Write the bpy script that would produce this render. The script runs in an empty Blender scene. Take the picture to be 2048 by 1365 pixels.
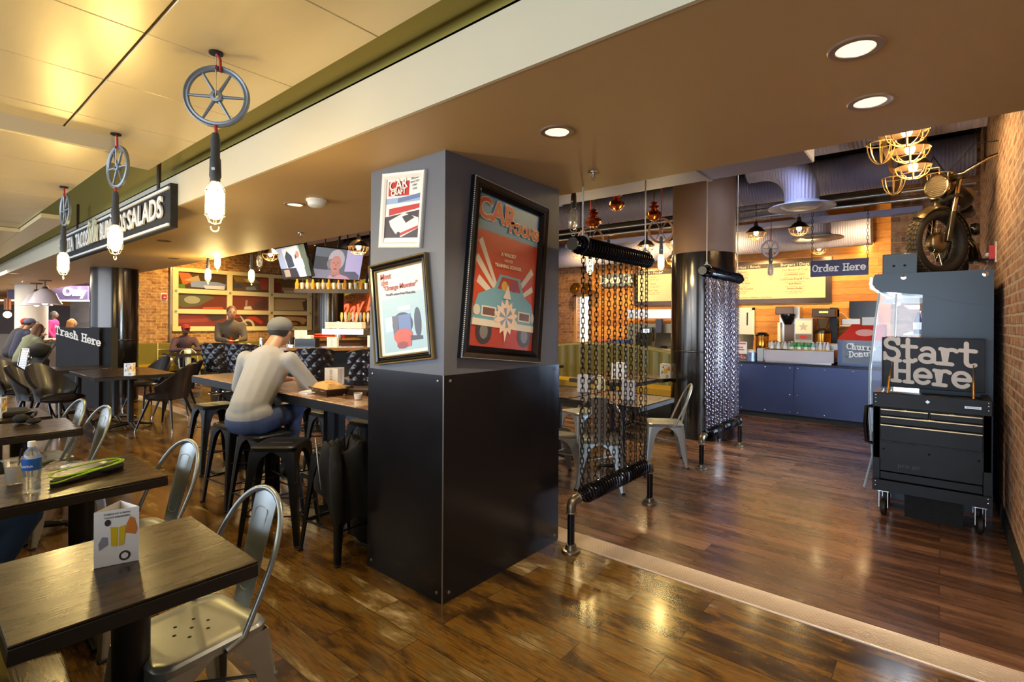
import bpy, math, random
from mathutils import Vector, Matrix, Euler
random.seed(7)
SC = bpy.context.scene
COL = SC.collection
PI = math.pi
R = math.radians
# ------------------------------------------------------------------ camera
F, CX, CY, RHO, TH, EYE = 1030.0, 1024.0, 645.0, 0.0067, R(39.8), 1.51
cam = bpy.data.cameras.new('camera'); cam_o = bpy.data.objects.new('camera', cam); COL.objects.link(cam_o)
cam.sensor_width = 36.0; cam.lens = F / 2048 * 36.0; cam.sensor_fit = 'HORIZONTAL'
cam.shift_x = 0.0; cam.shift_y = -(682.5 - CY) / 2048.0
cam.clip_start = 0.05; cam.clip_end = 200
cam_o.matrix_world = Matrix.Translation((0, 0, EYE)) @ Matrix.Rotation(TH, 4, 'Z') @ Matrix.Rotation(PI / 2, 4, 'X') @ Matrix.Rotation(RHO, 4, 'Z')
SC.camera = cam_o
# ------------------------------------------------------------------ view, world, large lights
SC.view_settings.view_transform = 'Standard'; SC.view_settings.look = 'None'
SC.view_settings.gamma = 1.0; SC.view_settings.use_curve_mapping = False
SC.view_settings.exposure = 0.75
W = bpy.data.worlds.new('daylight'); SC.world = W; W.use_nodes = True
bg = W.node_tree.nodes['Background']; bg.inputs[0].default_value = (0.72, 0.84, 1.0, 1); bg.inputs[1].default_value = 1.3

def light(name, kind, loc, energy, color, size=0.1, rot=None, size_y=None, spot=None, blend=0.6, shadow_soft=None):
    l = bpy.data.lights.new(name, kind); l.energy = energy; l.color = color
    if kind == 'AREA':
        l.size = size
        if size_y: l.shape = 'RECTANGLE'; l.size_y = size_y
    else: l.shadow_soft_size = size
    if kind == 'SPOT': l.spot_size = spot or R(90); l.spot_blend = blend
    o = bpy.data.objects.new(name, l); COL.objects.link(o); o.location = loc
    if rot: o.rotation_euler = rot
    return o
WARM = (1.0, 0.66, 0.24); AMBER = (1.0, 0.72, 0.34); COOL = (0.62, 0.74, 1.0); NEUT = (1.0, 0.86, 0.66)
# assumed daylight behind the camera: a large area light, no windows modelled
light('assumed_daylight', 'AREA', (-5.0, -4.6, 1.9), 420, (0.70, 0.82, 1.0), 14, (R(90), 0, 0), 2.6)
# area fill added under the concourse ceiling (food court far left), no fixture
light('concourse_fill', 'AREA', (-17.0, 0.5, 2.5), 260, NEUT, 5, (0, 0, 0), 4)
# warm fill lights added above the bar and dining room, without fixtures
for p_, e_ in (((-9.2, 4.6, 3.3), 75), ((-11.6, 5.2, 3.4), 85), ((-9.6, 7.4, 3.4), 70), ((-12.4, 7.6, 3.4), 70), ((-6.2, 4.2, 3.5), 60), ((-4.4, 5.4, 3.5), 60), ((-6.5, 7.4, 3.4), 60)):
    light('ceiling_fill_spot', 'SPOT', p_, e_ * 3.6, AMBER, .08, (0, 0, 0), spot=R(150), blend=.7)
for y_ in (4.6, 6.2, 7.8): light('garage_wall_fill', 'SPOT', (-12.7, y_, 3.6), 260, WARM, .06, (0, R(50), 0), spot=R(95), blend=.9)  # added fill that warms the garage wall, no fixture there
for x_ in (-6.2, -4.7, -3.2, -1.7, -.9): light('order_wall_fill', 'SPOT', (x_, 9.5, 2.9), 125, WARM, .06, (R(72), 0, 0), spot=R(125), blend=.9)  # fill spots added to brighten the wood wall, no fixtures modelled
light('order_area_fill', 'SPOT', (-1.4, 6.2, 3.7), 300, COOL, .1, (0, 0, 0), spot=R(140), blend=.8)  # cool fill added over the order area, not a real lamp

def at(px, py, z=None, X=None, Y=None, d=None):
    dx = px - CX; dy = py - CY
    a = (dx + RHO * dy) / F; b = (dy - RHO * dx) / F
    c, s = math.cos(TH), math.sin(TH)
    if d is None:
        if z is not None: d = (EYE - z) / b
        elif X is not None: d = X / (a * c - s)
        else: d = Y / (a * s + c)
    return Vector((d * (a * c - s), d * (a * s + c), EYE - b * d))

# ------------------------------------------------------------------ materials
def lin(c):
    return tuple(((v / 12.92) if v <= 0.04045 else ((v + 0.055) / 1.055) ** 2.4) for v in c)
def hexc(h): return lin(tuple(int(h[i:i + 2], 16) / 255 for i in (0, 2, 4)))
MATS = {}
def new_mat(name):
    m = bpy.data.materials.new(name); m.use_nodes = True
    return m, m.node_tree, m.node_tree.nodes['Principled BSDF']
def mat(name, col, rough=0.5, metal=0.0, var=0.0, bump=0.0, scale=30, emit=0, alpha=None, trans=0, coat=0, stretch=None, spec=None):
    if name in MATS: return MATS[name]
    m, t, p = new_mat(name); MATS[name] = m
    c = hexc(col) if isinstance(col, str) else col
    p.inputs['Base Color'].default_value = (*c, 1); p.inputs['Roughness'].default_value = rough
    p.inputs['Metallic'].default_value = metal
    if coat: p.inputs['Coat Weight'].default_value = coat; p.inputs['Coat Roughness'].default_value = .08
    if spec is not None: p.inputs['Specular IOR Level'].default_value = spec
    if emit:
        p.inputs['Emission Color'].default_value = (*c, 1); p.inputs['Emission Strength'].default_value = emit
    if trans: p.inputs['Transmission Weight'].default_value = trans
    if alpha is not None: p.inputs['Alpha'].default_value = alpha
    n = t.nodes; L = t.links
    tc = n.new('ShaderNodeTexCoord'); mp = n.new('ShaderNodeMapping'); L.new(tc.outputs['Object'], mp.inputs[0])
    if stretch: mp.inputs['Scale'].default_value = stretch
    nz = n.new('ShaderNodeTexNoise'); nz.inputs['Scale'].default_value = scale; nz.inputs['Detail'].default_value = 5
    L.new(mp.outputs[0], nz.inputs[0])
    if var:
        mx = n.new('ShaderNodeMix'); mx.data_type = 'RGBA'
        mx.inputs[6].default_value = (*[max(0, v * (1 - var)) for v in c], 1)
        mx.inputs[7].default_value = (*[min(1, v * (1 + var)) for v in c], 1)
        L.new(nz.outputs[0], mx.inputs[0]); L.new(mx.outputs[2], p.inputs['Base Color'])
    # faint wear in the gloss
    mr = n.new('ShaderNodeMapRange'); mr.inputs[3].default_value = max(0.02, rough * .85); mr.inputs[4].default_value = min(1, rough * 1.15)
    L.new(nz.outputs[0], mr.inputs[0]); L.new(mr.outputs[0], p.inputs['Roughness'])
    if bump:
        b = n.new('ShaderNodeBump'); b.inputs['Strength'].default_value = bump; b.inputs['Distance'].default_value = .01
        L.new(nz.outputs[0], b.inputs['Height']); L.new(b.outputs[0], p.inputs['Normal'])
    return m
def ramp(t, stops):
    r = t.nodes.new('ShaderNodeValToRGB'); e = r.color_ramp.elements
    while len(e) > len(stops): e.remove(e[-1])
    while len(e) < len(stops): e.new(.5)
    for k, (pos, c) in enumerate(stops): e[k].position = pos; e[k].color = (*(hexc(c) if isinstance(c, str) else c), 1)
    return r
def brick_mat(name, axis, c1, c2, mort, w=.22, h=.072, rough=.85, bias=0, mo=.007, ww=0):
    m, t, p = new_mat(name); n = t.nodes; L = t.links
    tc = n.new('ShaderNodeTexCoord'); sp = n.new('ShaderNodeSeparateXYZ'); cb = n.new('ShaderNodeCombineXYZ')
    L.new(tc.outputs['Object'], sp.inputs[0]); L.new(sp.outputs[0 if axis == 'X' else 1], cb.inputs[0]); L.new(sp.outputs[2], cb.inputs[1])
    nz0 = n.new('ShaderNodeTexNoise'); nz0.inputs['Scale'].default_value = 9; L.new(cb.outputs[0], nz0.inputs[0])
    ad = n.new('ShaderNodeMixRGB'); ad.blend_type = 'LINEAR_LIGHT'; ad.inputs[0].default_value = .008
    L.new(cb.outputs[0], ad.inputs[1]); L.new(nz0.outputs[1], ad.inputs[2])
    b = n.new('ShaderNodeTexBrick'); L.new(ad.outputs[0], b.inputs[0])
    b.inputs['Scale'].default_value = 1; b.inputs['Brick Width'].default_value = w; b.inputs['Row Height'].default_value = h
    b.inputs['Mortar Size'].default_value = mo; b.inputs['Mortar Smooth'].default_value = .3; b.inputs['Bias'].default_value = bias
    b.inputs['Color1'].default_value = (*hexc(c1), 1); b.inputs['Color2'].default_value = (*hexc(c2), 1); b.inputs['Mortar'].default_value = (*hexc(mort), 1)
    nz = n.new('ShaderNodeTexNoise'); nz.inputs['Scale'].default_value = 14; nz.inputs['Detail'].default_value = 8; L.new(cb.outputs[0], nz.inputs[0])
    rr = ramp(t, [(.3, (.45, .45, .45)), (.7, (1.25, 1.2, 1.15))]); L.new(nz.outputs[0], rr.inputs[0])
    mu = n.new('ShaderNodeMixRGB'); mu.blend_type = 'MULTIPLY'; mu.inputs[0].default_value = .75
    L.new(b.outputs[0], mu.inputs[1]); L.new(rr.outputs[0], mu.inputs[2]); out = mu.outputs[0]
    if ww:
        nw = n.new('ShaderNodeTexNoise'); nw.inputs['Scale'].default_value = 7; nw.inputs['Detail'].default_value = 10; nw.inputs['Roughness'].default_value = .75; L.new(cb.outputs[0], nw.inputs[0])
        rw = ramp(t, [(.48, (0, 0, 0)), (.62, (ww, ww, ww))]); L.new(nw.outputs[0], rw.inputs[0])
        mw = n.new('ShaderNodeMixRGB'); L.new(rw.outputs[0], mw.inputs[0]); L.new(out, mw.inputs[1]); mw.inputs[2].default_value = (*hexc(mort), 1); out = mw.outputs[0]
    L.new(out, p.inputs['Base Color'])
    p.inputs['Roughness'].default_value = rough
    inv = n.new('ShaderNodeMath'); inv.operation = 'MULTIPLY_ADD'; inv.inputs[1].default_value = -1.0; inv.inputs[2].default_value = 1
    L.new(b.outputs['Fac'], inv.inputs[0])
    sm = n.new('ShaderNodeMath'); sm.operation = 'MULTIPLY_ADD'; sm.inputs[1].default_value = .35; L.new(nz.outputs[0], sm.inputs[0]); L.new(inv.outputs[0], sm.inputs[2])
    bp = n.new('ShaderNodeBump'); bp.inputs['Strength'].default_value = .8; bp.inputs['Distance'].default_value = .012
    L.new(sm.outputs[0], bp.inputs['Height']); L.new(bp.outputs[0], p.inputs['Normal'])
    return m
def plank_mat(name, stops, pw, ph, rough, axes=(0, 1), mort='1a120c', streak=(1.2, 14, 1), nscale=2.2, msize=.0015, blot=.55, coat=0, mixs=None, seed=0):
    """boards laid along axes[0], one tone per board, streaky grain"""
    m, t, p = new_mat(name); n = t.nodes; L = t.links
    tc = n.new('ShaderNodeTexCoord'); sp = n.new('ShaderNodeSeparateXYZ'); cb = n.new('ShaderNodeCombineXYZ')
    L.new(tc.outputs['Object'], sp.inputs[0]); L.new(sp.outputs[axes[0]], cb.inputs[0]); L.new(sp.outputs[axes[1]], cb.inputs[1])
    cb.inputs[2].default_value = seed
    b = n.new('ShaderNodeTexBrick'); L.new(cb.outputs[0], b.inputs[0])
    b.offset = .37; b.offset_frequency = 2
    b.inputs['Scale'].default_value = 1; b.inputs['Brick Width'].default_value = pw; b.inputs['Row Height'].default_value = ph
    b.inputs['Mortar Size'].default_value = msize; b.inputs['Bias'].default_value = 0
    b.inputs['Color1'].default_value = (0, 0, 0, 1); b.inputs['Color2'].default_value = (1, 1, 1, 1); b.inputs['Mortar'].default_value = (.5, .5, .5, 1)
    mp = n.new('ShaderNodeMapping'); mp.inputs['Scale'].default_value = streak; L.new(cb.outputs[0], mp.inputs[0])
    # shift the grain from board to board
    sc = n.new('ShaderNodeVectorMath'); sc.operation = 'MULTIPLY_ADD'; sc.inputs[1].default_value = (13, 13, 13)
    L.new(b.outputs[0], sc.inputs[0]); L.new(mp.outputs[0], sc.inputs[2])
    g = n.new('ShaderNodeTexNoise'); g.inputs['Scale'].default_value = nscale; g.inputs['Detail'].default_value = 9; g.inputs['Roughness'].default_value = .62; g.inputs['Distortion'].default_value = .4
    L.new(sc.outputs[0], g.inputs[0])
    sb = n.new('ShaderNodeSeparateColor'); L.new(b.outputs[0], sb.inputs[0])
    ma = n.new('ShaderNodeMath'); ma.operation = 'MULTIPLY_ADD'; ma.inputs[1].default_value = 1 - blot
    L.new(sb.outputs[0], ma.inputs[0])
    mb = n.new('ShaderNodeMath'); mb.operation = 'MULTIPLY_ADD'; mb.inputs[1].default_value = 2.4 * blot; mb.inputs[2].default_value = -.7 * blot - .0
    L.new(g.outputs[0], mb.inputs[0]); L.new(mb.outputs[0], ma.inputs[2])
    r = ramp(t, stops); L.new(ma.outputs[0], r.inputs[0])
    f = n.new('ShaderNodeTexNoise'); f.inputs['Scale'].default_value = 3; f.inputs['Detail'].default_value = 8
    mp2 = n.new('ShaderNodeMapping'); mp2.inputs['Scale'].default_value = (2.5, 40, 1); L.new(cb.outputs[0], mp2.inputs[0]); L.new(mp2.outputs[0], f.inputs[0])
    fr = ramp(t, [(.35, (.62, .62, .62)), (.6, (1.1, 1.1, 1.1))]); L.new(f.outputs[0], fr.inputs[0])
    mu = n.new('ShaderNodeMixRGB'); mu.blend_type = 'MULTIPLY'; mu.inputs[0].default_value = .8; L.new(r.outputs[0], mu.inputs[1]); L.new(fr.outputs[0], mu.inputs[2])
    mo = n.new('ShaderNodeMixRGB'); L.new(b.outputs['Fac'], mo.inputs[0]); L.new(mu.outputs[0], mo.inputs[1]); mo.inputs[2].default_value = (*hexc(mort), 1)
    L.new(mo.outputs[0], p.inputs['Base Color'])
    rr = n.new('ShaderNodeMapRange'); rr.inputs[3].default_value = rough * .75; rr.inputs[4].default_value = rough * 1.3; L.new(g.outputs[0], rr.inputs[0]); L.new(rr.outputs[0], p.inputs['Roughness'])
    if coat: p.inputs['Coat Weight'].default_value = coat; p.inputs['Coat Roughness'].default_value = .12
    bp = n.new('ShaderNodeBump'); bp.inputs['Strength'].default_value = .25; bp.inputs['Distance'].default_value = .002
    L.new(f.outputs[0], bp.inputs['Height']); L.new(bp.outputs[0], p.inputs['Normal'])
    return m
def wave_bump_mat(name, col, rough, metal, scale, axis='X', strength=.4):
    m, t, p = new_mat(name); n = t.nodes; L = t.links; c = hexc(col)
    p.inputs['Base Color'].default_value = (*c, 1); p.inputs['Roughness'].default_value = rough; p.inputs['Metallic'].default_value = metal
    tc = n.new('ShaderNodeTexCoord'); w = n.new('ShaderNodeTexWave'); w.bands_direction = axis; w.inputs['Scale'].default_value = scale
    L.new(tc.outputs['Object'], w.inputs[0]); b = n.new('ShaderNodeBump'); b.inputs['Strength'].default_value = strength; b.inputs['Distance'].default_value = .01
    L.new(w.outputs[0], b.inputs['Height']); L.new(b.outputs[0], p.inputs['Normal'])
    return m

# ------------------------------------------------------------------ mesh builder
class B:
    def __init__(s): s.v = []; s.f = []; s.m = []; s.mats = []; s.cur = 0; s.X = None
    def use(s, m):
        if m not in s.mats: s.mats.append(m)
        s.cur = s.mats.index(m); return s
    def add(s, vs, fs):
        o = len(s.v)
        s.v += [tuple(s.X @ Vector(p)) if s.X else tuple(p) for p in vs]
        for f in fs: s.f.append(tuple(i + o for i in f)); s.m.append(s.cur)
        return s
    def box(s, c, d, rot=None, bev=0):
        x, y, z = [q / 2 for q in d]
        if bev:
            b = min(bev, x * .99, y * .99, z * .99); vs = []
            for sz in (-1, 1):
                for inner in ((1, 0) if sz < 0 else (0, 1)):
                    e = b if inner else 0; zz = sz * (z if inner else z - b)
                    for (sx, sy) in ((-1, -1), (1, -1), (1, 1), (-1, 1)):
                        # chamfered corners (two points)
                        if sx * sy > 0: pts = ((x - e, y - b - e * .0), (x - b, y - e)) if sx > 0 else ((x - e, y - b), (x - b, y - e))
                        else: pts = ((x - b, y - e), (x - e, y - b))
                        for (qx, qy) in pts: vs.append((sx * qx, sy * qy, zz))
            fs = [tuple(range(7, -1, -1)), tuple(range(24, 32))]
            for k in range(3):
                for i in range(8): fs.append((k * 8 + i, k * 8 + (i + 1) % 8, (k + 1) * 8 + (i + 1) % 8, (k + 1) * 8 + i))
        else:
            vs = [(sx * x, sy * y, sz * z) for sz in (-1, 1) for (sx, sy) in ((-1, -1), (1, -1), (1, 1), (-1, 1))]
            fs = [(3, 2, 1, 0), (4, 5, 6, 7), (0, 1, 5, 4), (1, 2, 6, 5), (2, 3, 7, 6), (3, 0, 4, 7)]
        M = rot if isinstance(rot, Matrix) else (Euler(rot).to_matrix() if rot else None)
        c = Vector(c)
        return s.add([(M @ Vector(p) + c) if M else (Vector(p) + c) for p in vs], fs)
    def bb(s, a, b, bev=0):
        return s.box([(p + q) / 2 for p, q in zip(a, b)], [abs(q - p) for p, q in zip(a, b)], bev=bev)
    def tube(s, pts, r, seg=10, closed=False, cap=True, flat=None):
        pts = [Vector(p) for p in pts]; n = len(pts); rs = r if isinstance(r, (list, tuple)) else [r] * n
        vs = []; fs = []; up = None
        for i, p in enumerate(pts):
            if closed: t = pts[(i + 1) % n] - pts[i - 1]
            else: t = pts[min(i + 1, n - 1)] - pts[max(i - 1, 0)]
            if t.length < 1e-9: t = Vector((0, 0, 1))
            t.normalize()
            if up is None:
                up = t.orthogonal().normalized()
            else:
                up = (up - t * up.dot(t))
                up = up.normalized() if up.length > 1e-6 else t.orthogonal().normalized()
            w = t.cross(up)
            for k in range(seg):
                a = 2 * PI * k / seg
                vs.append(p + (up * math.cos(a) + w * math.sin(a)) * rs[i])
        m = n if closed else n - 1
        for i in range(m):
            j = (i + 1) % n
            for k in range(seg):
                k2 = (k + 1) % seg; fs.append((i * seg + k, i * seg + k2, j * seg + k2, j * seg + k))
        if cap and not closed: fs += [tuple(range(seg - 1, -1, -1)), tuple((n - 1) * seg + k for k in range(seg))]
        return s.add(vs, fs)
    def cyl(s, a, b, r0, r1=None, seg=20): return s.tube([a, b], [r0, r0 if r1 is None else r1], seg)
    def lathe(s, prof, c=(0, 0, 0), axis='Z', seg=28, M=None, closed=False):
        vs = []; fs = []; n = len(prof)
        for (r, h) in prof:
            for k in range(seg):
                a = 2 * PI * k / seg; p = Vector((r * math.cos(a), r * math.sin(a), h))
                if axis == 'X': p = Vector((p.z, p.x, p.y))
                if axis == 'Y': p = Vector((p.y, p.z, p.x))
                if M: p = M @ p
                vs.append(p + Vector(c))
        for i in range(n - 1 if not closed else n):
            j = (i + 1) % n
            for k in range(seg): k2 = (k + 1) % seg; fs.append((i * seg + k, i * seg + k2, j * seg + k2, j * seg + k))
        if not closed:
            if prof[0][0] > 1e-5: fs.append(tuple(range(seg - 1, -1, -1)))
            if prof[-1][0] > 1e-5: fs.append(tuple((n - 1) * seg + k for k in range(seg)))
        return s.add(vs, fs)
    def ball(s, c, r, seg=16, rings=9, M=None):
        r = r if isinstance(r, (tuple, list)) else (r, r, r); vs = []; fs = []
        for i in range(rings + 1):
            t = PI * i / rings
            for k in range(seg):
                a = 2 * PI * k / seg; p = Vector((r[0] * math.sin(t) * math.cos(a), r[1] * math.sin(t) * math.sin(a), -r[2] * math.cos(t)))
                if M: p = M @ p
                vs.append(p + Vector(c))
        for i in range(rings):
            for k in range(seg): k2 = (k + 1) % seg; fs.append((i * seg + k, i * seg + k2, (i + 1) * seg + k2, (i + 1) * seg + k))
        return s.add(vs, fs)
    def torus(s, c, R_, r, seg=32, rs=8, axis='Z', M=None, sx=1, a0=0, a1=2 * PI):
        full = abs(a1 - a0 - 2 * PI) < 1e-6; n = seg if full else seg + 1; pts = []
        for k in range(n):
            a = a0 + (a1 - a0) * k / seg; p = Vector((R_ * math.cos(a) * sx, R_ * math.sin(a), 0))
            if axis == 'X': p = Vector((0, p.x, p.y))
            if axis == 'Y': p = Vector((p.x, 0, p.y))
            if M: p = M @ p
            pts.append(p + Vector(c))
        return s.tube(pts, r, rs, closed=full)
    def prism(s, poly, fr, t0, t1):
        """poly 2D, fr = (origin, ax, ay, az): extruded from t0 to t1 along az"""
        o, ax, ay, az = [Vector(q) for q in fr]; n = len(poly)
        vs = [o + ax * x + ay * y + az * t0 for x, y in poly] + [o + ax * x + ay * y + az * t1 for x, y in poly]
        fs = [tuple(range(n - 1, -1, -1)), tuple(range(n, 2 * n))] + [(i, (i + 1) % n, n + (i + 1) % n, n + i) for i in range(n)]
        return s.add(vs, fs)
    def grid(s, fn, nu, nv, thick=0):
        vs = []; fs = []
        for i in range(nu + 1):
            for j in range(nv + 1): vs.append(Vector(fn(i / nu, j / nv)))
        q = lambda i, j: i * (nv + 1) + j
        if not thick:
            for i in range(nu):
                for j in range(nv): fs.append((q(i, j), q(i + 1, j), q(i + 1, j + 1), q(i, j + 1)))
            return s.add(vs, fs)
        N = len(vs); nn = []
        for i in range(nu + 1):
            for j in range(nv + 1):
                du = vs[q(min(i + 1, nu), j)] - vs[q(max(i - 1, 0), j)]; dv = vs[q(i, min(j + 1, nv))] - vs[q(i, max(j - 1, 0))]
                c = du.cross(dv); nn.append(c.normalized() if c.length > 1e-9 else Vector((0, 0, 1)))
        vs2 = [v + n_ * thick for v, n_ in zip(vs, nn)]
        for i in range(nu):
            for j in range(nv):
                fs.append((q(i, j), q(i, j + 1), q(i + 1, j + 1), q(i + 1, j))); fs.append((N + q(i, j), N + q(i + 1, j), N + q(i + 1, j + 1), N + q(i, j + 1)))
        for i in range(nu): fs.append((q(i, 0), q(i + 1, 0), N + q(i + 1, 0), N + q(i, 0))); fs.append((q(i + 1, nv), q(i, nv), N + q(i, nv), N + q(i + 1, nv)))
        for j in range(nv): fs.append((q(0, j + 1), q(0, j), N + q(0, j), N + q(0, j + 1))); fs.append((q(nu, j), q(nu, j + 1), N + q(nu, j + 1), N + q(nu, j)))
        return s.add(vs + vs2, fs)
    def poly(s, pts): return s.add(pts, [tuple(range(len(pts)))])
    def mesh(s, name, smooth=40):
        me = bpy.data.meshes.new(name); me.from_pydata([tuple(v) for v in s.v], [], s.f)
        for m in s.mats: me.materials.append(m)
        if len(s.mats) > 1:
            for p, i in zip(me.polygons, s.m): p.material_index = i
        if smooth:
            for p in me.polygons: p.use_smooth = True
            me.set_sharp_from_angle(angle=R(smooth))
        me.validate(); me.update()
        return me
def O(name, b, m=None, parent=None, loc=None, rot=None, smooth=40):
    me = b.mesh(name, smooth) if isinstance(b, B) else b
    if m is not None:
        me.materials.clear(); me.materials.append(m)
    o = bpy.data.objects.new(name, me); COL.objects.link(o)
    if parent: o.parent = parent
    if loc is not None: o.location = loc
    if rot is not None: o.rotation_euler = rot
    return o
def T(name, label, cat, loc=(0, 0, 0), rz=0, group=None):
    o = bpy.data.objects.new(name, None); o.empty_display_size = .1; COL.objects.link(o)
    o.location = loc; o.rotation_euler = (0, 0, rz); o['label'] = label; o['category'] = cat
    if group: o['group'] = group
    return o
def tag(o, label, cat, group=None, kind=None):
    if label: o['label'] = label
    if cat: o['category'] = cat
    if group: o['group'] = group
    if kind: o['kind'] = kind
    return o
def S(name, b, m, label=None, smooth=40, **k):
    o = O(name, b, m, smooth=smooth); o['kind'] = 'structure'
    o['label'] = label or name.replace('_', ' '); o['category'] = k.get('cat', name.split('_')[0])
    return o
KIDS = {}
def dup(o, parent=None):
    c = o.copy(); COL.objects.link(c)
    if parent is not None: c.parent = parent
    for ch in list(o.children): dup(ch, c)
    return c
def place(proto, loc, rz=0, label=None, group=None, first=set(), scale=None):
    if proto.name in first: o = dup(proto)
    else: first.add(proto.name); o = proto
    o.location = loc; o.rotation_euler = (0, 0, rz)
    if scale: o.scale = scale
    if label: o['label'] = label
    if group: o['group'] = group
    return o
def frame(o, x, z): # frame for things on a vertical face: origin, right, up, outward
    o, x, z = Vector(o), Vector(x).normalized(), Vector(z).normalized()
    return (o, x, z, x.cross(z))
def fmat(fr):
    o, x, y, z = [Vector(q) for q in fr]
    return Matrix(((x.x, y.x, z.x, o.x), (x.y, y.y, z.y, o.y), (x.z, y.z, z.z, o.z), (0, 0, 0, 1)))
def text_mesh(txt, size, depth=.001, bold=0.0, align='CENTER', shear=0, space=1.0, res=3):
    c = bpy.data.curves.new('txt', 'FONT'); c.body = txt; c.size = size; c.extrude = depth / 2; c.offset = bold
    c.align_x = align; c.align_y = 'CENTER'; c.shear = shear; c.space_character = space; c.resolution_u = res
    o = bpy.data.objects.new('txt', c); COL.objects.link(o)
    me = bpy.data.meshes.new_from_object(o.evaluated_get(bpy.context.evaluated_depsgraph_get()))
    bpy.data.objects.remove(o); bpy.data.curves.remove(c)
    return me
def text(txt, size, fr, m, parent, name='lettering', off=.001, depth=.001, bold=0.0, sx=1, **k):
    me = text_mesh(txt, size, depth, bold, **k); me.transform(Matrix.Scale(sx, 4, (1, 0, 0)))
    me.transform(fmat(fr) @ Matrix.Translation((0, 0, off + depth / 2)))
    return O(name, me, m, parent)
def join_text(items, fr, m, parent, name='lettering', off=.001, depth=.0006):
    """items: (text, size, x, y[, align]) joined into one mesh"""
    b = B()
    for it in items:
        me = text_mesh(it[0], it[1], depth, it[5] if len(it) > 5 else 0, it[4] if len(it) > 4 else 'CENTER', res=2)
        me.transform(fmat(fr) @ Matrix.Translation((it[2], it[3], off + depth / 2)))
        b.add([v.co for v in me.vertices], [tuple(p.vertices) for p in me.polygons]); bpy.data.meshes.remove(me)
    return O(name, b, m, parent)
# ---- typewriter stroke font
def arc(cx, cy, rx, ry, a0, a1, n=12): return [(cx + rx * math.cos(R(a0 + (a1 - a0) * k / n)), cy + ry * math.sin(R(a0 + (a1 - a0) * k / n))) for k in range(n + 1)]
GL = {
 'S': (.62, [arc(.31, .68, .2, .19, 20, 270) + arc(.31, .26, .23, .23, 90, -160), [(.52, .88), (.52, .68)], [(.07, .03), (.07, .26)]]),
 't': (.56, [[(.22, .88), (.22, .2)] + arc(.36, .17, .14, .14, 170, 320, 8), [(.04, .6), (.48, .6)]]),
 'a': (.62, [arc(.28, .42, .19, .17, 150, 0, 8) + [(.47, .06), (.58, .03)], arc(.26, .18, .2, .15, 0, 360, 16)]),
 'r': (.6, [[(.06, .6), (.2, .6), (.2, .03)], [(.04, .03), (.4, .03)], arc(.4, .36, .2, .24, 180, 50, 8)]),
 'H': (.74, [[(.15, .88), (.15, .03)], [(.56, .88), (.56, .03)], [(.03, .88), (.28, .88)], [(.44, .88), (.69, .88)], [(.03, .03), (.28, .03)], [(.44, .03), (.69, .03)], [(.15, .46), (.56, .46)]]),
 'e': (.6, [arc(.29, .31, .24, .28, 0, 318, 20), [(.05, .31), (.53, .31)]]),
 'O': (.68, [arc(.33, .46, .28, .42, 0, 360, 24)]),
 'd': (.64, [arc(.26, .3, .21, .27, 0, 360, 18), [(.34, .9), (.47, .9), (.47, .03), (.58, .03)]]),
 'T': (.7, [[(.33, .88), (.33, .03)], [(.06, .7), (.06, .88), (.6, .88), (.6, .7)], [(.2, .03), (.46, .03)]]),
 's': (.56, [arc(.27, .45, .17, .13, 30, 270, 10) + arc(.27, .17, .2, .15, 90, -160, 10)]),
 'h': (.66, [[(.05, .9), (.15, .9), (.15, .03)], [(.04, .03), (.27, .03)], arc(.31, .38, .16, .2, 180, 0, 10) + [(.47, .03)], [(.38, .03), (.6, .03)]]),
 'C': (.66, [arc(.34, .45, .28, .42, 40, 320, 18), [(.56, .9), (.56, .68)]]),
 'u': (.66, [[(.04, .6), (.14, .6)] + [(.14, .25)] + arc(.3, .2, .16, .17, 180, 340, 8) + [(.48, .25)], [(.38, .6), (.48, .6), (.48, .03), (.6, .03)]]),
 'D': (.7, [[(.05, .88), (.3, .88)] + arc(.3, .455, .3, .425, 90, -90, 14) + [(.05, .03)], [(.15, .88), (.15, .03)]]),
 'o': (.58, [arc(.28, .31, .23, .28, 0, 360, 18)]),
 'n': (.66, [[(.05, .6), (.15, .6), (.15, .03)], [(.04, .03), (.27, .03)], arc(.31, .38, .16, .2, 180, 0, 10) + [(.47, .03)], [(.38, .03), (.6, .03)]]),
 ' ': (.4, []), 'I': (.5, [[(.22, .88), (.22, .03)], [(.06, .88), (.38, .88)], [(.06, .03), (.38, .03)]]), 'c': (.56, [arc(.29, .31, .22, .28, 45, 320, 16)]), 'm': (.8, [[(.05, .6), (.12, .6), (.12, .03)], arc(.24, .45, .12, .14, 180, 0, 8) + [(.36, .03)], arc(.49, .45, .12, .14, 180, 0, 8) + [(.62, .03)]]),
 'i': (.4, [[(.08, .6), (.2, .6), (.2, .03)], [(.05, .03), (.35, .03)], [(.2, .8), (.2, .84)]]),
 'g': (.6, [arc(.26, .34, .2, .24, 0, 360, 16), [(.46, .58), (.46, -.1)] + arc(.28, -.1, .18, .12, 0, -150, 8)]),
 'l': (.4, [[(.08, .9), (.2, .9), (.2, .03)], [(.05, .03), (.35, .03)]]),
 'y': (.6, [[(.05, .6), (.28, .05)], [(.52, .6), (.2, -.2), (.06, -.2)]]),
}
def type_strokes(txt, size, wt=.065):
    x = 0; out = []
    for ch in txt:
        w, st = GL[ch]
        out += [[((x + px) * size, py * size) for px, py in s_] for s_ in st]; x += w
    return out, x * size
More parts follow.
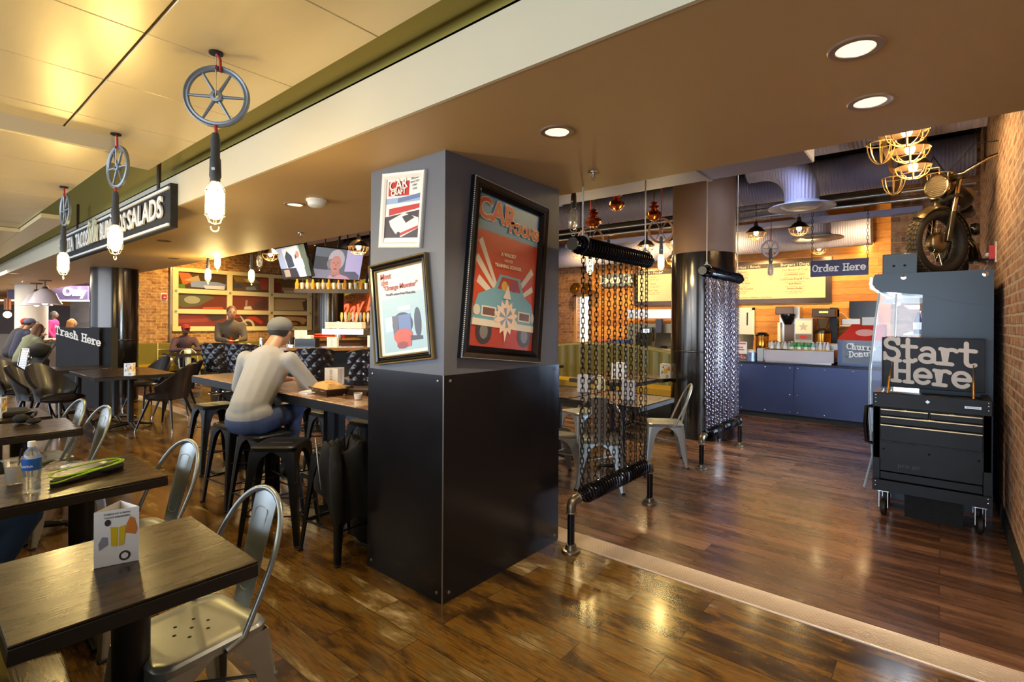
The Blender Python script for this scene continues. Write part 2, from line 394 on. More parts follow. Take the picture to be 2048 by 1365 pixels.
def type_sign(txt, size, fr, m, parent, wt=.065, off=.001, depth=.004, align='C', slant=0.0, name='lettering'):
    st, w = type_strokes(txt, size); b = B(); x0 = -w / 2 if align == 'C' else 0; r = wt * size; K = [0]
    for s_ in st:
        P = []
        for p in s_:
            if not P or (Vector(p) - Vector(P[-1])).length > 1e-6: P.append(p)
        P = [Vector((p[0] + x0, p[1] + slant * (p[0] + x0))) for p in P]
        # flat ribbon with round ends
        n = len(P); L_ = []; R_ = []
        for i in range(n):
            t = (P[min(i + 1, n - 1)] - P[max(i - 1, 0)]).normalized(); q = Vector((-t.y, t.x))
            # mitre for sharp corners
            if 0 < i < n - 1:
                t0 = (P[i] - P[i - 1]).normalized(); dd = max(.5, abs(t.dot(t0))); q = q / dd
            L_.append(P[i] + q * r); R_.append(P[i] - q * r)
        for i in range(n - 1):
            K[0] += 1; b.prism([L_[i], R_[i], R_[i + 1], L_[i + 1]], fr, off, off + depth + K[0] * 2e-5)
        for e in (P[0], P[-1]):
            K[0] += 1; b.prism([(e.x + r * math.cos(2 * PI * k / 10), e.y + r * math.sin(2 * PI * k / 10)) for k in range(10)], fr, off, off + depth + K[0] * 2e-5)
    return O(name, b, m, parent, smooth=0)
# ---- bodies: capsules and balls welded into one continuous skin
def body_mesh(parts, voxel=.015, smooth=4, name='body'):
    b = B()
    for q in parts:
        if q[0] == 'c':
            _, a, c_, r0, r1 = q; a, c_ = Vector(a), Vector(c_); n = 4
            b.tube([a.lerp(c_, k / n) for k in range(n + 1)], [r0 + (r1 - r0) * k / n for k in range(n + 1)], 14)
            b.ball(a, r0, 14, 8); b.ball(c_, r1, 14, 8)
        else:
            _, c_, r, *m_ = q; b.ball(c_, r, 18, 10, M=m_[0] if m_ else None)
    me = bpy.data.meshes.new(name); me.from_pydata([tuple(v) for v in b.v], [], b.f)
    o = bpy.data.objects.new(name, me); COL.objects.link(o)
    md = o.modifiers.new('r', 'REMESH'); md.mode = 'VOXEL'; md.voxel_size = voxel; md.use_smooth_shade = True
    ms = o.modifiers.new('s', 'SMOOTH'); ms.factor = .5; ms.iterations = smooth
    out = bpy.data.meshes.new_from_object(o.evaluated_get(bpy.context.evaluated_depsgraph_get()))
    bpy.data.objects.remove(o); bpy.data.meshes.remove(me)
    for p in out.polygons: p.use_smooth = True
    return out
# ================================================================== MATERIALS
M_floor = plank_mat('rust_vinyl_plank', [(.05, '1a120b'), (.25, '33220f'), (.42, '543b18'), (.56, '6f4e1b'), (.66, '604c26'), (.78, '806a42'), (.93, 'a8966f')], .95, .16, .2, blot=.78, coat=.25, nscale=1.5, mort='221409', streak=(1.4, 4.2, 1))
M_floor2 = plank_mat('brown_oak_plank', [(.05, '33221b'), (.4, '573b2c'), (.65, '76533e'), (.95, '937058')], 1.2, .15, .27, blot=.6, coat=.2, nscale=1.8, streak=(.8, 7, 1), mort='1c120e')
M_strip = wave_bump_mat('ribbed_aluminium', 'dccab8', .34, .45, 24, 'Y', .8)
M_soffit = mat('tan_painted_soffit', 'b39465', .55, var=.03, scale=3)
M_fascia = mat('cream_painted_fascia', 'c2b698', .6, var=.02, scale=4)
M_olive = mat('olive_painted_upstand', 'b7a045', .7, var=.05, scale=3)
M_panel = mat('brushed_ceiling_panel', 'd9c596', .33, metal=.2, var=.04, scale=5, stretch=(1, 6, 1))
M_deck = mat('black_ceiling_deck', '14131a', .85, var=.3, scale=4)
M_pillar = mat('slate_painted_drywall', '5b5d63', .5, var=.05, scale=6)
M_steel = mat('blackened_steel', '2b2a2e', .22, metal=.65, var=.3, scale=2.5, bump=.02)
M_steel_edge = mat('bright_steel_edge', '8d8a86', .35, metal=.8)
M_brickR = brick_mat('red_brick_right', 'Y', '8c5440', 'c08a68', 'c4ae94', mo=.012, ww=.75)
M_brickB = brick_mat('brown_brick_back', 'X', '7a4a36', 'a9764f', 'a78d68', ww=.4)
M_brickG = brick_mat('tan_brick_garage', 'Y', '8a5a34', 'b98850', 'c4a36a', ww=.4)
M_woodwall = plank_mat('amber_pine_boards', [(.1, 'a8651f'), (.5, 'c9842f'), (.9, 'dfa04a')], 2.4, .13, .5, axes=(0, 2), blot=.35, mort='6d3f12', msize=.003)
M_white = mat('white_paint', 'd9d6cc', .6)
M_black = mat('black_powdercoat', '0f0f11', .42, var=.2, scale=12, spec=.3)
M_blackgl = mat('black_gloss', '0c0c0f', .2, spec=.5)
M_blackmat = mat('black_matt', '131313', .8)
M_darkwood = plank_mat('dark_walnut_top', [(.1, '120b06'), (.5, '2a1a0a'), (.9, '4a3014')], 30.0, 20.0, .27, axes=(1, 0), streak=(2.2, 14, 1), blot=.8, mort='2a1c0e', msize=0, coat=.08)
M_darkedge = mat('dark_walnut_edge', '18120c', .55, var=.3, scale=20, stretch=(1, 1, 8))
M_postblk = mat('black_table_post', '201d1c', .35, metal=.3, var=.1)
M_galv = mat('galvanised_steel', '9da3a2', .34, metal=.75, var=.16, scale=9, bump=.03)
M_chrome = mat('chrome', 'd0d0d0', .1, metal=1)
M_alu = mat('aluminium', 'b8b8b6', .3, metal=.9)
M_olivevinyl = mat('olive_vinyl', '6e6420', .42, var=.12, scale=8, bump=.02)
M_boothvinyl = mat('green_channel_vinyl', '544e20', .4, var=.15, scale=6)
M_boothseat = mat('mustard_booth_seat', '9a7a12', .4, var=.1)
M_piping = mat('pale_piping', 'd8c98c', .5)
M_blackvinyl = mat('black_vinyl', '18151a', .3, var=.2, scale=8, coat=.15)
M_bronze = mat('gunmetal_pipe', '6a6152', .35, metal=.85, var=.15, scale=14)
M_pipeblk = mat('glossy_black_pipe', '1c1c22', .2, metal=.6)
M_chain = mat('dark_iron_chain', '1c1815', .35, metal=.6, var=.2)
M_chain_lit = mat('lit_iron_chain', '6a6470', .3, metal=.9, var=.2)  # same iron chain, cool light on the farther screen put into its colour
M_duct = mat('galvanised_duct', '8a8cae', .6, metal=.25, var=.12, scale=5)
M_ductsp = wave_bump_mat('spiral_duct', '8a8aac', .6, .25, 9, 'X', .5)
M_colsteel = mat('polished_dark_steel', '4a4642', .16, metal=.95, var=.25, scale=1.5, stretch=(3, 3, .3))
M_colpaint = mat('brown_painted_column', '5b4437', .6)
M_whtext = mat('cream_letter', 'f0e8dc', .5)
M_bulb = mat('glowing_bulb', (1.0, .80, .42), .3, emit=16)
M_bulbdim = mat('lit_lamp_bulb', (1.0, .78, .40), .3, emit=9)
M_glass = mat('clear_glass', 'ffffff', .03, trans=1.0)
M_wire = mat('zinc_wire', 'b0a890', .35, metal=.9)
M_handle = mat('grey_rubber_handle', '3a3a3a', .6)
M_red = mat('red_cord', 'a8241a', .5)
M_wheelgrey = mat('cast_grey_iron', '7c8388', .45, metal=.6, var=.2, scale=30)
M_wheelrust = mat('cast_brown_iron', '8a5d3c', .5, metal=.4, var=.2, scale=30)
M_paper = mat('white_card', 'e4e0da', .6)
M_paperprint = mat('grey_print', '6b6b70', .6)
# ================================================================== SETTING
b = B(); b.bb((-34, -6, -.1), (3.2, 2.945, 0)); S('floor', b, M_floor, 'rust brown plank floor of the near dining area')
b = B(); b.bb((-34, 3.14, -.1), (.38, 13, 0)); S('floor', b, M_floor2, 'purple brown plank floor beyond the metal strip')
b = B(); b.bb((-34, 2.945, -.1), (.38, 3.14, .004)); 
for k in range(14): b.bb((-34, 2.952 + k * .0135, .004), (.38, 2.9595 + k * .0135, .008))
S('trim_1', b, M_strip, 'ribbed aluminium threshold strip between the two floors')
b = B(); b.bb((.38, 1.3, 0), (.6, 12, 4.05)); S('wall_right', b, M_brickR, 'red brick wall on the right')
b = B(); b.bb((3.0, -6, 0), (3.2, 1.3, 3.3)); b.bb((.6, 1.3, 0), (3.2, 1.5, 3.3)); S('wall_right', b, M_pillar, 'unseen slate grey side wall added to block daylight from the right')  # added out of view to keep daylight off the pillar's right face
b = B(); b.bb((.362, 2.9, 0), (.38, 9, .11)); S('baseboard_right', b, M_blackmat, 'black baseboard under the right brick wall')
# back wall : wood, brick, doorway
b = B(); b.bb((-7.0, 11.6, 0), (-.55, 11.8, 4.05)); S('wall_back', b, M_woodwall, 'amber wood board wall behind the order counter')
b = B(); b.bb((-.55, 9.0, 0), (.38, 11.8, 4.05)); S('wall_back', b, M_brickB, 'brick pier at the right end of the back wall')
b = B(); b.bb((-14.6, 11.6, 0), (-7.45, 11.8, 4.05)); b.bb((-7.45, 11.6, 2.2), (-7.0, 11.8, 4.05)); b.bb((-9.2, 10.9, 0), (-8.0, 11.6, 4.05)); S('wall_back', b, M_brickB, 'brown brick part of the back wall')
b = B(); b.bb((-8.2, 13.4, 0), (-6.4, 13.5, 2.6)); b.bb((-8.2, 11.8, 0), (-8.1, 13.4, 2.6)); b.bb((-6.5, 11.8, 0), (-6.4, 13.4, 2.6)); b.bb((-8.2, 11.8, 2.6), (-6.4, 13.5, 2.7)); S('wall_kitchen', b, M_white, 'white kitchen passage wall seen through the doorway')
light('assumed_kitchen_light', 'POINT', (-7.2, 12.7, 2.3), 60, (1, .93, .8), .15)  # light assumed inside the bright passage, no fixture modelled
b = B(); b.bb((-7.49, 11.55, 0), (-7.42, 11.62, 2.25)); b.bb((-7.03, 11.55, 0), (-6.96, 11.62, 2.25)); b.bb((-7.49, 11.55, 2.2), (-6.96, 11.62, 2.27)); S('trim_2', b, mat('brown_door_casing', 'a87c4a', .6), 'door casing in the back wall')
b = B(); b.bb((-14.8, 3.1, 0), (-14.6, 11.8, 4.05)); S('wall_left', b, M_brickG, 'tan brick wall behind the garage door')
# soffit box, fascia, upstand
b = B(); b.bb((-34, 1.467, 2.43), (.6, 3.085, 2.6)); b.bb((-34, 2.9, 2.6), (.6, 3.085, 4.1)); S('ceiling_soffit', b, M_soffit, 'tan painted soffit running across the room', cat='ceiling')
b = B(); b.bb((-34, 1.452, 2.428), (.6, 1.469, 2.69)); b.bb((-34, 1.452, 2.68), (.6, 1.56, 2.69)); S('trim_3', b, M_fascia, 'cream fascia band along the soffit edge')
b = B(); b.bb((-34, 1.56, 2.6), (.6, 1.62, 3.3)); S('wall_upstand', b, M_olive, 'olive painted upstand above the cream fascia')
# ceiling panels (near, high) : individual metal tiles with narrow joints
b = B()
xs = [-5.05, -4.68, -4.01, -3.325, -2.65, -1.89, -1.2, -.52, .16, .84, 1.52, 2.2, 3.0]; ys = [-6, -5.2, -4.5, -3.85, -3.2, -2.55, -1.9, -1.25, -.6, .04, .694, 1.352]
for i in range(len(xs) - 1):
    for j in range(len(ys) - 1):
        g = .004 if j != len(ys) - 2 else .004
        b.bb((xs[i] + .002, ys[j] + .005, 2.75), (xs[i + 1] - .002, ys[j + 1] - .005, 2.78), bev=.003)
S('ceiling', b, M_panel, 'glossy gold lit metal ceiling panels')
b = B(); b.bb((-5.1, -6, 2.80), (3.2, 1.35, 2.85)); S('ceiling_back', b, M_blackmat, 'dark plenum above the ceiling panels', cat='ceiling')
b = B(); b.bb((-4.36, -6, 2.652), (-4.33, 1.0, 2.75)); b.bb((-34, -6, 2.65), (-4.33, -5.9, 2.75)); S('trim_4', b, M_fascia, 'white edge of the lowered ceiling')
b = B(); x = -4.36
while x > -20:
    for (y0, y1) in ((-6, -3.5), (-3.5, -1.2), (-1.2, 1.0)): b.bb((x - .672, y0 + .003, 2.65), (x, y1 - .003, 2.68), bev=.003)
    x -= .68
S('ceiling', b, M_panel, 'lowered metal ceiling panels further left')
b = B(); b.bb((-20, 1.003, 2.60), (-7.4, 1.22, 2.645)); b.bb((-20, -6, 2.60), (-8.9, 1.0, 2.645)); S('trim_5', b, M_panel, 'stepped edge of the far metal ceiling')
b = B(); b.bb((-34, -6, 3.3), (3.2, 3.0, 3.4)); S('ceiling_plenum', b, M_blackmat, 'black plenum deck', cat='ceiling')
b = B(); b.bb((-14.9, 3.0, 4.0), (.6, 12, 4.1)); S('ceiling_open', b, M_deck, 'black open ceiling deck over the bar and order area', cat='ceiling')
b = B()
for k in range(9): b.bb((-13.4, 3.6 + k * .95, 3.72), (.3, 3.7 + k * .95, 4.0))
S('ceiling_joists', b, M_deck, 'black ceiling joists', cat='ceiling')
# far left food court shell
b = B(); b.bb((-30, -6, 0), (-29.8, 8, 3.3)); S('wall_far_left', b, mat('grey_tile_wall', 'a09a92', .6, var=.1, scale=2), 'far wall of the food court')
b = B(); b.bb((-34, 5.0, 0), (-15.2, 5.2, 2.9)); S('wall_food_court', b, plank_mat('greywashed_boards', [(.1, 'b0a096'), (.9, 'd8cabc')], 2, .2, .6, axes=(0, 2), blot=.4, mort='7d6d62'), 'greywashed board wall of the food court')
b = B(); b.bb((-34, 3.085, 2.9), (-14.8, 7.2, 3.0)); S('ceiling_food_court', b, mat('blue_white_ceiling', 'b9bcc4', .6), 'pale ceiling over the food court', cat='ceiling')
light('food_court_fill', 'AREA', (-21, 4.0, 2.85), 330, (1, .9, .78), 4, (0, 0, 0), 2)  # area light added to brighten the food court, no fixture there
# square pillar with steel cladding
px0, px1, py0, py1 = -2.71, -2.04, 1.883, 2.95
b = B(); b.bb((px0, py0, 0), (px1, py1, 2.43)); pil = S('pillar', b, M_pillar, 'square slate grey pillar under the soffit', cat='pillar')
b = B(); t_ = .006
b.bb((px0, py0 - t_, 0), (px1, py0, 1.222)); O('cladding', b, M_steel, pil)
b = B(); b.bb((px1, py0 - t_, 0), (px1 + t_, py1 + t_, 1.222)); O('cladding', b, M_steel, pil)
b = B(); b.bb((px0, py1, 0), (px1, py1 + t_, 1.222)); O('cladding', b, M_steel, pil)
b = B(); b.bb((px0 - t_, py0 - t_, 0), (px0, py1 + t_, 1.222)); O('cladding', b, M_steel, pil)
b = B(); b.bb((px1 - .001, py0 - t_ - .001, 0), (px1 + t_ + .001, py0 - t_ + .002, 1.222)); O('corner_edge', b, M_steel_edge, pil)
b = B()
for z in (.05, 1.19):
    for x in (px0 + .04, px1 - .04): b.lathe([(.009, 0), (.008, .004), (.004, .006), (0, .007)], (x, py0 - t_, z), M=Matrix.Rotation(PI / 2, 3, 'X'), seg=12)
    for y in (py0 + .04, py1 - .04): b.lathe([(.009, 0), (.008, .004), (.004, .006), (0, .007)], (px1 + t_, y, z), M=Matrix.Rotation(PI / 2, 3, 'Y'), seg=12)
O('screws', b, M_steel_edge, pil)
# round columns
def column(name, x, y, r, zs, label, upper=True, ztop=4.0):
    b = B(); b.lathe([(r, 0), (r, zs), (r - .01, zs)], (x, y, 0), seg=64)
    o = S(name, b, M_colsteel, label, cat='column')
    b = B(); b.lathe([(r + .004, 1.13), (r + .006, 1.135), (r + .006, 1.15), (r + .004, 1.155)], (x, y, 0), seg=64, closed=False); O('seam_band', b, M_colsteel, o)
    if upper:
        b = B(); b.lathe([(r - .012, zs), (r - .012, ztop)], (x, y, 0), seg=64); O('painted_top', b, M_colpaint, o)
    return o
column('column', -2.49, 7.05, .415, 2.44, 'big round steel clad column beside the chain screens')
column('column', -11.52, 2.565, .355, 2.43, 'round steel clad column beside the trash cabinet', False)
c3 = at(659, 640, d=14.2); column('column', c3.x, c3.y, .38, 2.8, 'round steel clad column behind the bar screens')
b = B(); b.lathe([(.34, 0), (.34, 2.43)], (-19.02, 2.4, 0), seg=48); wc = S('column', b, M_white, 'white round column in the food court', cat='column')
b = B(); b.lathe([(.35, .5), (.35, .93)], (-19.02, 2.4, 0), seg=48); O('dark_band', b, M_blackmat, wc)
# ducts
b = B(); b.bb((-6.2, 3.35, 2.78), (-.77, 4.62, 3.2), bev=.01); b.bb((-3.2, 3.34, 2.77), (-3.16, 4.63, 3.21)); b.bb((-1.6, 3.34, 2.77), (-1.56, 4.63, 3.21))
tag(O('box_duct', b, M_duct), 'galvanised rectangular duct hanging just behind the soffit', 'duct')
def sduct(pts, r, label, n=14):
    b = B(); b.tube(pts, r, 28)
    P = [Vector(p) for p in pts]
    o = O('spiral_duct', b, M_ductsp); tag(o, label, 'duct', 'round ducts under the open ceiling'); return o
sduct([(-13, 6.1, 3.5), (.3, 6.1, 3.5)], .24, 'upper round spiral duct nearest the soffit')
sduct([(-13, 8.05, 3.5), (.3, 8.05, 3.5)], .24, 'round spiral duct running behind the big column')
sduct([(-8, 10.5, 3.12), (-.9, 10.5, 3.12)], .27, 'yellow lit round duct just above the menu board')
def elbow(x, y, z0, r, label, dirx=-1, L=1.6):
    pts = [(x + dirx * L, y, z0)] + [(x + dirx * .45 * (1 - math.sin(R(a))), y, z0 - .45 * (1 - math.cos(R(a)))) for a in range(0, 91, 10)] + [(x, y, z0 - .55)]
    t = T('elbow_duct', label, 'duct', (0, 0, 0), group='drop ducts with round diffusers')
    b = B(); b.tube(pts, r, 26); O('elbow', b, M_ductsp, t)
    for k in range(6):
        pass
    b = B(); z = z0 - .55
    b.lathe([(r, .03), (r + .02, 0), (r * 1.9, -.035), (r * 1.95, -.05), (r * 1.85, -.055), (r * 1.25, -.02), (r * 1.2, -.03), (r * .9, -.06), (r * .3, -.05), (0, -.05)], (x, y, z), seg=36)
    O('diffuser', b, mat('pale_diffuser', '8d93ab', .45, metal=.3), t)
    return t
elbow(-1.334, 7.18, 3.55, .19, 'drop duct with round diffuser nearer the soffit', L=.62)
elbow(-1.55, 9.6, 3.5, .19, 'drop duct with round diffuser above the order sign')
# conduits across
for (y, z, l) in ((7.9, 3.14, 'upper'), (7.6, 2.98, 'lower')):
    b = B(); b.cyl((-7, y, z), (.3, y, z), .018, seg=10); tag(O('conduit', b, M_alu), l + ' of the two thin pipes running across the open ceiling', 'pipe')
b = B(); b.bb((-6, 8.9, 3.05), (-.2, 9.05, 3.13)); tag(O('cable_tray', b, M_duct), 'flat grey channel under the open ceiling', 'channel')
# ================================================================== METAL CHAIRS AND STOOLS
def rsq(h, r, n=5, cx=0, cy=0):
    p = []
    for (sx, sy, a0) in ((1, 1, 0), (-1, 1, 90), (-1, -1, 180), (1, -1, 270)):
        for k in range(n + 1):
            a = R(a0 + 90 * k / n); p.append((cx + sx * (h - r) + r * math.cos(a), cy + sy * (h - r) + r * math.sin(a)))
    return p
def pressed_seat(z, h, m, parent, holes=True, slot=False):
    b = B(); lay = [(h, z - .04), (h + .003, z - .012), (h - .004, z - .003), (h - .022, z), (h - .035, z - .006), (h - .06, z - .007)]
    n = None; vs = []; fs = []
    for hh, zz in lay:
        P = rsq(hh, min(.05, hh * .35)); n = len(P); vs += [(x, y, zz) for x, y in P]
    for i in range(len(lay) - 1):
        for k in range(n): fs.append((i * n + k, i * n + (k + 1) % n, (i + 1) * n + (k + 1) % n, (i + 1) * n + k))
    fs.append(tuple((len(lay) - 1) * n + k for k in range(n))); b.add(vs, fs)
    # underside
    b.add([(x, y, z - .04) for x, y in rsq(h - .004, .05)], [tuple(range(n - 1, -1, -1))])
    s_ = O('seat', b, m, parent)
    b = B()
    if slot: b.prism([(.05 * math.cos(R(a)) + (.03 if abs(a - 180) > 90 else -.03), .014 * math.sin(R(a))) for a in range(0, 360, 20)], ((0, 0, z - .0068), (1, 0, 0), (0, 1, 0), (0, 0, 1)), 0, .0006)
    else:
        for (x, y) in ((0, 0), (.05, .03), (-.05, .03), (.05, -.03), (-.05, -.03), (0, .055), (0, -.055)):
            b.prism([(x + .006 * math.cos(R(a)), y + .006 * math.sin(R(a))) for a in range(0, 360, 36)], ((0, 0, z - .0068), (1, 0, 0), (0, 1, 0), (0, 0, 1)), 0, .0006)
    O('hand_hole' if slot else 'drain_holes', b, M_blackmat, s_)
    return s_
def sheet_leg(sx, sy, z, h, splay, m, parent, arch=.17):
    b = B(); zs = [z - .035, z - .05, z - .075, z - .11, z - .16, z - .24, z - .34, .02, 0]
    ws = [arch, arch * .84, arch * .62, arch * .49, arch * .42, arch * .36, arch * .31, .032, .028]
    def pt(u, v):
        # v along the leg, u from -1 (x flange tip) through the rounded corner to +1 (y flange tip)
        t = v * (len(zs) - 1); i = min(int(t), len(zs) - 2); f = t - i
        zz = zs[i] * (1 - f) + zs[i + 1] * f; w = ws[i] * (1 - f) + ws[i + 1] * f
        k = (z - zz) / z; ox = h - .003 + splay * k
        s_ = abs(u * 2 - 1) ; L = max(0, s_ * w - .012)
        r = .012
        if u < .5: x, y = ox - r - L, ox
        else: x, y = ox, ox - r - L
        if .42 < u < .58: x, y = ox - .003, ox - .003
        return (sx * x, sy * y, zz)
    flip = sx * sy < 0
    f = (lambda u, v: pt(1 - u, v)) if not flip else pt
    b.grid(f, 12, 16, thick=.0025)
    o = O('leg', b, m, parent)
    b = B(); e = h + splay - .012; b.box((sx * e, sy * e, .006), (.034, .034, .012), bev=.004); O('foot', b, M_blackmat, o)
    return o
def make_chair(name, label, m):
    t = T(name, label, 'chair'); z, h = .45, .178
    pressed_seat(z, h, m, t)
    for sx in (-1, 1):
        for sy in (-1, 1): sheet_leg(sx, sy, z, h, .045, m, t)
    # tubular back hoop and centre splat
    def hoop(u):
        a = PI * u; x = -.172 * math.cos(a)
        return x
    pts = []
    zt = .855
    for k in range(33):
        u = k / 32; a = PI * u
        x = -.178 * math.cos(a) * (1 + .20 * math.sin(a) ** .7); hh = math.sin(a) ** .62
        zz = z - .02 + (zt - z + .02) * hh
        y = .16 + .115 * ((zz - z) / (zt - z)) ** 1.0 - (.07 * (1 - hh))
        pts.append((x, y, zz))
    b = B(); b.tube([(-.183, .02, z - .035)] + pts + [(.183, .02, z - .035)], .0105, 10); O('back_hoop', b, m, t)
    def sp(u, v):
        w = .052 + .022 * v; x = (u * 2 - 1) * w; zz = z - .01 + (zt - z + .0) * v
        y = .17 + .105 * v - .012 * (1 - (u * 2 - 1) ** 2) * math.sin(PI * v) + .006
        return (x, y, zz)
    b = B(); b.grid(sp, 6, 10, thick=.003); s_ = O('splat', b, m, t)
    b = B(); ring = []
    for k in range(24):
        a = 2 * PI * k / 24; v = .52 + (.30 if math.sin(a) > 0 else -.34) + .035 * math.sin(a); uu = .5 + .28 * math.cos(a)
        q = Vector(sp(uu, v)); q.y -= .003; ring.append(q)
    b.tube(ring, .0028, 6, closed=True); O('embossed_rib', b, m, s_)
    b = B()
    for s in (-1, 1): b.ball((s * .184, .02, z - .035), .006, 8, 5)
    O('rivets', b, M_postblk, t)
    b = B(); zz = .17; e = .178 + .045 * (1 - zz / z) - .01
    b.cyl((-e, -e, z - .2), (e, e, z - .2), .006, seg=8); b.cyl((-e, e, z - .2), (e, -e, z - .2), .006, seg=8); O('cross_brace', b, m, t)
    return t
def make_stool(name, label, m, z=.66):
    t = T(name, label, 'stool'); h = .155
    pressed_seat(z, h, m, t, slot=True)
    for sx in (-1, 1):
        for sy in (-1, 1): sheet_leg(sx, sy, z, h, .055, m, t, arch=.15)
    zz = .2; e = h + .055 * (1 - zz / z) - .012; b = B()
    for (a, c_) in (((-e, -e), (e, -e)), ((e, -e), (e, e)), ((e, e), (-e, e)), ((-e, e), (-e, -e))): b.cyl((*a, zz), (*c_, zz), .006, seg=8)
    O('foot_rail', b, m, t)
    b = B()
    b.cyl((-e, -e, zz + .22), (e * .9, e * .9, zz + .22), .005, seg=8); b.cyl((-e, e, zz + .22), (e, -e, zz + .22), .005, seg=8)
    O('cross_brace', b, m, t)
    return t
chair = make_chair('metal_chair', '', M_galv)
G = 'galvanised metal chairs'
# back at +Y : pushed up to the tables from the aisle side
place(chair, (-1.99, .665, 0), R(7), 'galvanised metal chair at the nearest table, whole seat with drain holes in view', G)
place(chair, (-3.08, .76, 0), R(11), 'galvanised metal chair at the second table, in front of the black stools', G)
place(chair, (-4.80, .76, 0), R(9), 'galvanised metal chair at the third table, the nearer of its two', G)
place(chair, (-5.33, .71, 0), R(8), 'galvanised metal chair at the third table, the one farther from the camera', G)
place(chair, (-2.88, 4.12, 0), R(138), 'galvanised metal chair just behind the edge of the square pillar', G)
place(chair, (-2.42, 4.22, 0), R(205), 'galvanised metal chair behind the chain curtain with its back to the camera', G)
place(chair, (-2.30, 5.36, 0), R(-60), 'galvanised metal chair right of the chain curtain, back hoop over the table corner', G)
place(chair, (-3.35, 5.35, 0), R(-20), 'galvanised metal chair on the far side of the dining table, seen through the chains', G)
a = at(361, 776, z=0); place(chair, (-12.95, 4.25, 0), R(80), 'far metal chair in front of the seated diner on the green bench', G)
a = at(412, 772, z=0); place(chair, (-11.3, 4.75, 0), R(110), 'far metal chair between the bench and the curved bar', G)
a = at(722, 790, z=.75); place(chair, (-4.35, 3.75, 0), R(20), 'galvanised metal chair behind the food basket, beside the square pillar', G)
stool = make_stool('bar_stool', '', M_black)
G = 'black metal stools at the high table'
for (x, y, rz, l) in ((-5.69, 2.10, 2, 'black metal stool at the left end of the high table, lit yellow on top'),
    (-4.52, 1.86, 5, 'black metal stool left of the man in grey, near side of the high table'),
    (-3.56, 1.75, 40, 'black metal stool in front of the man in grey, its corner toward the camera'),
    (-3.05, 1.93, 4, 'black metal stool with the black jacket thrown over it'),
    (-4.42, 2.66, 0, 'black metal stool across the high table, behind the table posts'),
    (-5.12, 2.72, 0, 'black metal stool across the high table, farthest from the pillar'),
    (-3.78, 2.66, 0, 'black metal stool across the high table, nearest the square pillar'),
    (-3.98, 1.84, 3, 'black metal stool the man in grey sits on')):
    place(stool, (x, y, 0), R(rz), l, G)
# ================================================================== TABLES
def make_table(name, label, x0, x1, y0, y1, z=.75, th=.05, posts=None, m=None, me=None, base='cross', pr=.05):
    cx, cy = (x0 + x1) / 2, (y0 + y1) / 2; t = T(name, label, 'table', (cx, cy, 0)); w, d = x1 - x0, y1 - y0
    b = B().use(m or M_darkwood); b.box((0, 0, z - .004), (w - .002, d - .002, .008), bev=.002)
    b.use(me or M_darkedge); b.box((0, 0, z - th / 2 - .0045), (w, d, th - .009), bev=.002)
    O('tabletop', b, None, t)
    for (px, py) in (posts or ((0, 0),)):
        b = B(); b.cyl((px, py, .05), (px, py, z - th - .008), pr, seg=28); p = O('post', b, M_postblk, t)
        b = B(); b.box((px, py, z - th - .004), (.3, .3, .008)); O('mounting_plate', b, M_postblk, p)
        b = B()
        for k in range(4):
            a = k * PI / 2; c, s = math.cos(a), math.sin(a); L = .27
            b.tube([(px, py, .06), (px + c * .1, py + s * .1, .055), (px + c * L * .9, py + s * L * .9, .028), (px + c * L, py + s * L, .016)], [.03, .027, .02, .014], 10)
            b.cyl((px + c * L * .95, py + s * L * .95, 0), (px + c * L * .95, py + s * L * .95, .02), .014, seg=10)
        O('cross_base', b, M_postblk, t)
    return t
make_table('dining_table', 'nearest dark wood table, with the three sided drinks card on it', -2.24, -1.655, .17, .742, posts=((.02, .02),))
make_table('dining_table', 'dark wood table with the water bottle and lime edged pouch', -3.52, -2.9, .27, .862, posts=((.02, .02),))
make_table('dining_table', 'dark wood table with the black headphones on it', -5.2, -4.6, .27, .852)
make_table('dining_table', 'dark wood table behind the headphones, at the left edge', -5.95, -5.35, .2, .80)
make_table('dining_table', 'dining table in the aisle between chain curtain and booth, right half', -2.85, -2.09, 4.30, 5.11, pr=.035)
make_table('dining_table', 'dining table seen just right of the square pillar', -3.62, -2.87, 4.33, 5.1, pr=.035)
make_table('dining_table', 'four seat dark table among the black bucket chairs', -9.9, -8.42, 1.66, 2.6, posts=((-.35, 0), (.42, 0)), pr=.04)
make_table('dining_table', 'dark table in front of the trash cabinet', -10.85, -9.98, 1.52, 2.2, posts=((0, 0),), pr=.04)
make_table('booth_table', 'small dark table inside the green booth, on the right', -4.1, -2.9, 6.7, 7.3, pr=.04)
make_table('booth_table', 'small dark table at the left end of the green booth', -5.9, -5.2, 7.0, 7.7, pr=.04)
make_table('bench_table', 'small table of the diner seated on the far green bench', -13.75, -13.1, 3.95, 4.65, pr=.035)
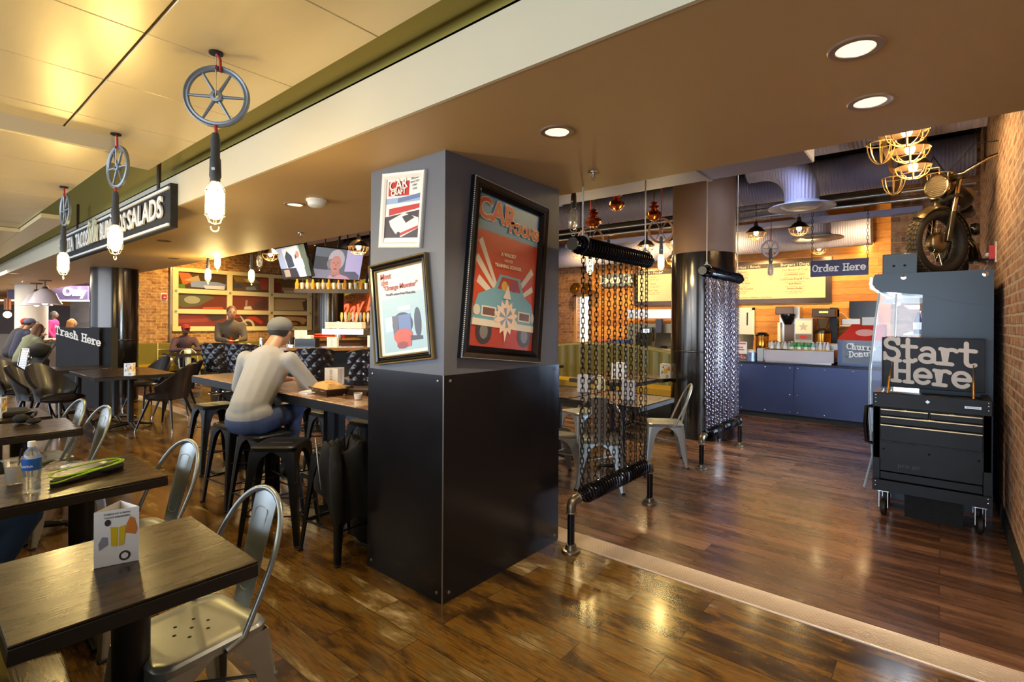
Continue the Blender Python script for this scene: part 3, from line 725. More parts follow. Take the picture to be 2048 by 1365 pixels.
# high communal table with butcher-block top
M_block = plank_mat('varnished_magazine_top', [(.1, '4e2a16'), (.35, '9a6a42'), (.6, 'c9a078'), (.9, 'e0c09a')], .5, .16, .18, blot=.55, streak=(3, 6, 1), nscale=3, coat=.5)
t = T('high_table', 'long counter height table with a glossy wood top and black legs', 'table', (-4.3, 2.28, 0))
b = B().use(M_block); b.bb((-1.62, -.31, .932), (1.57, .31, .94), bev=.002); b.use(M_black); b.bb((-1.625, -.315, .87), (1.575, .315, .932)); O('tabletop', b, None, t)
for x in (-1.2, .46, .62, 1.4):
    b = B(); b.bb((x - .03, -.03 + (.0 if x != .62 else .0), .02), (x + .03, .03, .87)); O('post', b, M_black, t)
for x in (-1.2, .54, 1.4):
    b = B(); b.bb((x - .09, -.26, 0), (x + .09, .26, .02), bev=.005); O('foot_plate', b, M_black, t)
b = B(); b.bb((-1.2, -.02, .16), (1.4, .02, .2)); O('stretcher', b, M_black, t)
# green bench along the near wall side (only its corner is in the picture)
t = T('vinyl_bench', 'olive vinyl bench seat at the bottom left corner', 'bench', (0, 0, 0))
b = B(); b.bb((-7.5, -.42, .33), (-1.2, .228, .45), bev=.03); O('cushion', b, M_olivevinyl, t)
b = B(); b.bb((-7.5, -.42, 0), (-1.2, .12, .33)); O('plinth', b, M_blackmat, t)
b = B(); b.bb((-7.5, -.58, .3), (-1.2, -.42, 1.0), bev=.04); O('backrest', b, M_olivevinyl, t)
# ================================================================== ON THE TABLES
def card_print(fr, w, h, parent, kind):
    """drinks card artwork: two tall yellow glasses, fruit, a round stamp"""
    gl = mat('print_yellow', 'd9b512', .5); org = mat('print_orange', 'cf7a2c', .5); drk = mat('print_dark', '3b3230', .5)
    def patch(pts, m_, o_=.0007, nm='print'):
        b = B(); b.prism([(x * w, y * h) for x, y in pts], fr, o_, o_ + .0004); O(nm, b, m_, parent, smooth=0)
    if kind == 'drinks':
        patch([(-.12, -.15), (.0, -.17), (.02, .18), (-.14, .2)], gl); patch([(.04, -.17), (.16, -.15), (.2, .2), (.05, .18)], gl, .0008)
        patch([(.2, .05), (.42, .0), (.46, .1), (.4, .3), (.3, .34), (.22, .22)], org)
        patch([(-.38, -.2), (-.2, -.12), (-.2, .02), (-.32, .04), (-.4, -.08)], mat('print_grey', '8c8a93', .5))
        patch([(-.2 + .07 * math.cos(R(a)), .28 + .06 * math.sin(R(a))) for a in range(0, 360, 30)], drk)
        patch([(.18 + .13 * math.cos(R(a)), -.36 + .09 * math.sin(R(a))) for a in range(0, 360, 24)], drk)
        patch([(.18 + .08 * math.cos(R(a)), -.36 + .055 * math.sin(R(a))) for a in range(0, 360, 24)], M_paper, .0012)
        join_text([('STARTS AT 3 WITH', .0075, 0, h * .43), ('TACOS & BURGERS', .0075, 0, h * .37)], fr, drk, parent, 'print_text')
    else:
        its = []
        for k in range(9): its.append(('|' * 3 + 'menu item' if False else random.choice(['Margaritas', 'Draft Beer', 'Tequila', 'Burritos', 'Nachos', 'Bowls', 'Sliders', 'Tacos']), .0085, 0, h * (.38 - .09 * k)))
        join_text(its, fr, M_paperprint, parent, 'print_text')
def tent_card(loc, rz, label, kind='drinks', w=.1, h=.155, group='folded table cards'):
    t = T('table_card', label, 'table card', loc, rz, group)
    r = w / math.sqrt(3) * .5 * 1.0; P = [Vector((r * 2 * math.cos(R(a)), r * 2 * math.sin(R(a)), 0)) for a in (90, 210, 330)]
    b = B()
    b.add([p for p in P] + [p + Vector((0, 0, h)) for p in P], [(0, 1, 4, 3), (1, 2, 5, 4), (2, 0, 3, 5)])
    Pi = [p * .97 for p in P]; b.add([p for p in Pi] + [p + Vector((0, 0, h)) for p in Pi], [(0, 3, 4, 1), (1, 4, 5, 2), (2, 5, 3, 0)])
    O('card', b, M_paper, t, smooth=0)
    for i in range(3):
        p, q = P[i], P[(i + 1) % 3]; c = (p + q) / 2; x = (q - p).normalized()
        card_print((c + Vector((0, 0, h / 2)), x, Vector((0, 0, 1)), Vector((x.y, -x.x, 0))), (q - p).length, h, t, kind)
    return t
a = at(252, 1118, z=.75)
tent_card((-1.99, .455, .751), R(72), 'three sided white drinks card on the nearest table', w=.112, h=.17)
tent_card((-5.55, .52, .751), R(35), 'drinks card standing behind the black headphones')
a = at(671, 770, z=.94); tent_card((a.x, a.y, .941), R(9), 'white menu card behind the food basket on the high table', 'text', w=.17, h=.15)
a = at(261, 752, z=.75); tent_card((a.x, a.y, .751), R(30), 'table card on the dark table among the black bucket chairs', 'drinks', w=.13, h=.17)
for (px, py, l, k_) in ((1165, 784, 'menu card just right of the square pillar', 'text'), (1254, 800, 'tall blue tinted card behind the chain curtain', 'text'), (1328, 757, 'drinks card on the booth table left of the big column', 'drinks')):
    a = at(px, py, z=.75); tent_card((a.x, a.y, .751), R(45), l, k_, w=.13 if py > 760 else .15, h=.19 if py > 760 else .2)
a = at(1238, 760, z=.75); tent_card((-4.7, 6.0, .751) if False else (a.x, a.y, .76), R(30), 'menu card seen high through the middle of the chain curtain', 'text', w=.2, h=.22)
make_table('booth_table', 'small dark table in the middle of the green booth', a.x - .6, a.x + .35, a.y - .3, a.y + .4, pr=.04)
# water bottle
a = at(63, 985, z=.75)
t = T('water_bottle', 'clear water bottle with a blue label and white cap', 'bottle', (a.x, a.y, .751))
prof = [(0, .006), (.02, .003), (.03, .0), (.032, .012), (.029, .03), (.031, .045), (.029, .058), (.032, .075), (.0325, .125), (.032, .15), (.026, .175), (.015, .19), (.0125, .195), (.0125, .205)]
b = B(); b.lathe(prof, seg=32); O('bottle_body', b, mat('pet_plastic', 'eef4f6', .04, trans=.92, alpha=.75), t)
b = B(); b.lathe([(.0335, .1), (.0335, .15)], seg=32); lb = O('label', b, mat('blue_label', '1f56a8', .4), t)
b = B(); b.lathe([(.0325, .138), (.0334, .147), (.0334, .1505)], seg=32); 
me = text_mesh('AQUAFINA', .0125, .0003, .0003); 
for v in me.vertices:
    th = v.co.x / .0338 - R(52) ; rr = .0338 + v.co.z; v.co = Vector((rr * math.sin(th + R(90)), -rr * math.cos(th + R(90)), .118 + v.co.y))
O('label_lettering', me, M_white, lb)
b = B(); b.lathe([(.0145, .2), (.0145, .22), (.013, .2225), (0, .2225)], seg=24); O('cap', b, M_white, t)
# plastic cup with straw, drink residue
a = at(30, 968, z=.75); t = T('plastic_cup', 'clear plastic cup with ice and a black straw, beside the bottle', 'cup', (a.x, a.y, .751))
M_cup = mat('cup_plastic', 'f2f2f0', .08, trans=.85, alpha=.55)
b = B(); b.lathe([(0, 0), (.028, .0), (.03, .004), (.041, .11), (.043, .113), (.041, .115)], seg=32); O('cup_body', b, M_cup, t)
b = B(); b.lathe([(0, .006), (.0275, .006), (.036, .085), (0, .085)], seg=24); O('milky_ice', b, mat('milky_ice', 'cfc9bd', .3, var=.2, scale=60), t)
b = B(); b.tube([(.0, .0, .02), (.02, .02, .16)], .0035, 8); O('straw', b, M_blackmat, t)
a = at(115, 935, z=.75); t = T('drink_cover', 'clear plastic cup lid lying between the bottle and the pouch', 'lid', (a.x, a.y, .751))
b = B(); b.lathe([(.047, .0), (.047, .012), (.043, .016), (.03, .017), (0, .016)], seg=32); O('lid_disc', b, M_cup, t)
# lime edged pouch
a = at(178, 955, z=.75); t = T('racket_pouch', 'black zip pouch with a lime green edge lying open', 'pouch', (a.x, a.y, .751), R(-8))
def pouch(y0, wmax):
    P = []
    for k in range(40):
        a_ = 2 * PI * k / 40; x = .165 * math.cos(a_); w = wmax * (.72 - .28 * math.cos(a_ * 1) * 0 + .28 * math.cos(2 * a_ + .4)); P.append((x, w * math.sin(a_)))
    return P
ax = at(178 + 70, 930, z=.75) - at(178 - 70, 968, z=.75); ax.normalize()
t.rotation_euler = (0, 0, math.atan2(ax.y, ax.x))
lo = pouch(0, .052)
b = B(); b.prism(lo, ((0, 0, 0), (1, 0, 0), (0, 1, 0), (0, 0, 1)), 0, .028); b.ball((.09, 0, .02), (.075, .045, .022)); b.ball((-.08, 0, .015), (.08, .035, .017)); O('pouch_body', b, M_blackmat, t)
M_lime = mat('lime_piping', '8fbe14', .5)
b = B(); b.tube([(x, y * 1.02, .03 + .012 * math.cos(k * .16)) for k, (x, y) in enumerate(lo)], .0045, 8, closed=True); O('lime_edge', b, M_lime, t)
b = B(); b.tube([(x * .97, y * .9 + .012, .045 + .012 * math.sin(k * .16)) for k, (x, y) in enumerate(lo)], .0035, 8, closed=True); O('lime_zip', b, M_lime, t)
b = B(); b.box((.06, -.01, .055), (.03, .018, .004), (.2, 0, .3)); O('white_tag', b, M_white, t)
# headphones
a = at(42, 848, z=.75); t = T('headphones', 'black folded headphones on the third table', 'headphones', (a.x, a.y, .751), R(20))
b = B(); b.ball((0, 0, .035), (.055, .045, .034)); O('ear_cup', b, M_blackmat, t)
b = B(); b.ball((.09, .03, .02), (.05, .04, .02)); O('ear_cup', b, M_blackmat, t)
b = B(); b.torus((.04, .01, .05), .06, .009, 24, 8, a0=0, a1=PI, M=Matrix.Rotation(R(30), 3, 'X')); O('headband', b, M_blackgl, t)
a = at(20, 832, z=.75); b = B(); b.bb((a.x - .18, a.y - .1, .751), (a.x + .1, a.y + .12, .79), bev=.012); tag(O('laptop_sleeve', b, M_blackmat), 'flat black case behind the headphones at the left edge', 'case')
# food basket etc on the high table
a = at(657, 789, z=.94)
t = T('food_basket', 'brown plastic food basket with crumpled paper on the high table', 'basket', (a.x, a.y, .941), R(-5))
M_bask = mat('brown_basket_plastic', '3a2416', .5)
def basket(b, w, d, h):
    for k in range(4):
        z0 = h * k / 4; e = .75 + .25 * (k / 4)
        b.add([(x, y, z) for (z, e_) in ((z0, .74 + .26 * k / 4), (z0 + h / 4, .74 + .26 * (k + 1) / 4)) for x, y in ((-w * e_, -d * e_), (w * e_, -d * e_), (w * e_, d * e_), (-w * e_, d * e_))], [(0, 1, 5, 4), (1, 2, 6, 5), (2, 3, 7, 6), (3, 0, 4, 7)] + ([(3, 2, 1, 0)] if k == 0 else []))
    b.tube([(-w, -d, h), (w, -d, h), (w, d, h), (-w, d, h)], .005, 6, closed=True)
b = B(); basket(b, .15, .09, .05); O('basket_tray', b, M_bask, t, smooth=0)
M_kraft = mat('kraft_paper', 'c99b57', .7, var=.15, scale=30)
def crumple(u, v):
    x = (u * 2 - 1) * .135; y = (v * 2 - 1) * .085; random.seed(int(u * 97) * 131 + int(v * 89)); e = max(abs(u * 2 - 1), abs(v * 2 - 1))
    return (x, y, .045 + .05 * (1 - e ** 3) + random.uniform(-.012, .012))
b = B(); b.grid(crumple, 12, 8, thick=.001); O('crumpled_paper', b, M_kraft, t, smooth=20)
random.seed(11)
t = T('food_basket', 'empty brown basket tucked behind the paper filled one', 'basket', (a.x + .17, a.y + .17, .941), R(20))
b = B(); basket(b, .13, .08, .045); O('basket_tray', b, M_bask, t, smooth=0)
a = at(620, 786, z=.94); b = B()
for k in range(3): b.box((a.x + .01 * k, a.y + .008 * k, .942 + .006 * k), (.13, .12, .004), (0, .02, .2 * k))
tag(O('paper_napkin', b, M_paper), 'stack of white napkins left of the food basket', 'napkins')
a = at(716, 800, z=.94); t = T('condiment_cup', 'small clear sauce cup near the pillar end of the high table', 'cup', (a.x, a.y, .941))
b = B(); b.lathe([(0, 0), (.024, 0), (.032, .05), (.033, .05)], seg=24); O('cup_body', b, M_cup, t)
b = B(); b.lathe([(0, .004), (.023, .004), (.029, .04), (0, .04)], seg=20); O('pale_sauce', b, M_paper, t)
# ================================================================== JACKET ON STOOL
def jacket():
    t = T('black_jacket', 'black jacket thrown over the stool beside the pillar', 'jacket', (-3.02, 1.93, 0))
    def fn(u, v):
        ang = u * 2 * PI; rr = .02 + .24 * v
        fold = (.016 * math.sin(3 * ang + 2) + .01 * math.sin(5 * ang + 6 * v) + .006 * math.sin(9 * ang - 8 * v)) * v
        x, y = (rr + fold) * math.cos(ang), (rr + fold) * math.sin(ang)
        z = .70 + .05 * math.sin(3 * ang + 1) * (1 - v) + .03 * math.cos(9 * rr * 20) * .3
        if v > .55: # hangs down the sides
            k = (v - .55) / .45; rr = .155 + .035 * k + fold; x, y = rr * math.cos(ang), rr * math.sin(ang); drop = .24 + .22 * math.cos(ang + .5) + .04 * math.sin(5 * ang)
            z = .70 - k * max(.06, drop)
        return (x + .02, y - .01, z)
    b = B(); b.grid(fn, 60, 24, thick=.008); O('jacket_body', b, mat('black_cloth', '0b0b0d', .9, var=.3, scale=30, bump=.15), t, smooth=60)
    b = B(); b.tube([(.10, -.15, .71), (.17, -.19, .6), (.20, -.2, .42), (.19, -.18, .28)], [.035, .042, .036, .028], 12); O('sleeve', b, mat('black_cloth', '111012'), t, smooth=60)
    b = B(); b.tube([(-.12, -.16, .74), (-.03, -.2, .66), (.03, -.215, .52), (.04, -.21, .45)], .004, 6); O('zipper', b, M_alu, t)
jacket()
b = B(); b.ball((-2.98, 2.1, .13), (.17, .14, .13)); b.ball((-2.94, 2.05, .24), (.12, .1, .1)); tag(O('black_backpack', b, mat('black_cloth', '111012')), 'black bag on the floor under the stool with the jacket', 'bag')
# ================================================================== HANGING LAMPS
def pulley(b, c, r, M=None, spokes=6):
    c = Vector(c); M = M or Matrix.Identity(3)
    prof = [(r, -.009), (r - .004, -.011), (r - .012, -.006), (r - .02, -.008), (r - .024, -.004), (r - .024, .004), (r - .02, .008), (r - .012, .006), (r - .004, .011), (r, .009)]
    b.lathe(prof, c, axis='Z', seg=48, M=M, closed=True)
    b.lathe([(.012, -.014), (.026, -.012), (.028, 0), (.026, .012), (.012, .014)], c, seg=20, M=M, closed=True)
    for k in range(spokes):
        a = 2 * PI * k / spokes; u = Vector((math.cos(a), math.sin(a), 0)); b.tube([c + M @ (u * .022), c + M @ (u * (r - .02))], [.0085, .0055], 8)
def bulb_cage(b, z0, r, h, n=6):
    for k in range(n):
        a = 2 * PI * k / n; c, s = math.cos(a), math.sin(a)
        b.tube([(.02 * c, .02 * s, z0), (r * c, r * s, z0 - h * .2), (r * c, r * s, z0 - h * .75), (r * .6 * c, r * .6 * s, z0 - h * .96), (0, 0, z0 - h)], .0018, 5)
    for q in (.25, .55, .8): b.torus((0, 0, z0 - h * q), r, .0018, 24, 5)
def trouble_light(name_label, x, y, zc, zw, wr, zb, yaw, m_wheel, lit=True, energy=14, wheel=True, group='caged work lamps hanging from pulley wheels', hook=True):
    t = T('pulley_lamp' if wheel else 'caged_work_lamp', name_label, 'hanging lamp', (x, y, 0), yaw, group)
    b = B()
    if wheel: b.tube([(0, 0, zc), (.018, 0, zc - .03), (.02, .0, zc - .09), (0, 0, zw + wr - .004), (0, .0, zw + wr - .02)], .0065, 8); b.tube([(0, 0, zw - wr + .005), (.004, 0, zw - wr - .03), (-.008, 0, zb + .30)], .0075, 8)
    else: b.tube([(0, 0, zc), (0, 0, zb + .3)], .004, 6)
    O('cord', b, M_red if wheel else M_blackmat, t)
    if wheel:
        b = B(); b.cyl((0, 0, zc), (0, 0, zw), .003, seg=6); O('hanger_rod', b, M_alu, t)
        b = B(); b.lathe([(0, 0), (.03, 0), (.03, .008), (0, .008)], (0, 0, zc - .008), seg=20); O('ceiling_ring', b, M_blackmat, t)
        b = B(); pulley(b, (0, .012, zw), wr, Matrix.Rotation(PI / 2, 3, 'X')); O('pulley_wheel', b, m_wheel, t)
    b = B(); b.lathe([(0, zb + .31), (.014, zb + .31), (.018, zb + .29), (.02, zb + .28), (.019, zb + .2), (.023, zb + .19), (.025, zb + .11), (.021, zb + .1), (.021, zb + .085), (0, zb + .085)], seg=20); h_ = O('handle', b, M_handle, t)
    b = B(); b.box((0, -.024, zb + .14), (.014, .006, .012)); O('switch', b, M_white, h_)
    b = B(); bulb_cage(b, zb + .09, .042, .2)
    if hook: b.torus((.0, 0, zb - .125), .018, .003, 14, 6, axis='Y', a0=PI * .9, a1=PI * 2.1)
    O('wire_cage', b, M_wire, t)
    b = B(); b.lathe([(0, zb + .085), (.016, zb + .08), (.034, zb + .05), (.038, zb + .0), (.034, zb - .06), (.018, zb - .085), (0, zb - .09)], seg=24)
    O('bulb', b, M_bulb if lit else mat('unlit_glass_bulb', 'dcdcd2', .1, trans=.7), t)
    if lit:
        l = light('work_lamp_light', 'POINT', (0, 0, zb - .16), energy, (1, .70, .24), .06); l.parent = t
    return t
Gp = 'caged work lamps hanging from grey pulley wheels'
trouble_light('nearest lit work lamp, its grey six spoke pulley wheel seen face on', -2.584, .949, 2.75, 2.55, .142, 2.065, R(50), M_wheelgrey, group=Gp)
trouble_light('lit work lamp with its pulley wheel seen edge on, in front of the taco sign', -4.236, .943, 2.75, 2.53, .142, 2.055, R(10), M_wheelgrey, group=Gp)
trouble_light('lit work lamp farthest left of the pulley wheel lamps', -5.8, .93, 2.65, 2.45, .142, 2.0, R(3), M_wheelgrey, group=Gp)
def at_z(px, py, Y): return at(px, py, Y=Y)
Gr = 'caged work lamps over the dining room'
a = at(1322, 523, d=6.4); trouble_light('lit work lamp with brown pulley wheel left of the big column', a.x, a.y, 4.0, EYE + (648 - 462) / F * 6.4, .16, a.z, R(40), M_wheelrust, group=Gr)
a = at(1180, 532, d=6.6); trouble_light('lit work lamp with brown pulley wheel behind the left side of the chain curtain', a.x, a.y, 4.0, EYE + (646 - 480) / F * 6.6, .17, a.z, R(25), M_wheelrust, energy=10, group=Gr)
a = at(1541, 545, d=7.5); trouble_light('unlit work lamp with grey pulley wheel in front of the menu board', a.x, a.y, 4.0, EYE + (648 - 497) / F * 7.5, .13, a.z + .04, R(40), mat('pale_iron_wheel', 'a09aa8', .5), lit=False, group=Gr)
a = at(1369, 560, d=8.2); trouble_light('small unlit work lamp in front of the menu board left of the column', a.x, a.y, 4.0, 3.2, .13, a.z, 0, M_wheelrust, lit=False, wheel=False, group=Gr)
a = at(1147, 438, d=4.3); trouble_light('unlit work lamp close beside the square pillar, lamp glass showing', a.x, a.y, 4.0, 3, .13, a.z, 0, M_wheelrust, lit=False, wheel=False, group=Gr)
a = at(1106, 482, d=5.5)
for (px, py, l, lit) in ((435, 524, 'lit work lamp over the garage door, upper of the left pair', 1), (416, 549, 'lit work lamp over the garage door, lower of the left pair', 1), (503, 551, 'lit work lamp over the middle of the garage door', 1), (519, 522, 'unlit work lamp left of the screens', 0)):
    a = at(px, py, d=7.6); trouble_light(l, a.x, a.y, 4.0 if a.y > 3.1 else 2.43, 3, .13, a.z, 0, M_wheelrust, lit=bool(lit), wheel=False, energy=9, group='caged work lamps by the garage door')
# industrial dome lamps with wire guards
def dome_lamp(label, x, y, z, zc=4.0, r=.15, lit=True, e=9, group='dome lamps with wire guards', tilt=0):
    t = T('dome_lamp', label, 'hanging lamp', (x, y, z), 0, group)
    if tilt: t.rotation_euler = (tilt, 0, 0)
    b = B(); b.lathe([(.03, .13), (.035, .1), (r * .55, .075), (r * .95, .005), (r, .0), (r * .97, -.003), (r * .9, .004), (r * .5, .065), (.03, .08)], seg=28); O('shade', b, mat('bronze_shade', '5a4a3c', .3, metal=.8), t)
    b = B(); b.cyl((0, 0, .12), (0, 0, .17), .025, seg=12); b.cyl((0, 0, .17), (0, 0, zc - z), .006, seg=6); O('stem', b, M_blackmat, t)
    b = B()
    for k in range(4):
        aa = PI * k / 4
        b.tube([(r * .92 * math.cos(aa) * math.cos(q), r * .92 * math.sin(aa) * math.cos(q), -r * .8 * math.sin(q)) for q in [PI * j / 12 for j in range(13)]], .0042, 6)
    b.torus((0, 0, -.07), r * .72, .004, 20, 5); O('wire_guard', b, mat('brassy_wire', 'd2a86a', .3, metal=.7), t)
    b = B(); b.ball((0, 0, 0), (.035, .035, .045), 14, 8); O('bulb', b, M_bulbdim, t)
    l = light('dome_lamp_light', 'POINT', (0, 0, -.06), e, (1, .72, .34), .05); l.parent = t
    return t
for (px, py, d, l) in ((1512, 466, 8.0, 'dome lamp left of the nearer duct diffuser'), (1598, 457, 7.8, 'brightest dome lamp under the nearer duct diffuser'), (1730, 487, 9.5, 'dome lamp left of the motorcycle, by the brick pier'), (1638, 497, 9.6, 'dome lamp glowing behind the farther diffuser'), (1632, 480, 11.5, 'small dark dome lamp between the two diffusers'),
    (1348, 484, 8.4, 'dome lamp against the big column, upper one'), (1346, 519, 10.5, 'dome lamp against the big column, lower one'), (1292, 492, 8.6, 'bright dome lamp behind the right side of the chain curtain'), (1217, 500, 9.0, 'dome lamp behind the middle of the chain curtain'), (1160, 505, 8.4, 'dome lamp left of the chain curtain near the brick wall'), (1288, 526, 10.5, 'dim dome lamp low behind the chain curtain'),
    (717, 494, 7.2, 'dome lamp above the third screen'), (541, 509, 9.0, 'dome lamp left of the tilted screen')):
    a = at(px, py, d=d); dome_lamp(l, a.x, a.y, a.z, r=.15, e=7)
# lamp ladder hanging above the motorcycle
t = T('lamp_ladder', 'rusty ladder hung flat from the ceiling carrying caged lamps', 'light fixture', (-.25, 4.8, 3.0))
for s in (-1, 1):
    b = B(); b.box((s * .12, .5, 0), (.035, 3.9, .03)); O('rail', b, mat('rusty_rail', '7a5534', .5, metal=.4), t)
for k in range(8):
    b = B(); b.cyl((-.12, -1.2 + k * .5, 0), (.12, -1.2 + k * .5, 0), .012, seg=8); O('rung', b, mat('rusty_rail', '7a5534'), t)
b = B()
for (x, y) in ((-.12, -1), (.12, -1), (-.12, 2), (.12, 2)): b.cyl((x, y, 0), (x, y, 1.0), .006, seg=6)
O('hanging_rods', b, M_alu, t)
for k, y in enumerate((4.75, 5.25, 5.85)):
    dome_lamp('caged lamp under the hanging ladder, ' + ('nearest the soffit', 'middle and brightest', 'farthest and lowest')[k], -.2, y, 2.93, zc=3.0, r=.14, e=16, group='caged lamps on the hanging ladder')
for (x, y, l) in ((-.36, 6.2, 'empty wire lamp guard left of the hanging ladder, lower one'), (-.37, 4.95, 'empty wire lamp guard left of the hanging ladder, upper one'), (-.02, 6.3, 'empty wire lamp guard over the headlight')):
    b = B()
    for k in range(4):
        aa = PI * k / 4; b.tube([(x + .09 * math.cos(aa) * math.cos(q), y + .09 * math.sin(aa) * math.cos(q), 2.93 - .16 * math.sin(q)) for q in [PI * j / 10 for j in range(11)]], .004, 5)
    b.torus((x, y, 2.93), .095, .005, 20, 5); b.cyl((x, y, 2.93), (x, y, 3.0), .004, seg=6); b.cyl((x, y, 3.0), (-.25, y, 3.0), .006, seg=6)
    tag(O('lamp_guard', b, mat('brassy_wire', 'd2a86a')), l, 'lamp guard')
for i, (x0, x1, dz) in enumerate(((-1.1, .3, .1), (-1.2, .34, .16))):
    b = B(); b.tube([(x0 + (x1 - x0) * u, 5.0 + .3 * i, 3.28 - dz * 4 * u * (1 - u)) for u in [k / 16 for k in range(17)]], .007, 6); tag(O('slack_cable', b, mat('brass_cable', 'a98a5a', .5)), ('upper', 'lower')[i] + ' slack cable draped over the hanging ladder', 'cable')
# recessed cans, sprinkler, smoke detector, vents in the soffit
M_can = mat('brushed_can_trim', 'b09a86', .3, metal=.7)
def can(px, py, l):
    a = at(px, py, z=2.43); t = T('recessed_light', l, 'ceiling light', (a.x, a.y, 2.43), 0, 'recessed lights in the tan soffit')
    b = B(); b.lathe([(.056, .0), (.058, -.006), (.078, -.006), (.082, -.002), (.082, .0)], seg=36); O('trim_ring', b, M_can, t)
    b = B(); b.lathe([(0, -.001), (.057, -.001), (.057, -.003), (0, -.003)], seg=32); O('lens', b, mat('warm_lens', (1, .74, .5), .4, emit=.9), t)
    l_ = light('recessed_spot', 'SPOT', (0, 0, -.03), 45, (1, .8, .55), .05, (0, 0, 0), spot=R(110), blend=.8); l_.parent = t
can(1711, 96, 'recessed ceiling light nearest the camera, top right'); can(1740, 203, 'recessed ceiling light second nearest, top right'); can(1114, 263, 'recessed ceiling light above the square pillar'); can(590, 409, 'recessed ceiling light left of the smoke detector')
a = at(28, 547, z=2.43); can(28, 547, 'recessed ceiling light at the far left end of the soffit')
a = at(633, 400, z=2.43); b = B(); b.lathe([(.075, 0), (.075, -.012), (.065, -.02), (.06, -.045), (.045, -.055), (0, -.056)], (a.x, a.y, 2.43), seg=32); tag(O('smoke_detector', b, M_white), 'white round smoke detector on the soffit', 'smoke detector')
for (px, py, l) in ((1187, 345, 'sprinkler head right of the square pillar'), (602, 466, 'sprinkler head above the tilted screen'), (45, 562, 'sprinkler head at the far left end of the soffit')):
    a = at(px, py, z=2.43); t = T('sprinkler', l, 'sprinkler', (a.x, a.y, 2.43)); b = B(); b.lathe([(.035, 0), (.033, -.006), (.012, -.007), (.01, -.03), (0, -.03)], seg=24); O('escutcheon', b, M_chrome, t)
    b = B(); b.lathe([(0, -.048), (.014, -.048), (.014, -.05), (0, -.05)], seg=16); b.tube([(-.008, 0, -.03), (-.012, 0, -.04), (0, 0, -.048)], .0022, 6); b.tube([(.008, 0, -.03), (.012, 0, -.04), (0, 0, -.048)], .0022, 6); O('deflector', b, M_chrome, t)
for (px, py, l) in ((328, 482, 'thin dark ceiling speaker rim over the taco sign end'), (347, 517, 'thin slot in the soffit above the garage door')):
    a = at(px, py, z=2.43); b = B(); b.lathe([(0, -.001), (.06, -.001), (.07, -.004), (.07, 0)], (a.x, a.y, 2.43), seg=28); tag(O('ceiling_vent', b, mat('dark_bronze', '4a3a28', .5)), l, 'ceiling vent')
# ================================================================== CHAIN SCREENS
def link_mesh(nl, pitch, name):
    b = B(); L, w, r = pitch * .5 + .009, .0115, .0034
    for k in range(nl):
        z = -k * pitch; pts = []
        for j in range(12):
            a = 2 * PI * j / 12; x = w * math.cos(a); zz = (L - w * .55) * (1 if math.sin(a) >= 0 else -1) * (1 if abs(math.sin(a)) > .2 else .55) * .72 + w * math.sin(a) * .75
            pts.append((x, 0, z + zz) if k % 2 == 0 else (0, x, z + zz))
        b.tube(pts, r, 5, closed=True)
    return b.mesh(name, 60)
def screen(label, x, y0, y1, z0, z1, n, ztop_rod, pitch=.034, tz=.0, mch=None):
    t = T('chain_screen', label, 'chain screen', (x, y0, 0)); L = y1 - y0
    b = B(); b.cyl((0, 0, .05), (0, 0, z0 - .05), .024, seg=20); lg = O('leg', b, M_pipeblk, t)
    b = B(); b.cyl((0, L, .05), (0, L, z0 - .05), .024, seg=20); lg2 = O('leg', b, M_pipeblk, t)
    for (yy, p) in ((0, lg), (L, lg2)):
        b = B(); b.lathe([(0, 0), (.062, 0), (.062, .012), (.058, .018), (.04, .022), (.034, .05), (.025, .055)], (0, yy, 0), seg=32); O('floor_flange', b, M_bronze, p)
    for (yy, sg, p) in ((0, 1, lg), (L, -1, lg2)):
        b = B(); b.tube([(0, yy, z0 - .075), (0, yy, z0 - .04), (0, yy + sg * .012, z0 - .012), (0, yy + sg * .04, z0), (0, yy + sg * .075, z0)], .031, 20)
        b.torus((0, yy, z0 - .075), .031, .006, 20, 8); b.torus((0, yy + sg * .075, z0), .031, .006, 20, 8, axis='Y'); O('elbow', b, M_bronze, p)
    b = B(); b.cyl((0, .05, z0), (0, L - .05, z0), .023, seg=20); O('bottom_pipe', b, M_pipeblk, t)
    b = B(); b.cyl((0, tz, z1), (0, tz + L * .98, z1), .033, seg=20); O('top_pipe', b, M_pipeblk, t)
    b = B(); b.cyl((0, tz - .01, z1), (0, tz, z1), .043, seg=20); b.cyl((0, tz + L * .98, z1), (0, tz + L, z1), .03, seg=20); O('end_cap', b, M_bronze, t)
    for (zc, ys, ye, rr, nm) in ((z0, .16, L - .1, .052, 'bottom_coil'), (z1, tz + .06, tz + L - .07, .055, 'top_coil')):
        b = B(); turns = int((ye - ys) / .037); N = turns * 14
        b.tube([(rr * math.cos(2 * PI * k / 14), ys + (ye - ys) * k / N, zc + rr * math.sin(2 * PI * k / 14)) for k in range(N + 1)], .0095, 6); O(nm, b, M_pipeblk, t)
    for yy in (tz + .12, tz + L * .9):
        b = B(); b.cyl((0, yy, z1 + .1), (0, yy, ztop_rod), .006, seg=8); b.torus((0, yy, z1 + .03), .045, .007, 24, 6, axis='Y'); b.cyl((0, yy, z1 + .07), (0, yy, z1 + .1), .012, seg=10); O('hanger_rod', b, mat('white_rod', 'b9b2a4', .4, metal=.4), t)
    H = z1 - z0; nl = int(H / pitch); me = link_mesh(nl, pitch, 'chain')
    me.materials.append(mch or M_chain)
    for k in range(n):
        o = bpy.data.objects.new('chain', me); COL.objects.link(o); o.parent = t
        o.location = (0, .13 + (L - .22) * k / (n - 1), z1 - .03 - .012 * (k % 3)); o.rotation_euler = (0, 0, R((40, 55, 25, 75, 35, 60)[k % 6]))
    return t
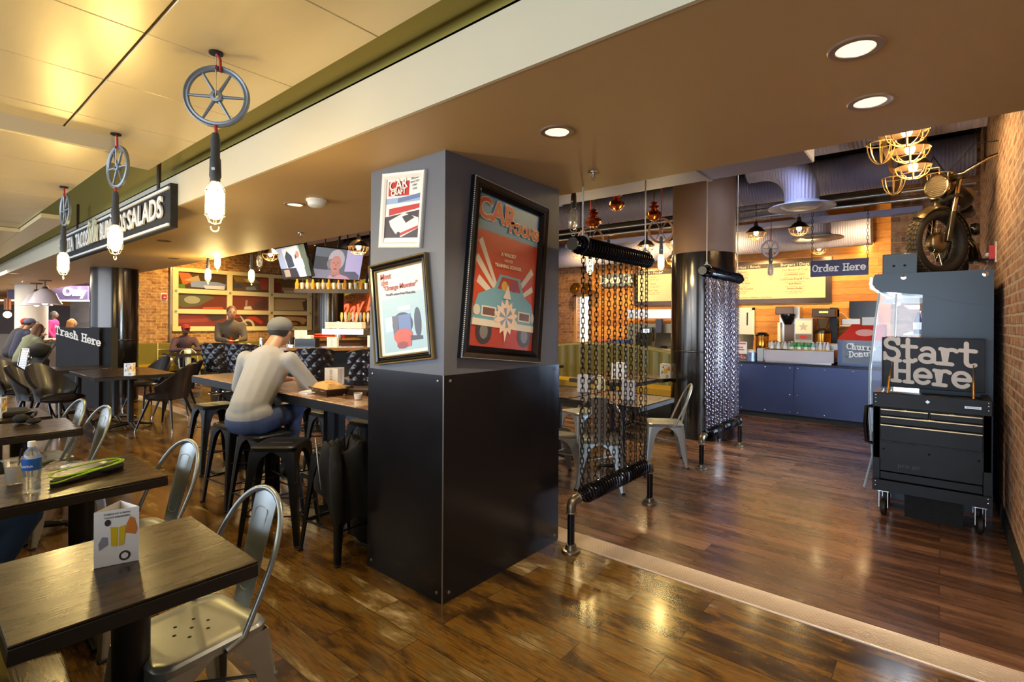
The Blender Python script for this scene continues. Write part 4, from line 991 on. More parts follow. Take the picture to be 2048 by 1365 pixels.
screen('nearer chain curtain between two pipe rails, floor flange on the metal strip', -1.865, 2.86, 4.055, .335, 2.03, 12, 2.78)
screen('farther chain curtain right of the big steel column', -1.90, 5.36, 6.68, .335, 2.06, 26, 4.0, pitch=.034, mch=M_chain_lit)
for (px, y0, y1, d, l) in ((1233, 378, 412, 6.2, 'copper finial rising behind the top pipe of the nearer chain curtain'), (1308, 404, 432, 6.4, 'small copper finial behind the right end of the nearer top pipe'), (1187, 418, 445, 6.0, 'copper collar hanging just behind the left end of the nearer top pipe')):
    a = at(px, y1, d=d); h = (y1 - y0) / F * d; b = B(); b.lathe([(0, h), (.02, h), (.05, h * .9), (.025, h * .8), (.06, h * .68), (.065, h * .62), (.03, h * .5), (.045, h * .38), (.09, h * .2), (.095, 0), (.05, -.05), (0, -.06)], tuple(a), seg=24); b.cyl(a + Vector((0, 0, h)), Vector((a.x, a.y, 4.0)), .006, seg=6)
    tag(O('copper_finial', b, mat('polished_copper', 'a85428', .2, metal=.95)), l, 'ornament')
# ================================================================== PICTURES ON THE PILLAR
def quad_frame(fr, pts, w, depth, m, name, parent, bead=None):
    """pts: four corners (x, y) clockwise from top left in the wall frame"""
    P = [Vector(p) for p in pts]; c = sum(P, Vector((0, 0))) / 4
    def inset(d):
        out = []
        n = len(P)
        for i in range(n):
            p0, p1, p2 = P[i - 1], P[i], P[(i + 1) % n]
            e1 = (p1 - p0).normalized(); e2 = (p2 - p1).normalized(); n1 = Vector((e1.y, -e1.x)); n2 = Vector((e2.y, -e2.x))
            if n1.dot(c - p1) < 0: n1 = -n1
            if n2.dot(c - p1) < 0: n2 = -n2
            bis = (n1 + n2).normalized(); out.append(p1 + bis * (d / max(.3, bis.dot(n1))))
        return out
    o, ax, ay, az = [Vector(q) for q in fr]
    b = B(); prof = [(0, 0), (0, depth * .7), (w * .12, depth), (w * .45, depth * .8), (w * .7, depth * .9), (w, depth * .45), (w, 0)]
    vs = []; fs = []
    for (d, h) in prof:
        for q in inset(d): vs.append(o + ax * q.x + ay * q.y + az * h)
    for i in range(len(prof) - 1):
        for k in range(4): fs.append((i * 4 + k, i * 4 + (k + 1) % 4, (i + 1) * 4 + (k + 1) % 4, (i + 1) * 4 + k))
    b.add(vs, fs); f = O(name, b, m, parent, smooth=0)
    return f, inset(w), inset
def bili(Q, u, v):
    """u right, v down inside quad TL,TR,BR,BL"""
    return (Q[0] * (1 - u) + Q[1] * u) * (1 - v) + (Q[3] * (1 - u) + Q[2] * u) * v
def art(fr, Q, shapes, parent, name='artwork', off=.004):
    o, ax, ay, az = [Vector(q) for q in fr]; b = B()
    for k, (m, pts) in enumerate(shapes):
        b.use(m); h = off + .00025 * k
        P = [bili(Q, u, v) for u, v in pts]; b.add([o + ax * p.x + ay * p.y + az * h for p in P], [tuple(range(len(P)))])
    return O(name, b, None, parent, smooth=0)
def ell(cx, cy, rx, ry, n=20, a0=0, a1=360): return [(cx + rx * math.cos(R(a0 + (a1 - a0) * k / n)), cy + ry * math.sin(R(a0 + (a1 - a0) * k / n))) for k in range(n if a1 - a0 == 360 else n + 1)]
def pc(h, r=.35): return mat('print_' + h, h, r)
def beads(fr, P, n_per, r, m, parent, h):
    o, ax, ay, az = [Vector(q) for q in fr]; b = B()
    for i in range(4):
        p, q = Vector(P[i]), Vector(P[(i + 1) % 4]); n = max(2, int((q - p).length / n_per))
        for k in range(n):
            w = p.lerp(q, k / n); b.ball(o + ax * w.x + ay * w.y + az * h, r, 6, 4)
    return O('beaded_edge', b, m, parent)
fL = ((0, py0, 0), (1, 0, 0), (0, 0, 1), (0, -1, 0))       # face toward -Y, local x = world X, y = Z
fR = ((px1, 0, 0), (0, 1, 0), (0, 0, 1), (1, 0, 0))        # face toward +X, local x = world Y
glass = mat('picture_glass', 'ffffff', .04, trans=1.0, alpha=.12)
def wt(pxy, plane):
    a = at(*pxy, Y=py0) if plane == 'L' else at(*pxy, X=px1)
    return ((a.x, a.z) if plane == 'L' else (a.y, a.z))
# white framed car magazine
t = T('framed_magazine', 'white framed red and white car magazine cover on the pillar', 'framed picture', (0, 0, 0))
f, Q, ins = quad_frame(fL, [wt(p, 'L') for p in ((770, 349), (855, 340), (845, 497), (762, 497))], .035, .022, mat('white_frame', 'd9d4cb', .4), 'frame', t)
beads(fL, ins(.004), .012, .0035, M_white, f, .02)
Qv = [Vector(q) for q in Q]
red, wht, dk, blu, gry = pc('b03028'), pc('dcd9d4'), pc('3a3032'), pc('5f739c'), pc('8c8a88')
art(fL, Qv, [(wht, [(0, 0), (1, 0), (1, 1), (0, 1)]), (red, [(.05, .04), (.66, .04), (.66, .27), (.05, .27)]), (pc('8fa3c4'), [(0, .31), (1, .27), (1, .36), (0, .40)]), (blu, [(.35, .31), (1, .24), (1, .31), (.35, .38)]), (red, [(.1, .47), (1, .40), (1, .47), (.1, .58)]), (dk, [(0, .60), (1, .5), (1, .93), (0, .93)]),
    (wht, [(.12, .66), (.55, .54), (.96, .62), (.98, .78), (.5, .92), (.32, .86), (.16, .74)]), (dk, [(.5, .6), (.72, .56), (.86, .62), (.62, .7)]), (red, [(.45, .86), (.97, .74), (.97, .78), (.48, .9)]), (dk, ell(.42, .88, .06, .045)), (wht, [(0, .94), (1, .93), (1, 1), (0, 1)])], t)
cL = bili(Qv, .35, .1); text('CAR', .085, ((cL.x, py0, cL.y), (1, 0, 0), (0, 0, 1), (0, -1, 0)), M_white, t, off=.008, bold=.0015)
cL = bili(Qv, .36, .215); text('CRAFT', .045, ((cL.x, py0, cL.y), (1, 0, 0), (0, 0, 1), (0, -1, 0)), M_white, t, off=.008, bold=.002)
cL = bili(Qv, .82, .12); join_text([('SPECIAL', .018, 0, .04), ('DRAG TEST', .015, 0, .02), ('EVERY', .015, 0, 0), ('ISSUE', .015, 0, -.02)], ((cL.x, py0, cL.y), (1, 0, 0), (0, 0, 1), (0, -1, 0)), M_blackmat, t, off=.008)
b = B(); b.use(glass); art_o = None
# orange monster print
t = T('framed_print', 'black and gold framed print with red heading, below the white frame', 'framed picture', (0, 0, 0))
M_gold = mat('antique_gold', 'a08a5e', .35, metal=.7)
outer = [wt(p, 'L') for p in ((744, 533), (857, 505), (873, 718), (757, 731))]
f, Q, ins = quad_frame(fL, outer, .012, .03, M_gold, 'frame', t)
f2, Q2, ins2 = quad_frame(fL, [tuple(q) for q in Q], .028, .027, M_blackgl, 'frame', t)
f3, Q3, ins3 = quad_frame(fL, [tuple(q) for q in Q2], .01, .018, M_gold, 'frame', t)
Qv = [Vector(q) for q in Q3]; org = pc('c24a25'); sea = pc('9fb9bd')
art(fL, Qv, [(pc('cfcfc6'), [(0, 0), (1, 0), (1, 1), (0, 1)]), (sea, [(.07, .34), (.97, .30), (.97, .96), (.07, .97)]), (pc('b8c6cb'), [(.12, .56), (.36, .55), (.36, .72), (.12, .73)]), (pc('2d2d3c'), ell(.5, .66, .22, .14)), (pc('5a5560'), [(.28, .55), (.42, .55), (.40, .8), (.30, .8)]), (pc('c9ced2'), [(.42, .45), (.7, .45), (.7, .5), (.42, .5)]), (blu, [(.42, .55), (.68, .55), (.68, .78), (.42, .78)]), (pc('383644'), ell(.82, .66, .07, .17)), (org, ell(.5, .8, .2, .09)), (org, [(.3, .78), (.7, .76), (.66, .92), (.4, .94)]), (pc('8f2f1c'), ell(.48, .9, .12, .04)), (dk, [(.66, .8), (.9, .82), (.9, .86), (.66, .86)])], t)
for (s_, u, v, sz) in (('Meet', .2, .07, .05), ('the', .17, .14, .048), ('"Orange Monster"', .5, .215, .042)):
    cL = bili(Qv, u, v); text(s_, sz, ((cL.x, py0, cL.y), (1, 0, .08), (0, 0, 1), (0, -1, 0)), pc('b2321f'), t, off=.008, bold=.0006)
cL = bili(Qv, .5, .3); text("Powell's custom from West side.", .02, ((cL.x, py0, cL.y), (1, 0, .05), (0, 0, 1), (0, -1, 0)), dk, t, off=.008, bold=.0005)
# big comic style poster (generic car front)
t = T('framed_poster', 'large black framed orange and blue comic poster with a car front', 'framed picture', (0, 0, 0))
outer = [wt(p, 'R') for p in ((943, 350), (1092, 418), (1074, 727), (914, 716))]
f, Q, ins = quad_frame(fR, outer, .075, .035, M_blackgl, 'frame', t)
beads(fR, ins(.006), .011, .004, mat('white_beads', 'c9c4b8', .4), f, .03)
Qv = [Vector(q) for q in Q]
o1 = pc('c4431f'); sky = pc('6f9db3'); cb = pc('6fa0ae'); cr = pc('d6cdb9')
rays = []
for (u0, v0, u1, v1, w_) in ((.06, .3, .42, .66, .035), (.02, .42, .45, .68, .04), (.06, .56, .45, .7, .045), (.93, .42, .6, .66, .04), (.95, .55, .62, .68, .035)):
    d = Vector((u1 - u0, v1 - v0)).normalized(); n_ = Vector((-d.y, d.x)) * w_; rays.append((cr, [(u0 + n_.x, v0 + n_.y * .6), (u0 - n_.x, v0 - n_.y * .6), (u1 - n_.x * .5, v1 - n_.y * .3), (u1 + n_.x * .5, v1 + n_.y * .3)]))
burst = []
for k in range(28):
    a_ = 2 * PI * k / 28; r_ = (1.0 if k % 2 else .72) * (1.35 if k in (7, 21) else 1); burst.append((.52 + .2 * r_ * math.cos(a_), .79 + .125 * r_ * math.sin(a_)))
shapes = [(sky, [(0, 0), (1, 0), (1, .235), (0, .235)]), (o1, [(0, .235), (1, .235), (1, 1), (0, 1)]), (pc('a83a22'), [(0, .86), (1, .9), (1, 1), (0, 1)])] + rays + [
    (dk, ell(.2, .9, .12, .085)), (dk, ell(.85, .9, .12, .08)), (pc('77736e'), ell(.2, .9, .06, .05)), (pc('77736e'), ell(.85, .9, .06, .05)),
    (cb, [(.02, .76), (.08, .66), (.3, .6), (.75, .6), (.95, .67), (1.0, .76), (1.0, .86), (.02, .86)]), (cb, [(.3, .62), (.38, .5), (.72, .5), (.8, .62)]), (pc('a33b2a'), [(.36, .6), (.42, .515), (.68, .515), (.74, .6)]), (pc('c9a14a'), ell(.47, .575, .05, .035)), (pc('8c3a5e'), ell(.62, .57, .05, .035)),
    (cr, [(.02, .82), (1, .82), (1, .865), (.02, .865)]), (cr, [(.14, .73), (.36, .73), (.36, .8), (.14, .8)]), (pc('70504a'), [(.16, .74), (.34, .74), (.34, .79), (.16, .79)]), (cr, [(.72, .73), (.93, .73), (.93, .8), (.72, .8)]), (pc('70504a'), [(.74, .74), (.91, .74), (.91, .79), (.74, .79)]),
    (pc('c6c2b4'), ell(.07, .765, .05, .035)), (pc('c6c2b4'), ell(.97, .765, .03, .035)), (pc('e2c9b0'), burst)]
for k in range(6):
    a_ = PI * k / 3 + .3; shapes.append((pc('8391a8'), [(.52, .79), (.52 + .11 * math.cos(a_ - .25), .79 + .07 * math.sin(a_ - .25)), (.52 + .11 * math.cos(a_ + .25), .79 + .07 * math.sin(a_ + .25))]))
shapes.append((pc('cfc8bc'), [(.45, .66), (.52, .56), (.58, .66)]))
art(fR, Qv, shapes, t)
for (s_, u, v, sz, m_, bo) in (('CAR', .27, .1, .17, pc('c4431f'), .004), ('TOONS', .72, .16, .088, pc('c4431f'), .003)):
    cL = bili(Qv, u, v); text(s_, sz, ((px1, cL.x, cL.y), (0, 1, -.09), (0, .06, 1), (1, 0, 0)), pc('e8d8b0'), t, off=.0115, bold=bo + .005, name='lettering_outline'); text(s_, sz, ((px1, cL.x, cL.y), (0, 1, -.09), (0, .06, 1), (1, 0, 0)), m_, t, off=.013, bold=bo)
cL = bili(Qv, .5, .4); join_text([('A WACKY', .03, 0, .035, 'CENTER', .001), ('DRIVER', .024, 0, 0), ('TRAINING SCHOOL', .028, 0, -.035, 'CENTER', .001)], ((px1, cL.x, cL.y), (0, 1, -.05), (0, 0, 1), (1, 0, 0)), pc('e8d8b0'), t, off=.012)
# ================================================================== TACO SIGN ON THE FASCIA
t = T('taco_sign', 'long black sign with raised white slab letters on the cream fascia', 'sign', (0, 0, 0))
y_ = 1.40
b = B(); b.bb((-8.6, y_, 2.25), (-4.70, 1.452, 2.60)); O('sign_board', b, M_blackmat, t)
b = B(); b.bb((-8.58, y_ - .014, 2.555), (-4.72, y_, 2.575)); b.bb((-8.58, y_ - .014, 2.262), (-4.72, y_, 2.282)); O('rule', b, M_white, t)
b = B()
for x in (-5.16, -8.2): b.bb((x - .025, 1.44, 2.5), (x + .025, 1.46, 2.93))
O('hanger', b, mat('dark_steel_strap', '3a2a1a', .6), t)
frS = lambda x, z: ((x, y_, z), (1, 0, 0), (0, 0, 1), (0, -1, 0))
def slab(txt, x, sx=1.0, size=.24):
    o = text(txt, size, frS(x, 2.42), M_white, t, off=.008, depth=.014, bold=.006, sx=sx)
slab('SALADS', -5.32, 1.15); slab('BURRITOS', -6.33, .85); slab('TACOS', -7.62, .8); slab('PIZZA', -8.3, .7)
text('SixKix', .34, frS(-7.05, 2.45), mat('sign_ivory', 'cfc9a8', .5), t, off=.024, depth=.014, bold=.01, shear=.25, sx=.5, name='logo_lettering')
# ================================================================== TOOLBOX WITH START HERE LID
TX0, TX1, TY = -.415, .285, 5.0
def rbox(b, x0, x1, y0, y1, z0, z1, bev=.004): b.bb((x0, y0, z0), (x1, y1, z1), bev=bev)
t = T('tool_cart', 'black rolling tool cart with open lid lettered Start Here', 'tool cart', ((TX0 + TX1) / 2, TY + .2, 0))
w2 = (TX1 - TX0) / 2
def yy(v): return v - .2
b = B(); rbox(b, -w2, w2, yy(.02), yy(.42), .45, .95); b.bb((-w2, yy(.4), .2), (w2, yy(.42), .45)); b.bb((-w2, yy(.02), .2), (-w2 + .045, yy(.42), .97)); b.bb((w2 - .045, yy(.02), .2), (w2, yy(.42), .97)); O('cabinet', b, M_black, t)
b = B(); b.bb((-w2 + .045, yy(.0), .2), (w2 - .045, yy(.42), .21)); b.bb((-w2, yy(-.005), .2), (w2, yy(.01), .285)); b.bb((-w2 + .05, yy(.03), .29), (w2 - .05, yy(.04), .345)); O('bottom_tray', b, M_black, t)
b = B(); b.bb((-w2, yy(-.008), .86), (w2, yy(.02), .975), bev=.004); O('top_fascia', b, M_black, t)
M_brasspull = mat('pale_metal_pull', 'b9a37c', .25, metal=.9)
for (x0, x1, z0, z1) in ((-w2 + .05, -.005, .80, .852), (.005, w2 - .05, .80, .852), (-w2 + .05, w2 - .05, .735, .795), (-w2 + .05, w2 - .05, .60, .73)):
    b = B(); b.bb((x0, yy(-.006), z0), (x1, yy(.02), z1), bev=.003); d_ = O('drawer', b, M_black, t)
    b = B(); b.bb((x0, yy(-.018), z1 - .014), (x1, yy(-.004), z1 - .001), bev=.003); O('drawer_pull', b, M_brasspull, d_)
b = B(); b.bb((-w2 + .05, yy(.015), .36), (w2 - .05, yy(.025), .585)); p_ = O('lower_panel', b, M_black, t)
text('pro air', .05, ((-.12, TY + .015 - TY - .2 + .0, .415), (1, 0, 0), (0, 0, 1), (0, -1, 0)), mat('faint_grey_letter', '3c3c3c', .4), t, name='faint_lettering')
b = B()
for x in (-.28, 0, .28): b.ball((x, yy(.014), .53), .008, 8, 5)
O('panel_knobs', b, M_blackmat, p_)
b = B(); b.box((-.01, yy(-.012), .93), (.02, .006, .02), (0, R(45), 0)); O('lock', b, M_chrome, t)
b = B(); b.bb((.2, yy(-.012), .905), (.29, yy(-.007), .922)); pl = O('name_plate', b, M_alu, t)
text('BLACKHAWK', .012, ((.245, yy(-.012), .9135), (1, 0, 0), (0, 0, 1), (0, -1, 0)), M_blackmat, t, name='plate_lettering')
b = B()
for x in (-w2 + .02, w2 - .02):
    for z in (.955, .93, .27, .24, .9): b.ball((x, yy(-.006), z), (.007, .004, .007), 8, 5)
O('corner_bolts', b, M_chrome, t)
for (x, s) in ((-w2 + .07, 0), (w2 - .06, 1)):
    for y in (.05, .37):
        b = B(); b.bb((x - .035, yy(y) - .035, .19), (x + .035, yy(y) + .035, .2)); b.bb((x - .03, yy(y) - .02, .06), (x - .026, yy(y) + .02, .19)); b.bb((x + .026, yy(y) - .02, .06), (x + .03, yy(y) + .02, .19)); c_ = O('caster', b, M_chrome, t)
        b = B(); b.lathe([(.0, -.02), (.045, -.02), (.062, -.012), (.062, .012), (.045, .02), (0, .02)], (x, yy(y), .062), axis='X', seg=28); O('caster_wheel', b, mat('tyre_rubber', '1a1917', .6), c_)
# side handle
b = B(); b.tube([(-w2, yy(.1), .85), (-w2 - .05, yy(.1), .84), (-w2 - .06, yy(.12), .7), (-w2 - .05, yy(.14), .55), (-w2, yy(.14), .54)], .016, 10); O('side_handle', b, M_blackgl, t)
# lid
b = B(); b.bb((-w2 + .03, yy(.40), .985), (w2 - .02, yy(.415), 1.405), bev=.004); b.bb((-w2 + .03, yy(.37), .985), (-w2 + .036, yy(.41), 1.405)); b.bb((w2 - .026, yy(.37), .985), (w2 - .02, yy(.41), 1.405)); lid = O('open_lid', b, M_black, t)
type_sign('Start', .205, ((-.015, yy(.40), 1.2), (1, 0, -.06), (0, 0, 1), (0, -1, 0)), M_whtext, t, wt=.075)
type_sign('Here', .2, ((.0, yy(.40), 1.025), (1, 0, -.045), (0, 0, 1), (0, -1, 0)), M_whtext, t, wt=.075)
for x in (-w2 + .09, w2 - .1):
    b = B(); b.cyl((x, yy(.03), .95), (x + .005, yy(.2), 1.09), .008, seg=10); b.cyl((x + .005, yy(.2), 1.09), (x + .01, yy(.38), 1.2), .004, seg=8); O('gas_strut', b, mat('brass_strut', 'b08838', .3, metal=.9), t)
b = B(); b.bb((-.15, -.1, 0), (.2, .2, .17)); cr_ = O('dark_crate', b, M_blackmat, loc=((TX0 + TX1) / 2, TY + .2, 0)); tag(cr_, 'dark low crate on the floor beneath the tool cart', 'crate')
# ================================================================== DISPLAY COOLER
CY0, CY1, CX1, CT = 5.56, 7.05, .32, 1.955
t = T('display_cooler', 'tall black open front display cooler with glowing glass side, behind the tool cart', 'display cooler', (0, 0, 0))
M_cool = mat('slate_cooler_panel', '35434e', .35, metal=.2, var=.08, scale=2)
canopy = [(-.47, 1.84), (-.465, 1.93), (-.45, CT), (CX1, CT), (CX1, 1.66), (.1, 1.70), (-.12, 1.765), (-.3, 1.79), (-.42, 1.80)]
b = B(); b.prism(canopy, ((0, CY0, 0), (1, 0, 0), (0, 0, 1), (0, -1, 0)), -(CY1 - CY0), 0); O('canopy', b, M_cool, t, smooth=30)
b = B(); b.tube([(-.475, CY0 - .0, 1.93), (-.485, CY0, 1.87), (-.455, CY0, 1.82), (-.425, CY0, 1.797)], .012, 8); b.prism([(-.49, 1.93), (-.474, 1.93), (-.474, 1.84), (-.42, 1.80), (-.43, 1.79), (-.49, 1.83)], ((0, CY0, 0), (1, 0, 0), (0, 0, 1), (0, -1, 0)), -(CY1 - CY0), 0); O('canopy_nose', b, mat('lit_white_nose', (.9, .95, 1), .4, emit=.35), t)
b = B(); b.prism([(-.14, .95), (CX1, .95), (CX1, 1.70), (.1, 1.74), (-.12, 1.80)], ((0, CY0 + .004, 0), (1, 0, 0), (0, 0, 1), (0, -1, 0)), -.03, 0); O('side_panel', b, M_cool, t)
b = B(); b.bb((-.42, CY0, 0), (CX1, CY1, .55)); b.bb((.22, CY0 + .03, .55), (CX1, CY1, 1.7)); b.bb((-.14, CY0, .55), (CX1, CY0 + .03, .96)); O('case_body', b, M_cool, t)
b = B(); b.bb((.19, CY0 + .04, .56), (.22, CY1 - .04, 1.7)); O('bright_liner', b, mat('cooler_liner', (.85, .93, 1.0), .4, emit=1.4), t)
for (nm, pts) in (('side_glass', [(-.47, .56), (-.14, .56), (-.14, 1.75), (-.42, 1.79), (-.45, 1.5), (-.485, 1.1)]),):
    b = B(); b.prism(pts, ((0, CY0, 0), (1, 0, 0), (0, 0, 1), (0, -1, 0)), -.008, -.001); O(nm, b, M_glass, t)
b = B(); b.tube([(-.42, CY0 + .0, 1.79), (-.45, CY0, 1.5), (-.485, CY0, 1.1), (-.485, CY0, .7), (-.46, CY0, .35), (-.52, CY0, .06)], .010, 8); O('glass_edge', b, mat('white_glass_edge', 'b8ccdc', .2), t)
b = B(); b.cyl((-.33, CY0 + .01, .56), (-.3, CY0 + .01, 1.78), .008, seg=8); O('inner_frame', b, M_white, t)
b = B(); b.bb((-.40, CY0 + .04, 1.70), (.18, CY0 + .06, 1.74)); 
for z in (.85, 1.15, 1.42): b.bb((-.25 if z > 1 else -.38, CY0 + .03, z), (.19, CY1 - .03, z + .012))
O('shelf', b, M_white, t)
b = B()
for k in range(5):
    y = CY0 + .15 + k * .28; b.cyl((-.36, y, 1.74), (-.36, y + .22, 1.74), .018, seg=10)
O('tube_lamp', b, mat('cold_tube', (.9, .96, 1), .3, emit=14), t)
light('cooler_glow', 'AREA', (.15, 6.3, 1.2), 230, (.62, .78, 1.0), .9, (0, R(-84), 0), 1.2)
light('cooler_glow', 'AREA', (-.1, 6.3, 1.68), 25, (.75, .87, 1.0), .3, (0, 0, 0), 1.2)
def bottle(label, x, y, z, col, h=.2, r=.03, cap='b23a2a', group='bottles in the display cooler'):
    t = T('drink_bottle', label, 'bottle', (x, y, z), 0, group)
    b = B(); b.lathe([(0, 0), (r, 0), (r, h * .62), (r * .45, h * .82), (r * .4, h * .94), (0, h * .94)], seg=18); O('bottle_body', b, mat('drink_' + col, col, .15), t)
    b = B(); b.lathe([(r * 1.02, h * .2), (r * 1.02, h * .5)], seg=18); O('label', b, M_white, t)
    b = B(); b.lathe([(0, h * .94), (r * .5, h * .94), (r * .5, h), (0, h)], seg=12); O('cap', b, mat('cap_' + cap, cap, .4), t)
    return t
bottle('dark juice bottle with red cap in front on the cooler shelf', -.15, CY0 + .09, 1.432, '2a1a30', .2, .035)
bottle('dark juice bottle with red cap just behind the first one', -.10, CY0 + .2, 1.432, '3a1a28', .19, .03)
for k in range(5): bottle('yellow drink bottle deep in the display cooler', -.1, CY0 + .5 + k * .15, 1.432, 'c9b22a', .2, .03, 'd8d8d8')
for k in range(6): bottle('green drink bottle on the middle cooler shelf', -.15, CY0 + .2 + k * .18, 1.162, '4c8a5a', .2, .03, 'd8d8d8')
b = B(); b.bb((-.42, CY0 + .3, CT), (-.165, CY0 + .6, 2.16), bev=.006)
t = T('steel_box', 'blue grey steel box with two bolts on top of the cooler', 'box', (0, 0, 0)); O('box_shell', b, M_cool, t)
b = B(); b.ball((-.335, CY0 + .3, 2.05), .011, 10, 6); b.ball((-.255, CY0 + .3, 2.05), .011, 10, 6); O('bolts', b, M_blackmat, t)
b = B(); b.lathe([(0, 0), (.016, 0), (.02, -.004), (0, -.006)], (-.25, CY0 - .001, 1.92), M=Matrix.Rotation(-PI / 2, 3, 'X'), seg=16); cooler = bpy.data.objects['display_cooler']; O('canopy_screw', b, M_chrome, cooler)
b = B(); b.lathe([(0, 0), (.016, 0), (.02, -.004), (0, -.006)], (.27, CY0 - .001, 1.92), M=Matrix.Rotation(-PI / 2, 3, 'X'), seg=16); O('canopy_screw', b, M_chrome, cooler)
# ================================================================== MOTORCYCLE
WX, WY, WZ, WR = -.03, 6.17, CT + .315, .315
t = T('motorcycle', 'vintage black motorcycle standing on top of the display cooler', 'motorcycle', (WX, WY, 0))
MZ = Matrix.Rotation(R(-38), 3, 'Z')  # steering, front turned toward the aisle
def W(v, M=MZ): return tuple(M @ Vector(v))
M_tyre = mat('tyre_rubber', '1a1917'); M_bkch = mat('warm_chrome', 'c9b48a', .15, metal=1); M_bkblk = mat('bike_black', '1c1812', .25, coat=.3)
def wheel(b_t, c, M, r=WR, w=.055):
    pass
b = B(); n = 64
# tyre: lathe about local X, then steered
def ty(M, c, parent, nm='tyre'):
    b = B(); prof = []
    for k in range(14):
        a = 2 * PI * k / 14; prof.append((WR - .052 + .052 * math.cos(a), .062 * math.sin(a)))
    b.lathe(prof, c, axis='X', seg=56, M=M, closed=True); o = O(nm, b, M_tyre, parent)
    b = B()
    for k in range(44):
        a = 2 * PI * k / 44
        for s in (-.042, -.021, 0, .021, .042):
            rr = WR + .001 - abs(s) * .22; a2 = a + (.04 if abs(s) > .02 else 0)
            p = M @ Vector((s, rr * math.cos(a2), rr * math.sin(a2))) + Vector(c); X = M @ Vector((1, 0, 0)); Y = M @ Vector((0, -math.sin(a2), math.cos(a2))); Z = X.cross(Y)
            b.box(p, (.017, .028, .008), Matrix((X, Y, Z)).transposed())
    O('tread', b, mat('tread_rubber', '5a4a30', .7), o)
    return o
c0 = (0, 0, WZ); fw = ty(MZ, c0, t)
def rim(M, c, parent):
    b = B(); b.lathe([(WR - .085, -.03), (WR - .095, -.02), (WR - .095, .02), (WR - .085, .03), (WR - .078, .03), (WR - .086, 0), (WR - .078, -.03)], c, axis='X', seg=48, M=M, closed=True); O('rim', b, M_bkch, parent)
    b = B()
    for k in range(24):
        a = 2 * PI * k / 24; a2 = a + (.5 if k % 2 else -.5)
        b.cyl(Vector(c) + M @ Vector((.03 if k % 4 < 2 else -.03, .05 * math.cos(a2), .05 * math.sin(a2))), Vector(c) + M @ Vector((0, (WR - .09) * math.cos(a), (WR - .09) * math.sin(a))), .002, seg=5)
    O('spokes', b, M_bkch, parent)
    b = B(); b.lathe([(0, -.055), (.03, -.055), (.08, -.045), (.095, -.02), (.095, .02), (.08, .04), (.05, .05), (0, .055)], c, axis='X', seg=28, M=M); O('brake_drum', b, mat('brushed_drum', '8a7a60', .3, metal=.9), parent)
rim(MZ, c0, fw)
# fender
def fen(M, c, a0, a1, r=WR + .03, w=.07):
    def f(u, v):
        a = R(a0 + (a1 - a0) * u); x = (v * 2 - 1); rr = r - .03 * x * x
        return tuple(M @ Vector((x * w, -rr * math.cos(a), rr * math.sin(a))) + Vector(c))
    return f
b = B(); b.grid(fen(MZ, c0, 40, 170), 20, 8, thick=.003); O('front_fender', b, mat('bronze_fender', '4a3c24', .3, metal=.5, coat=.3), t)
# fork, local: -Y forward, +Z up, rake back
hx = .09; top = (0, .27, .62)
for s in (-1, 1):
    lo_ = Vector((s * hx, -.0, 0)); hi_ = Vector((s * hx, .14, .60))
    b = B(); b.tube([Vector(W(lo_)) + Vector(c0), Vector(W(lo_.lerp(hi_, .45))) + Vector(c0)], .026, 16); fk = O('fork_leg', b, M_bkblk, t)
    b = B(); b.tube([Vector(W(lo_.lerp(hi_, .45))) + Vector(c0), Vector(W(hi_)) + Vector(c0)], .019, 14); O('fork_tube', b, M_bkch, fk)
b = B(); b.box(Vector(W((0, .14, .595))) + Vector(c0), (.26, .07, .03), MZ); O('fork_clamp', b, M_bkblk, t)
b = B(); b.box(Vector(W((0, .10, .42))) + Vector(c0), (.25, .06, .03), MZ); O('fork_clamp', b, M_bkblk, t)
# headlight
hl = Vector(W((-.03, .02, .53))) + Vector(c0)
b = B(); 
bk = B(); 
Mh = MZ @ Matrix.Rotation(R(-90), 3, 'X')
bk.lathe([(0, .16), (.05, .15), (.09, .1), (.108, .02), (.108, 0)], hl, seg=32, M=Mh); h_ = O('headlight', bk, M_bkch, t)
b = B(); b.torus(hl, .106, .009, 32, 8, M=Mh); O('headlight_ring', b, M_bkch, h_)
b = B(); b.lathe([(0, -.02), (.05, -.015), (.1, 0)], hl, seg=32, M=Mh); O('headlight_lens', b, wave_bump_mat('ribbed_lens', '8a7a60', .1, .5, 20, 'Z', .6), h_)
# handlebar
hb = [(-.46, .40, .76), (-.36, .36, .78), (-.22, .28, .74), (-.10, .16, .63), (.10, .16, .63), (.22, .28, .74), (.36, .36, .78), (.46, .40, .76)]
hb = [Vector(W(p)) + Vector(c0) for p in hb]
b = B(); b.tube(hb, .016, 10); hbo = O('handlebar', b, M_bkch, t)
for (p, q) in ((hb[0], hb[1]), (hb[-1], hb[-2])):
    b = B(); b.cyl(p, p.lerp(q, 1.05), .019, seg=14); O('grip', b, M_tyre, hbo)
    b = B(); dd = (q - p); b.tube([p.lerp(q, 1.15) , p.lerp(q, .9) + Vector(W((0, -.06, .0))), p + Vector(W((0, -.07, -.005)))], .005, 8); O('lever', b, M_bkch, hbo)
for s in (0, 1):
    e = hb[1] if s == 0 else hb[-2]
    b = B(); b.tube([e, e + Vector((0, 0, .09)), (e + hl) / 2 + Vector((0, 0, .22)), hl + Vector(W((0, .12, .12)))], .005, 6); O('brake_cable', b, M_blackmat, t)
